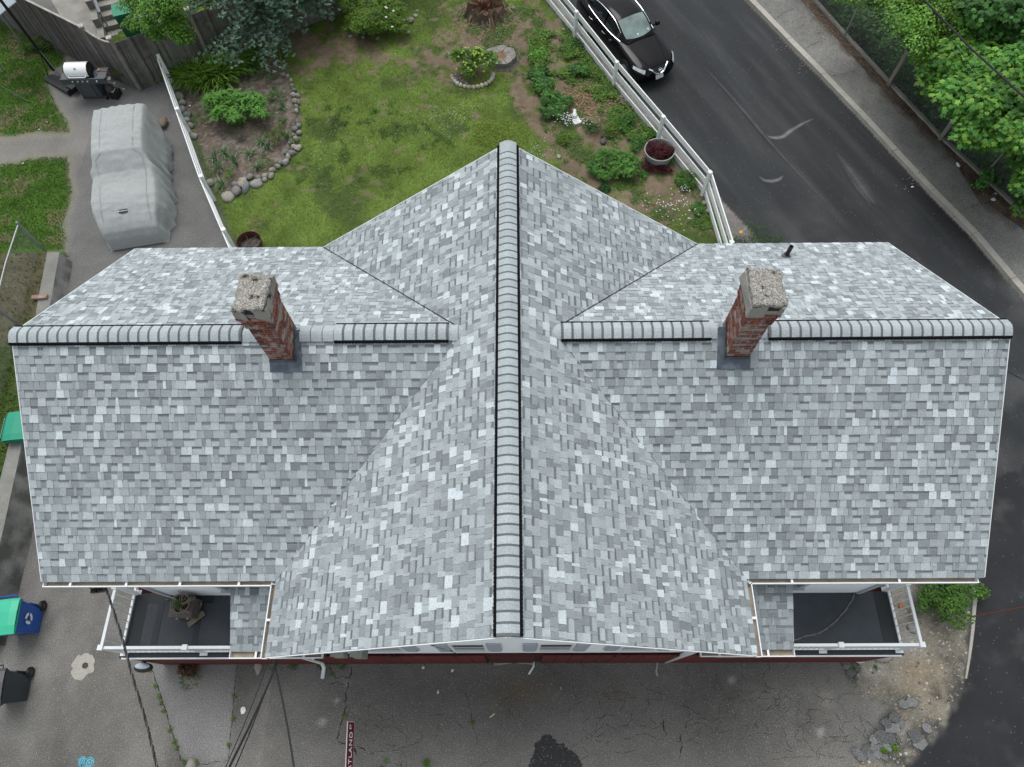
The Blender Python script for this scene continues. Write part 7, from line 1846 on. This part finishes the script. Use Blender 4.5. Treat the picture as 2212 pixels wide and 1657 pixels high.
# dark new patch in the parking area
pt = [ZH(425, 1245), ZH(450, 1190), ZH(470, 1130), ZH(485, 1050), ZH(520, 1030), ZH(555, 980), ZH(600, 985), ZH(640, 1020), ZH(680, 1065), ZH(715, 1050), ZH(725, 1085), ZH(790, 1125), ZH(830, 1165), ZH(860, 1225), ZH(850, 1300), ZH(430, 1300)]
out = []
for i in range(len(pt)):
    a, b = pt[i], pt[(i + 1) % len(pt)]
    for t in np.linspace(0, 1, 6, endpoint=False): p = a.lerp(b, t); out.append((p.x + rnd.uniform(-.018, .018), p.y + rnd.uniform(-.018, .018)))
MB().prism(out, -.01, .006, tone=(.042, .043, .045)).build('asphalt_patch', M['old_asphalt'], kind='structure')
# cracks
def crack(path, w, seed, mb, jag=.03):
    rnd = random.Random(seed); pts = []
    for a, b in zip(path[:-1], path[1:]):
        k = max(2, int((b - a).length / .06))
        for t in range(k): p = a.lerp(b, t / k); pts.append(Vector((p.x + rnd.uniform(-jag, jag), p.y + rnd.uniform(-jag, jag), .003)))
    pts.append(Vector((path[-1].x, path[-1].y, .003)))
    for i, (a, b) in enumerate(zip(pts[:-1], pts[1:])):
        d = (b - a).normalized(); s = Vector((-d.y, d.x, 0)) * w * (.6 + .4 * math.sin(i * 1.7)) * .5
        mb.add([a - s, b - s, b + s, a + s], [(0, 1, 2, 3)], (.03, .029, .028))
cm_ = MB()
for k_, pth in enumerate(([ZD(690, 350, .124), ZD(760, 310, .124), ZD(830, 280, .124)], [ZD(900, 520, .124), ZD(1000, 500, .124), ZD(1070, 480, .124)], [ZD(1220, 690, .124), ZD(1310, 700, .124), ZD(1400, 760, .124)], [ZD(1480, 1190, .124), ZD(1600, 1110, .124), ZD(1700, 1070, .124)], [ZD(1700, 1500, .124), ZD(1820, 1420, .124), ZD(1960, 1380, .124)], [ZD(500, 150, .124), ZD(560, 90, .124), ZD(640, 60, .124)])):
    m0 = len(cm_.v); crack(pth, .014, 30 + k_, cm_); cm_.v[m0:] = [(v[0], v[1], .128) for v in cm_.v[m0:]]
crack([ZG(905, 490), ZG(885, 560), ZG(860, 660), ZG(845, 760), ZG(850, 850), ZG(820, 960), ZG(780, 1050), ZG(775, 1150), ZG(850, 1170), ZG(960, 1185), ZG(1020, 1225)], .028, 1, cm_)
crack([ZG(705, 450), ZG(715, 540), ZG(760, 575), ZG(885, 575)], .018, 2, cm_); crack([ZG(850, 640), ZG(760, 620), ZG(680, 640)], .016, 3, cm_)
crack([ZF(1215, 830), ZF(1300, 1100), ZF(1380, 1350), ZF(1460, 1600)], .025, 4, cm_, .015); crack([ZF(1908, 815), ZF(1885, 1050), ZF(1860, 1350), ZF(1835, 1580)], .018, 5, cm_, .01)
crack([ZF(1460, 1600), ZF(1640, 1625), ZF(1830, 1590)], .012, 6, cm_); crack([ZG(1905, 700), ZG(1945, 800), ZG(1960, 960), ZG(2010, 1120), ZG(2020, 1170)], .014, 7, cm_)
crack([ZH(1520, 880), ZH(1535, 1000)], .03, 8, cm_); crack([ZH(1650, 980), ZH(1665, 1080), ZH(1640, 1180)], .03, 9, cm_, .015); crack([ZG(910, 1185), ZG(940, 1260)], .05, 10, cm_)
rnd = random.Random(12)
for k in range(150):        # fine alligator cracking
    cx_, cy_ = rnd.choice(((2.6, -5.9, 1.6, .6), (1.4, -5.7, 1.2, .5), (4.9, -5.6, 1.6, .6), (6.3, -5.6, .7, .7), (-2.6, -6.1, 1.2, .3), (6.9, -6.1, .6, .4)))[:2], None
    c = cx_; a = rnd.random() * 6.28; p = Vector((c[0] + rnd.gauss(0, .9), c[1] + rnd.gauss(0, .42), 0)); path = [p]
    for j in range(rnd.randint(2, 5)): a += rnd.uniform(-.9, .9); p = p + Vector((math.cos(a), math.sin(a) * .7, 0)) * rnd.uniform(.08, .22); path.append(p)
    crack(path, rnd.uniform(.006, .012), 50 + k, cm_, .012)
cm_.build('asphalt_cracks', M['old_asphalt'], kind='stuff', label='dark cracks running through the old asphalt in front of the house')
# mortar filled trench and patches by the wall
fp = [ZH(1455, 378), ZH(1475, 380), ZH(1470, 430), ZH(1464, 470), ZH(1474, 510), ZH(1458, 512), ZH(1450, 470), ZH(1460, 430)]
MB().prism(P2(fp), -.01, .008).build('concrete_filler', M['kerb'], kind='structure')
rnd = random.Random(3); vq = ZF(685, 830); vv_ = empty('valve_cover', (vq.x, vq.y, 0), 'round pipe cap set in a ragged pale concrete patch on the left drive', 'pipe cap')
MB().prism([(vq.x - .03 + math.cos(a) * .30 * rnd.uniform(.68, 1.08), vq.y + math.sin(a) * .31 * rnd.uniform(.68, 1.08)) for a in np.linspace(0, 6.283, 22, endpoint=False)], -.01, .012).build('concrete_collar', M['kerb'], vv_)
MB().lathe((vq.x + .01, vq.y, .01), [(.065, 0), (.065, .02), (.05, .02), (.05, .005)], 14, tone=(.08, .065, .05)).build('cap', M['stone'], vv_)
pd_ = ZF(2080, 822)
# painted blue marks
bm = MB()
for (x_, y_, r_) in ((660, 1600, .085), (718, 1612, .10), (655, 1640, .05)):
    q = ZF(x_, y_, .003)
    for r0, r1 in ((.0, .25), (.45, .7), (.85, 1.0)):
        k = 20; ps = []
        for j in range(k + 1): a = 6.283 * j / k; ps += [(q.x + math.cos(a) * r_ * r0, q.y + math.sin(a) * r_ * r0 * 1.2, .004), (q.x + math.cos(a) * r_ * r1 * (1 + .08 * math.sin(a * 5)), q.y + math.sin(a) * r_ * r1 * 1.2, .004)]
        bm.add(ps, [(2 * j, 2 * j + 1, 2 * j + 3, 2 * j + 2) for j in range(k)], (.10, .42, .55))
bm.build('utility_paint_marks', M['old_asphalt'], kind='structure')
# pale tyre arcs on the street
def arc_mark(name, pts, w, tone):
    m_ = []; T_ = []; P_ = [Vector(p) for p in pts]; n = 40; LAST_Z[0] += .0012; zl = LAST_Z[0]
    ts = np.linspace(0, 1, n); arr = np.array([[p.x, p.y] for p in P_]); s_ = np.linspace(0, 1, len(arr))
    cxs = np.interp(ts, s_, arr[:, 0]); cys = np.interp(ts, s_, arr[:, 1])
    for _ in range(4): cxs[1:-1] = (cxs[:-2] + 2 * cxs[1:-1] + cxs[2:]) / 4; cys[1:-1] = (cys[:-2] + 2 * cys[1:-1] + cys[2:]) / 4
    for i in range(n):
        a = np.array([cxs[max(i - 1, 0)], cys[max(i - 1, 0)]]); b = np.array([cxs[min(i + 1, n - 1)], cys[min(i + 1, n - 1)]]); d = (b - a) / (np.linalg.norm(b - a) + 1e-9); nn = np.array([-d[1], d[0]])
        ww = w * math.sin(math.pi * (i + .5) / n) ** .6
        for k, o_ in enumerate((-1.8, -.6, 0, .6, 1.8)):
            m_.append((cxs[i] + nn[0] * ww * o_, cys[i] + nn[1] * ww * o_, zl)); base_t = np.array([float(sample_grid(col_[:, c_], m_[-1][0], m_[-1][1])) for c_ in range(3)]); f = (0, .45, 1, .5, 0)[k] * math.sin(math.pi * (i + .5) / n) ** .5
            T_.append(base_t * (1 - f) + np.array(tone) * f * (.75 + .5 * float(vnoise(np.array([cxs[i] * 9]), np.array([cys[i] * 9]))[0])))
    ii = np.arange(n * 5).reshape(n, 5); F_ = np.stack([ii[:-1, :-1], ii[1:, :-1], ii[1:, 1:], ii[:-1, 1:]], -1).reshape(-1, 4)
    return np_mesh(name, m_, F_, M['street'], tone=np.array(T_), domain='POINT', smooth=True, kind='structure')
arc_mark('tyre_mark', [ZD(415, 905), ZD(470, 938), ZD(520, 945), ZD(570, 935), ZD(610, 900), ZD(700, 845), ZD(780, 810)], .06, (.19, .19, .19))
arc_mark('tyre_mark', [ZD(400, 1205), ZD(440, 1235), ZD(490, 1240), ZD(540, 1228), ZD(570, 1200)], .055, (.17, .17, .17))
arc_mark('tyre_mark', [ZD(0, 430), ZD(150, 590), ZD(300, 760), ZD(420, 905), ZD(600, 1110), ZD(900, 1430)], .045, (.075, .076, .078))
arc_mark('tyre_mark', [ZD(930, 1040), ZD(1050, 1200), ZD(1130, 1320), ZD(1200, 1400)], .13, (.085, .086, .088))
for x_, y_ in ((1040, 1270), (1065, 1300), (1090, 1330), (1110, 1355), (1130, 1380)): arc_mark('tyre_mark', [ZD(x_ - 30, y_ - 35), ZD(x_ + 20, y_ - 10), ZD(x_ + 30, y_ + 40)], .012, (.11, .11, .11))
MB().slab([ZM(745, 235, .004), ZM(1000, 370, .004), ZM(1000, 376, .004), ZM(745, 241, .004)], (0, 0, -.002), tone=.015).build('road_crack', M['street'], kind='structure')

# weeds in the cracks
wl_ = [(ZF(1250, 1000), 'weed tuft highest in the left asphalt seam'), (ZF(1280, 1080), 'second weed tuft in the left asphalt seam'), (ZF(1298, 1135), 'third weed tuft in the left asphalt seam'), (ZF(1325, 1195), 'fourth weed tuft in the left asphalt seam'), (ZF(1372, 1345), 'fifth weed tuft in the left asphalt seam'), (ZF(1408, 1445), 'sixth weed tuft in the left asphalt seam'), (ZF(1425, 1490), 'seventh weed tuft low in the left seam'),
       (ZF(1885, 1080), 'small weed high in the straight right seam'), (ZF(1878, 1255), 'small weed low in the straight right seam'), (ZF(1848, 1465), 'lowest weed in the straight right seam'), (ZG(1555, 1330), 'green weed tuft at the bottom edge centre'), (ZG(1200, 1310), 'small weed left of the bottom centre tuft'), (ZF(1480, 1600), 'weed tuft at the pale stone bottom left'), (ZF(1580, 1610), 'weed right of the pale stone bottom left'),
       (ZG(728, 548), 'small weed in the cracked asphalt near the downspout'), (ZG(835, 910), 'small weed in the long crack above the street sign'), (ZG(765, 460), 'weed at the wall below the meter boxes'), (ZF(1205, 865), 'small weed at the red wall corner'), (ZI(950, 790), 'weeds in the broken asphalt by the white stone'), (ZI(1110, 780), 'weeds on the gravel near the buff boulder'), (ZI(1250, 1380), 'yellow-green weeds at the gravel tip'), (ZI(1180, 1390), 'weeds left of the gravel tip'), (ZG(1965, 975), 'weed in the fine crack below the centre')]
for q, lb_ in wl_:
    big = 'bottom edge centre' in lb_ or 'gravel tip' in lb_
    bush('weed_tuft', xy(q), .12 if big else .055, .11 if big else .05, .08, 120 if big else 36, .045, .02, (.10, .21, .03), lb_, 'weed', mixto=(.12, .2, .03), p=.3, lumps=3, stems=0)
cover('wall_foot_grass', [(-5.6, -4.60), (-3.7, -4.60), (-3.7, -4.75), (-5.6, -4.75)], 900, .06, .02, ((.06, .15, .025), (.05, .12, .02)), 'thin grass along the foot of the red wall', dens=lambda x, y: np.clip((fbm(x, y, 3, 2, 91) - .4) * 5, 0, 1), z=.06)
q = ZF(1545, 870); dg = empty('dead_shrub', (q.x, q.y, 0), 'round dead brown plant stub with grass at its foot by the red wall', 'dead plant')
P_, d, r = crown_pts([(q.x, q.y, .12, .2, .22, .2)], 1500, .6); P_ = P_[P_[:, 2] > 0]; m_ = len(P_)
leaf_mesh('dead_twigs', P_, rdir(m_), np.tile([0, 0, 1.], (m_, 1)) + rdir(m_) * .8, .09, .012, tones((.13, .075, .05), m_, .4, (.2, .15, .1), .3), M['leaf'], dg)
strap = strap_clump('grass_tuft', (q.x, q.y - .16), 70, .2, .01, (.08, .17, .03), 'ring of green grass under the dead brown plant', spread=.8, cat='grass tuft')
# silver and black lamp-like hood at the red wall
q = ZF(1300, 850); lm = empty('wall_lantern', (q.x, YW - .15, .9), 'silver-topped black rounded fitting low on the red wall', 'wall light')
Ml = Matrix.Diagonal((1.5, .75, 1)); m_ = MB(); m_.lathe((q.x + .08, YW - .22, .92), [(.02, 0), (.12, .02), (.14, .09), (.12, .15)], 16, tone=.02, M=Ml); m_.build('housing', M['plastic'], lm, smooth=True)
m_ = MB(); m_.lathe((q.x + .08, YW - .19, 1.07), [(.12, 0), (.115, .02), (.07, .035), (.01, .04)], 16, tone=(.45, .5, .56), M=Matrix.Diagonal((1.4, .55, 1))); m_.build('silver_top', M['plain'], lm, smooth=True)
m_ = MB(); m_.bar((q.x + .05, YW, .98), (q.x + .05, YW - .2, .98), .08, .06, tone=.02); m_.build('bracket', M['plastic'], lm)

# stoop slab and old pipe at the basement door
sg_ = empty('stoop', (0, YW - .1, 0), 'low rough concrete stoop under the middle of the gable', 'step')
m_ = MB(); sp_pts = [(-.46, YW + .02), (.48, YW + .02), (.46, YW - .13), (.25, YW - .10), (.0, YW - .085), (-.2, YW - .11), (-.44, YW - .14)]
m_.prism(sp_pts, 0, .14); m_.build('slab', M['concrete'], sg_)
m_ = MB(); m_.tube([(.47, YW - .02, .1), (.47, YW - .16, .12), (.42, YW - .24, .1), (.36, YW - .32, .04)], .022, 6); m_.build('pipe_end', M['fencewhite'], sg_)

# --- street sign: maroon blade on a post
s_top, s_bot = ZG(885, 965, 2.95), ZG(868, 1369, 2.95)
sx_ = (s_top.x + s_bot.x) / 2
sg = empty('street_sign', (sx_, s_top.y - 1.35, 0), 'maroon street name blade with white capitals standing at the bottom edge', 'street sign')
Ls = 1.15; y0_ = s_top.y; zc = 2.85; hS = .26
tilt = Vector((-.3, 0, 1)).normalized()
dy = Vector((s_bot.x - s_top.x, s_bot.y - s_top.y, 0)).normalized()
MB().slab([Vector((s_top.x, y0_, zc)) - tilt * hS / 2, Vector((s_top.x, y0_, zc)) + dy * Ls - tilt * hS / 2, Vector((s_top.x, y0_, zc)) + dy * Ls + tilt * hS / 2, Vector((s_top.x, y0_, zc)) + tilt * hS / 2], (-.012, 0, 0), tone=(.50, .48, .48)).build('border', M['plain'], sg)
o_ = Vector((s_top.x + .004, y0_, zc)); i0 = .014
MB().slab([o_ + dy * i0 - tilt * (hS / 2 - i0), o_ + dy * (Ls - i0) - tilt * (hS / 2 - i0), o_ + dy * (Ls - i0) + tilt * (hS / 2 - i0), o_ + dy * i0 + tilt * (hS / 2 - i0)], (-.004, 0, 0), tone=(.12, .006, .016)).build('face', M['plain'], sg)
text_obj('PORTLAND', .155, o_ + dy * .60 + Vector((.006, 0, -.0)), -dy, tilt, M['ink_white'], sg, extrude=.002, sx=1.0)
text_obj('ST', .08, o_ + dy * .09 + Vector((.006, 0, 0)) + tilt * .03, -dy, tilt, M['ink_white'], sg, extrude=.002)
m_ = MB(); pq = Vector((s_top.x, y0_, 0)) + dy * Ls * .8 ; m_.tube([(pq.x - .01, pq.y, 0), (pq.x - .01, pq.y, 2.76)], .03, 8); m_.build('post', M['galv'], sg)

# --- service cables
def twisted(name, pts, r_, label, strands=3, turn=.32, radius=.018, tn=(.02, .09)):
    root = empty(name, tuple(pts[0]), label, 'cable'); P_ = [Vector(p) for p in pts]; n = 120
    arr = np.array([tuple(p) for p in P_]); s_ = np.r_[0, np.cumsum(np.linalg.norm(np.diff(arr, axis=0), axis=1))]; tt = np.linspace(0, s_[-1], n); X_ = np.stack([np.interp(tt, s_, arr[:, c]) for c in range(3)], 1)
    for _ in range(6): X_[1:-1] = (X_[:-2] + 2 * X_[1:-1] + X_[2:]) / 4
    for k in range(strands):
        pth = []
        for i in range(n):
            d = Vector(X_[min(i + 1, n - 1)] - X_[max(i - 1, 0)]).normalized(); u = d.cross(Vector((0, 0, 1))).normalized(); w_ = d.cross(u); a = tt[i] / turn * 2 * math.pi + k * 2 * math.pi / strands
            pth.append(Vector(X_[i]) + (u * math.cos(a) + w_ * math.sin(a)) * radius)
        MB().tube(pth, r_, 5, tone=tn[0] if k else tn[1]).build('strand', M['plastic'], root, smooth=True)
    return root
ev = Vector((-7.2, -3.62, E - .35))
twisted('service_cable', [ZF(845, 185, E - .3), ZF(900, 350, 4.6), ZF(975, 580, 4.7), ZF(1060, 900, 4.8), ZF(1140, 1160, 4.9), ZF(1200, 1380, 5.0), ZF(1270, 1680, 5.1)], .010, 'thick twisted service cable running from the left eave past the railing', radius=.014)
for i, (x_, y_) in enumerate(((768, 228), (808, 222))):
    q = ZF(x_, y_, E - .45); rt_ = empty('cable_clamp', (q.x, q.y, E - .45), ('left' if i == 0 else 'right') + ' one of two black cable connectors hanging under the left eave', 'cable connector')
    MB().box((q.x, q.y, E - .45), (.13, .08, .09), rz=.1, tone=.02).build('connector_block', M['plastic'], rt_)
    w_ = MB(); p0 = ZF(720 + 60 * i, 185, E - .25); w_.tube([p0, (p0 + q) / 2 + Vector((-.03, -.04, -.05)), q], .012, 5, tone=.02); w_.tube([q, ZF(830 + 10 * i, 190, E - .3)], .01, 5, tone=.02); w_.build('lead_wire', M['plastic'], rt_)
org = ZF(2200, 800, E - .25)
for i, (e, r_, lb_) in enumerate(((ZF(1820, 1660, 6.2), .02, 'thickest black cable fanning down from the gable corner'), (ZF(1790, 1660, 6.4), .008, 'leftmost thin wire fanning down from the gable corner'), (ZF(1870, 1660, 6.0), .010, 'thin wire just right of the thickest cable'), (ZG(380, 1390, 6.0), .009, 'wire running straight down right of the fan'), (ZG(372, 1390, 5.2), .008, 'second wire close beside the one running straight down'))):
    st_ = (ZG(250, 425, E - .3), ZG(165, 425, E - .3), ZG(230, 430, E - .35), ZG(215, 425, E - .3), ZG(205, 425, E - .5))[i]
    e2 = st_ + (e - st_) * 1.35; mid = st_.lerp(e2, .5) - Vector((0, 0, .12)); w_ = MB(); w_.tube([st_, st_.lerp(mid, .5) - Vector((0, 0, .03)), mid, mid.lerp(e2, .5) - Vector((0, 0, .03)), e2], r_, 6, tone=.02)
    w_.build('overhead_cable', M['plastic'], loc=st_, label=lb_, cat='cable')

# --- things on the decks
pq = zz(400, 2270, .3617, 905, 435, DK + .45); bxc = Vector((pq.x, pq.y, DK))
cab = empty('old_cabinet', bxc, 'small weathered brown cabinet on the left rubber deck', 'cabinet')
M['cabwood'] = new_mat('faded_cabinet_wood', (.12, .095, .085), rough=.7, var=.15, vs=5, fine=.08, bump=.15)
MB().box((bxc.x, bxc.y, DK + .22), (.43, .38, .42), rz=-.03).build('body', M['cabwood'], cab); MB().box((bxc.x, bxc.y, DK + .445), (.48, .43, .03), rz=-.03).build('top', M['cabwood'], cab)
for s_ in (-1, 1): MB().lathe((bxc.x + s_ * .11, bxc.y - .19, DK + .33), [(.012, 0), (.012, .02), (.022, .03), (.02, .045)], 8, tone=.5, M=Matrix.Rotation(R(90), 3, 'X')).build('knob', M['plain'], cab)
pt_c = zz(400, 2270, .3617, 880, 395, DK + .66); pc2 = Vector((pt_c.x, pt_c.y, DK + .46))
pot = empty('plant_pot', pc2, 'round pot of dry tangled vines standing on the brown cabinet', 'plant pot')
MB().lathe(pc2, [(.12, 0), (.19, .2), (.2, .2), (.175, .17)], 20, tone=(.25, .23, .20), cap=False).build('pot', M['plain'], pot)
MB().lathe(pc2 + Vector((0, 0, .12)), [(.16, 0), (.165, .02)], 14, tone=(.04, .03, .02)).build('soil', M['mulch'], pot)
tw = MB(); rnd = random.Random(21)
for i in range(34):
    a = rnd.random() * 6.28; r_ = rnd.uniform(.12, .34); h_ = rnd.uniform(.15, .32); tw.tube([pc2 + Vector((0, 0, .14)), pc2 + Vector((math.cos(a) * r_ * .5, math.sin(a) * r_ * .5, h_)), pc2 + Vector((math.cos(a + .5) * r_, math.sin(a + .5) * r_, h_ - .06))], .005, 4, tone=(.26, .22, .17))
tw.build('dry_vines', M['plain'], pot)
k = 90; a = rng.random(k) * 6.28; P_ = np.c_[pc2.x - .04 + np.cos(a) * .1 * rng.random(k), pc2.y + np.sin(a) * .1 * rng.random(k), pc2.z + .15 + .1 * rng.random(k)]
leaf_mesh('green_leaves', P_, np.tile([0, 0, 1.], (k, 1)) + rdir(k) * .4, rdir(k), .05, .03, tones((.06, .14, .02), k), M['leaf'], pot)
a, b = zz(400, 2270, .3617, 975, 640, DK + .03), zz(400, 2270, .3617, 1150, 500, DK + .10); MB().bar(a, b, .11, .025).build('loose_board', M['wood'], loc=a, label='short weathered board lying on the deck beside the cabinet', cat='board')
a, b = zz(400, 2270, .3617, 1075, 480, DK + .03), zz(400, 2270, .3617, 1120, 400, DK + .2); MB().bar(a, b, .04, .02).build('wood_stick', M['wood'], loc=a, label='thin stick leaning right of the cabinet on the left deck', cat='stick')
a, b = zz(400, 2270, .3617, 570, 265, DK + .9), zz(400, 2270, .3617, 860, 355, DK + .62); m_ = MB(); m_.tube([a, b], .012, 5, tone=(.45, .4, .38)); m_.build('cane', M['plain'], loc=b, label='pale cane slanting from the pot towards the deck corner', cat='cane')
kp = [ZI(965, 205, DK + .02), ZI(940, 280, DK + .02), ZI(880, 370, DK + .02), ZI(800, 455, DK + .02), ZI(700, 525, DK + .02), ZI(590, 548, DK + .02), ZI(515, 575, DK + .02)]
twisted('loose_deck_cable', kp, .007, 'thin loose cable curving across the right rubber deck', strands=2, radius=.01, tn=(.16, .3))

# --- litter
lit = [(ZF(1957, 1187), .12, .16, (.75, .75, .75), 'white scrap of paper on the asphalt left of the street sign'), (ZG(1533, 487), .08, .1, (.6, .6, .6), 'small white scrap below the gable, left of the pair'), (ZG(1790, 513), .07, .08, (.6, .6, .6), 'small white scrap below the gable, right of the pair'), (ZG(1665, 705), .06, .08, (.6, .6, .6), 'small white scrap lower in the middle of the parking area'),
       (ZD(1760, 1130, .13), .14, .22, (.72, .73, .74), 'white flattened carton on the pavement near the fence'), (ZD(1998, 1368, .13), .16, .13, (.45, .52, .62), 'crumpled blue and white wrapper on the pavement'), (ZD(2155, 1550, .13), .12, .08, (.05, .14, .4), 'small blue wrapper at the pavement edge far right'), (ZD(1448, 1280, .02), .1, .08, (.6, .68, .74), 'pale wrapper in the gutter beside the kerb'),
       (ZD(2015, 1325, .13), .12, .09, (.3, .29, .27), 'grey lump beside the crumpled wrapper'), (ZB(685, 1000), .05, .06, (.6, .6, .6), 'tiny white scrap in the mulch bed'), (ZA(1680, 940), .08, .07, (.7, .7, .7), 'white scrap beside the first border stone'), (ZA(348, 1150), .07, .05, (.65, .65, .65), 'white scrap on the upper left lawn edge'), (ZA(420, 1085), .05, .06, (.65, .65, .65), 'small white scrap on the upper left lawn'), (ZA(205, 1450), .12, .08, (.5, .46, .42), 'pale rag at the top of the lower left lawn')]
for i, (q, a, b, c_, lb_) in enumerate(lit):
    m_ = MB(); k = 7; rnd = random.Random(i); ps = [Vector((q.x + math.cos(j * .9) * a * .6 * rnd.uniform(.6, 1), q.y + math.sin(j * .9) * b * .6 * rnd.uniform(.6, 1), q.z + .01 + rnd.random() * .03)) for j in range(k)]
    m_.add(ps + [Vector((q.x, q.y, q.z + .05))], [(j, (j + 1) % k, k) for j in range(k)], c_); m_.build('litter', M['plain'], loc=(q.x, q.y, q.z), label=lb_, cat='litter')
for (a, b, w_, lb_) in ((ZG(2120, 930, .02), ZG(2165, 897, .02), .03, 'pale wooden stick on the asphalt in the middle of the parking area'), (ZH(688, 600, .02), ZH(692, 622, .02), .015, 'thin white stick below the gable windows')):
    m_ = MB(); m_.bar(a, b, w_, .015, tone=(.55, .43, .30)); m_.build('wood_stick', M['plain'], loc=a, label=lb_, cat='stick')
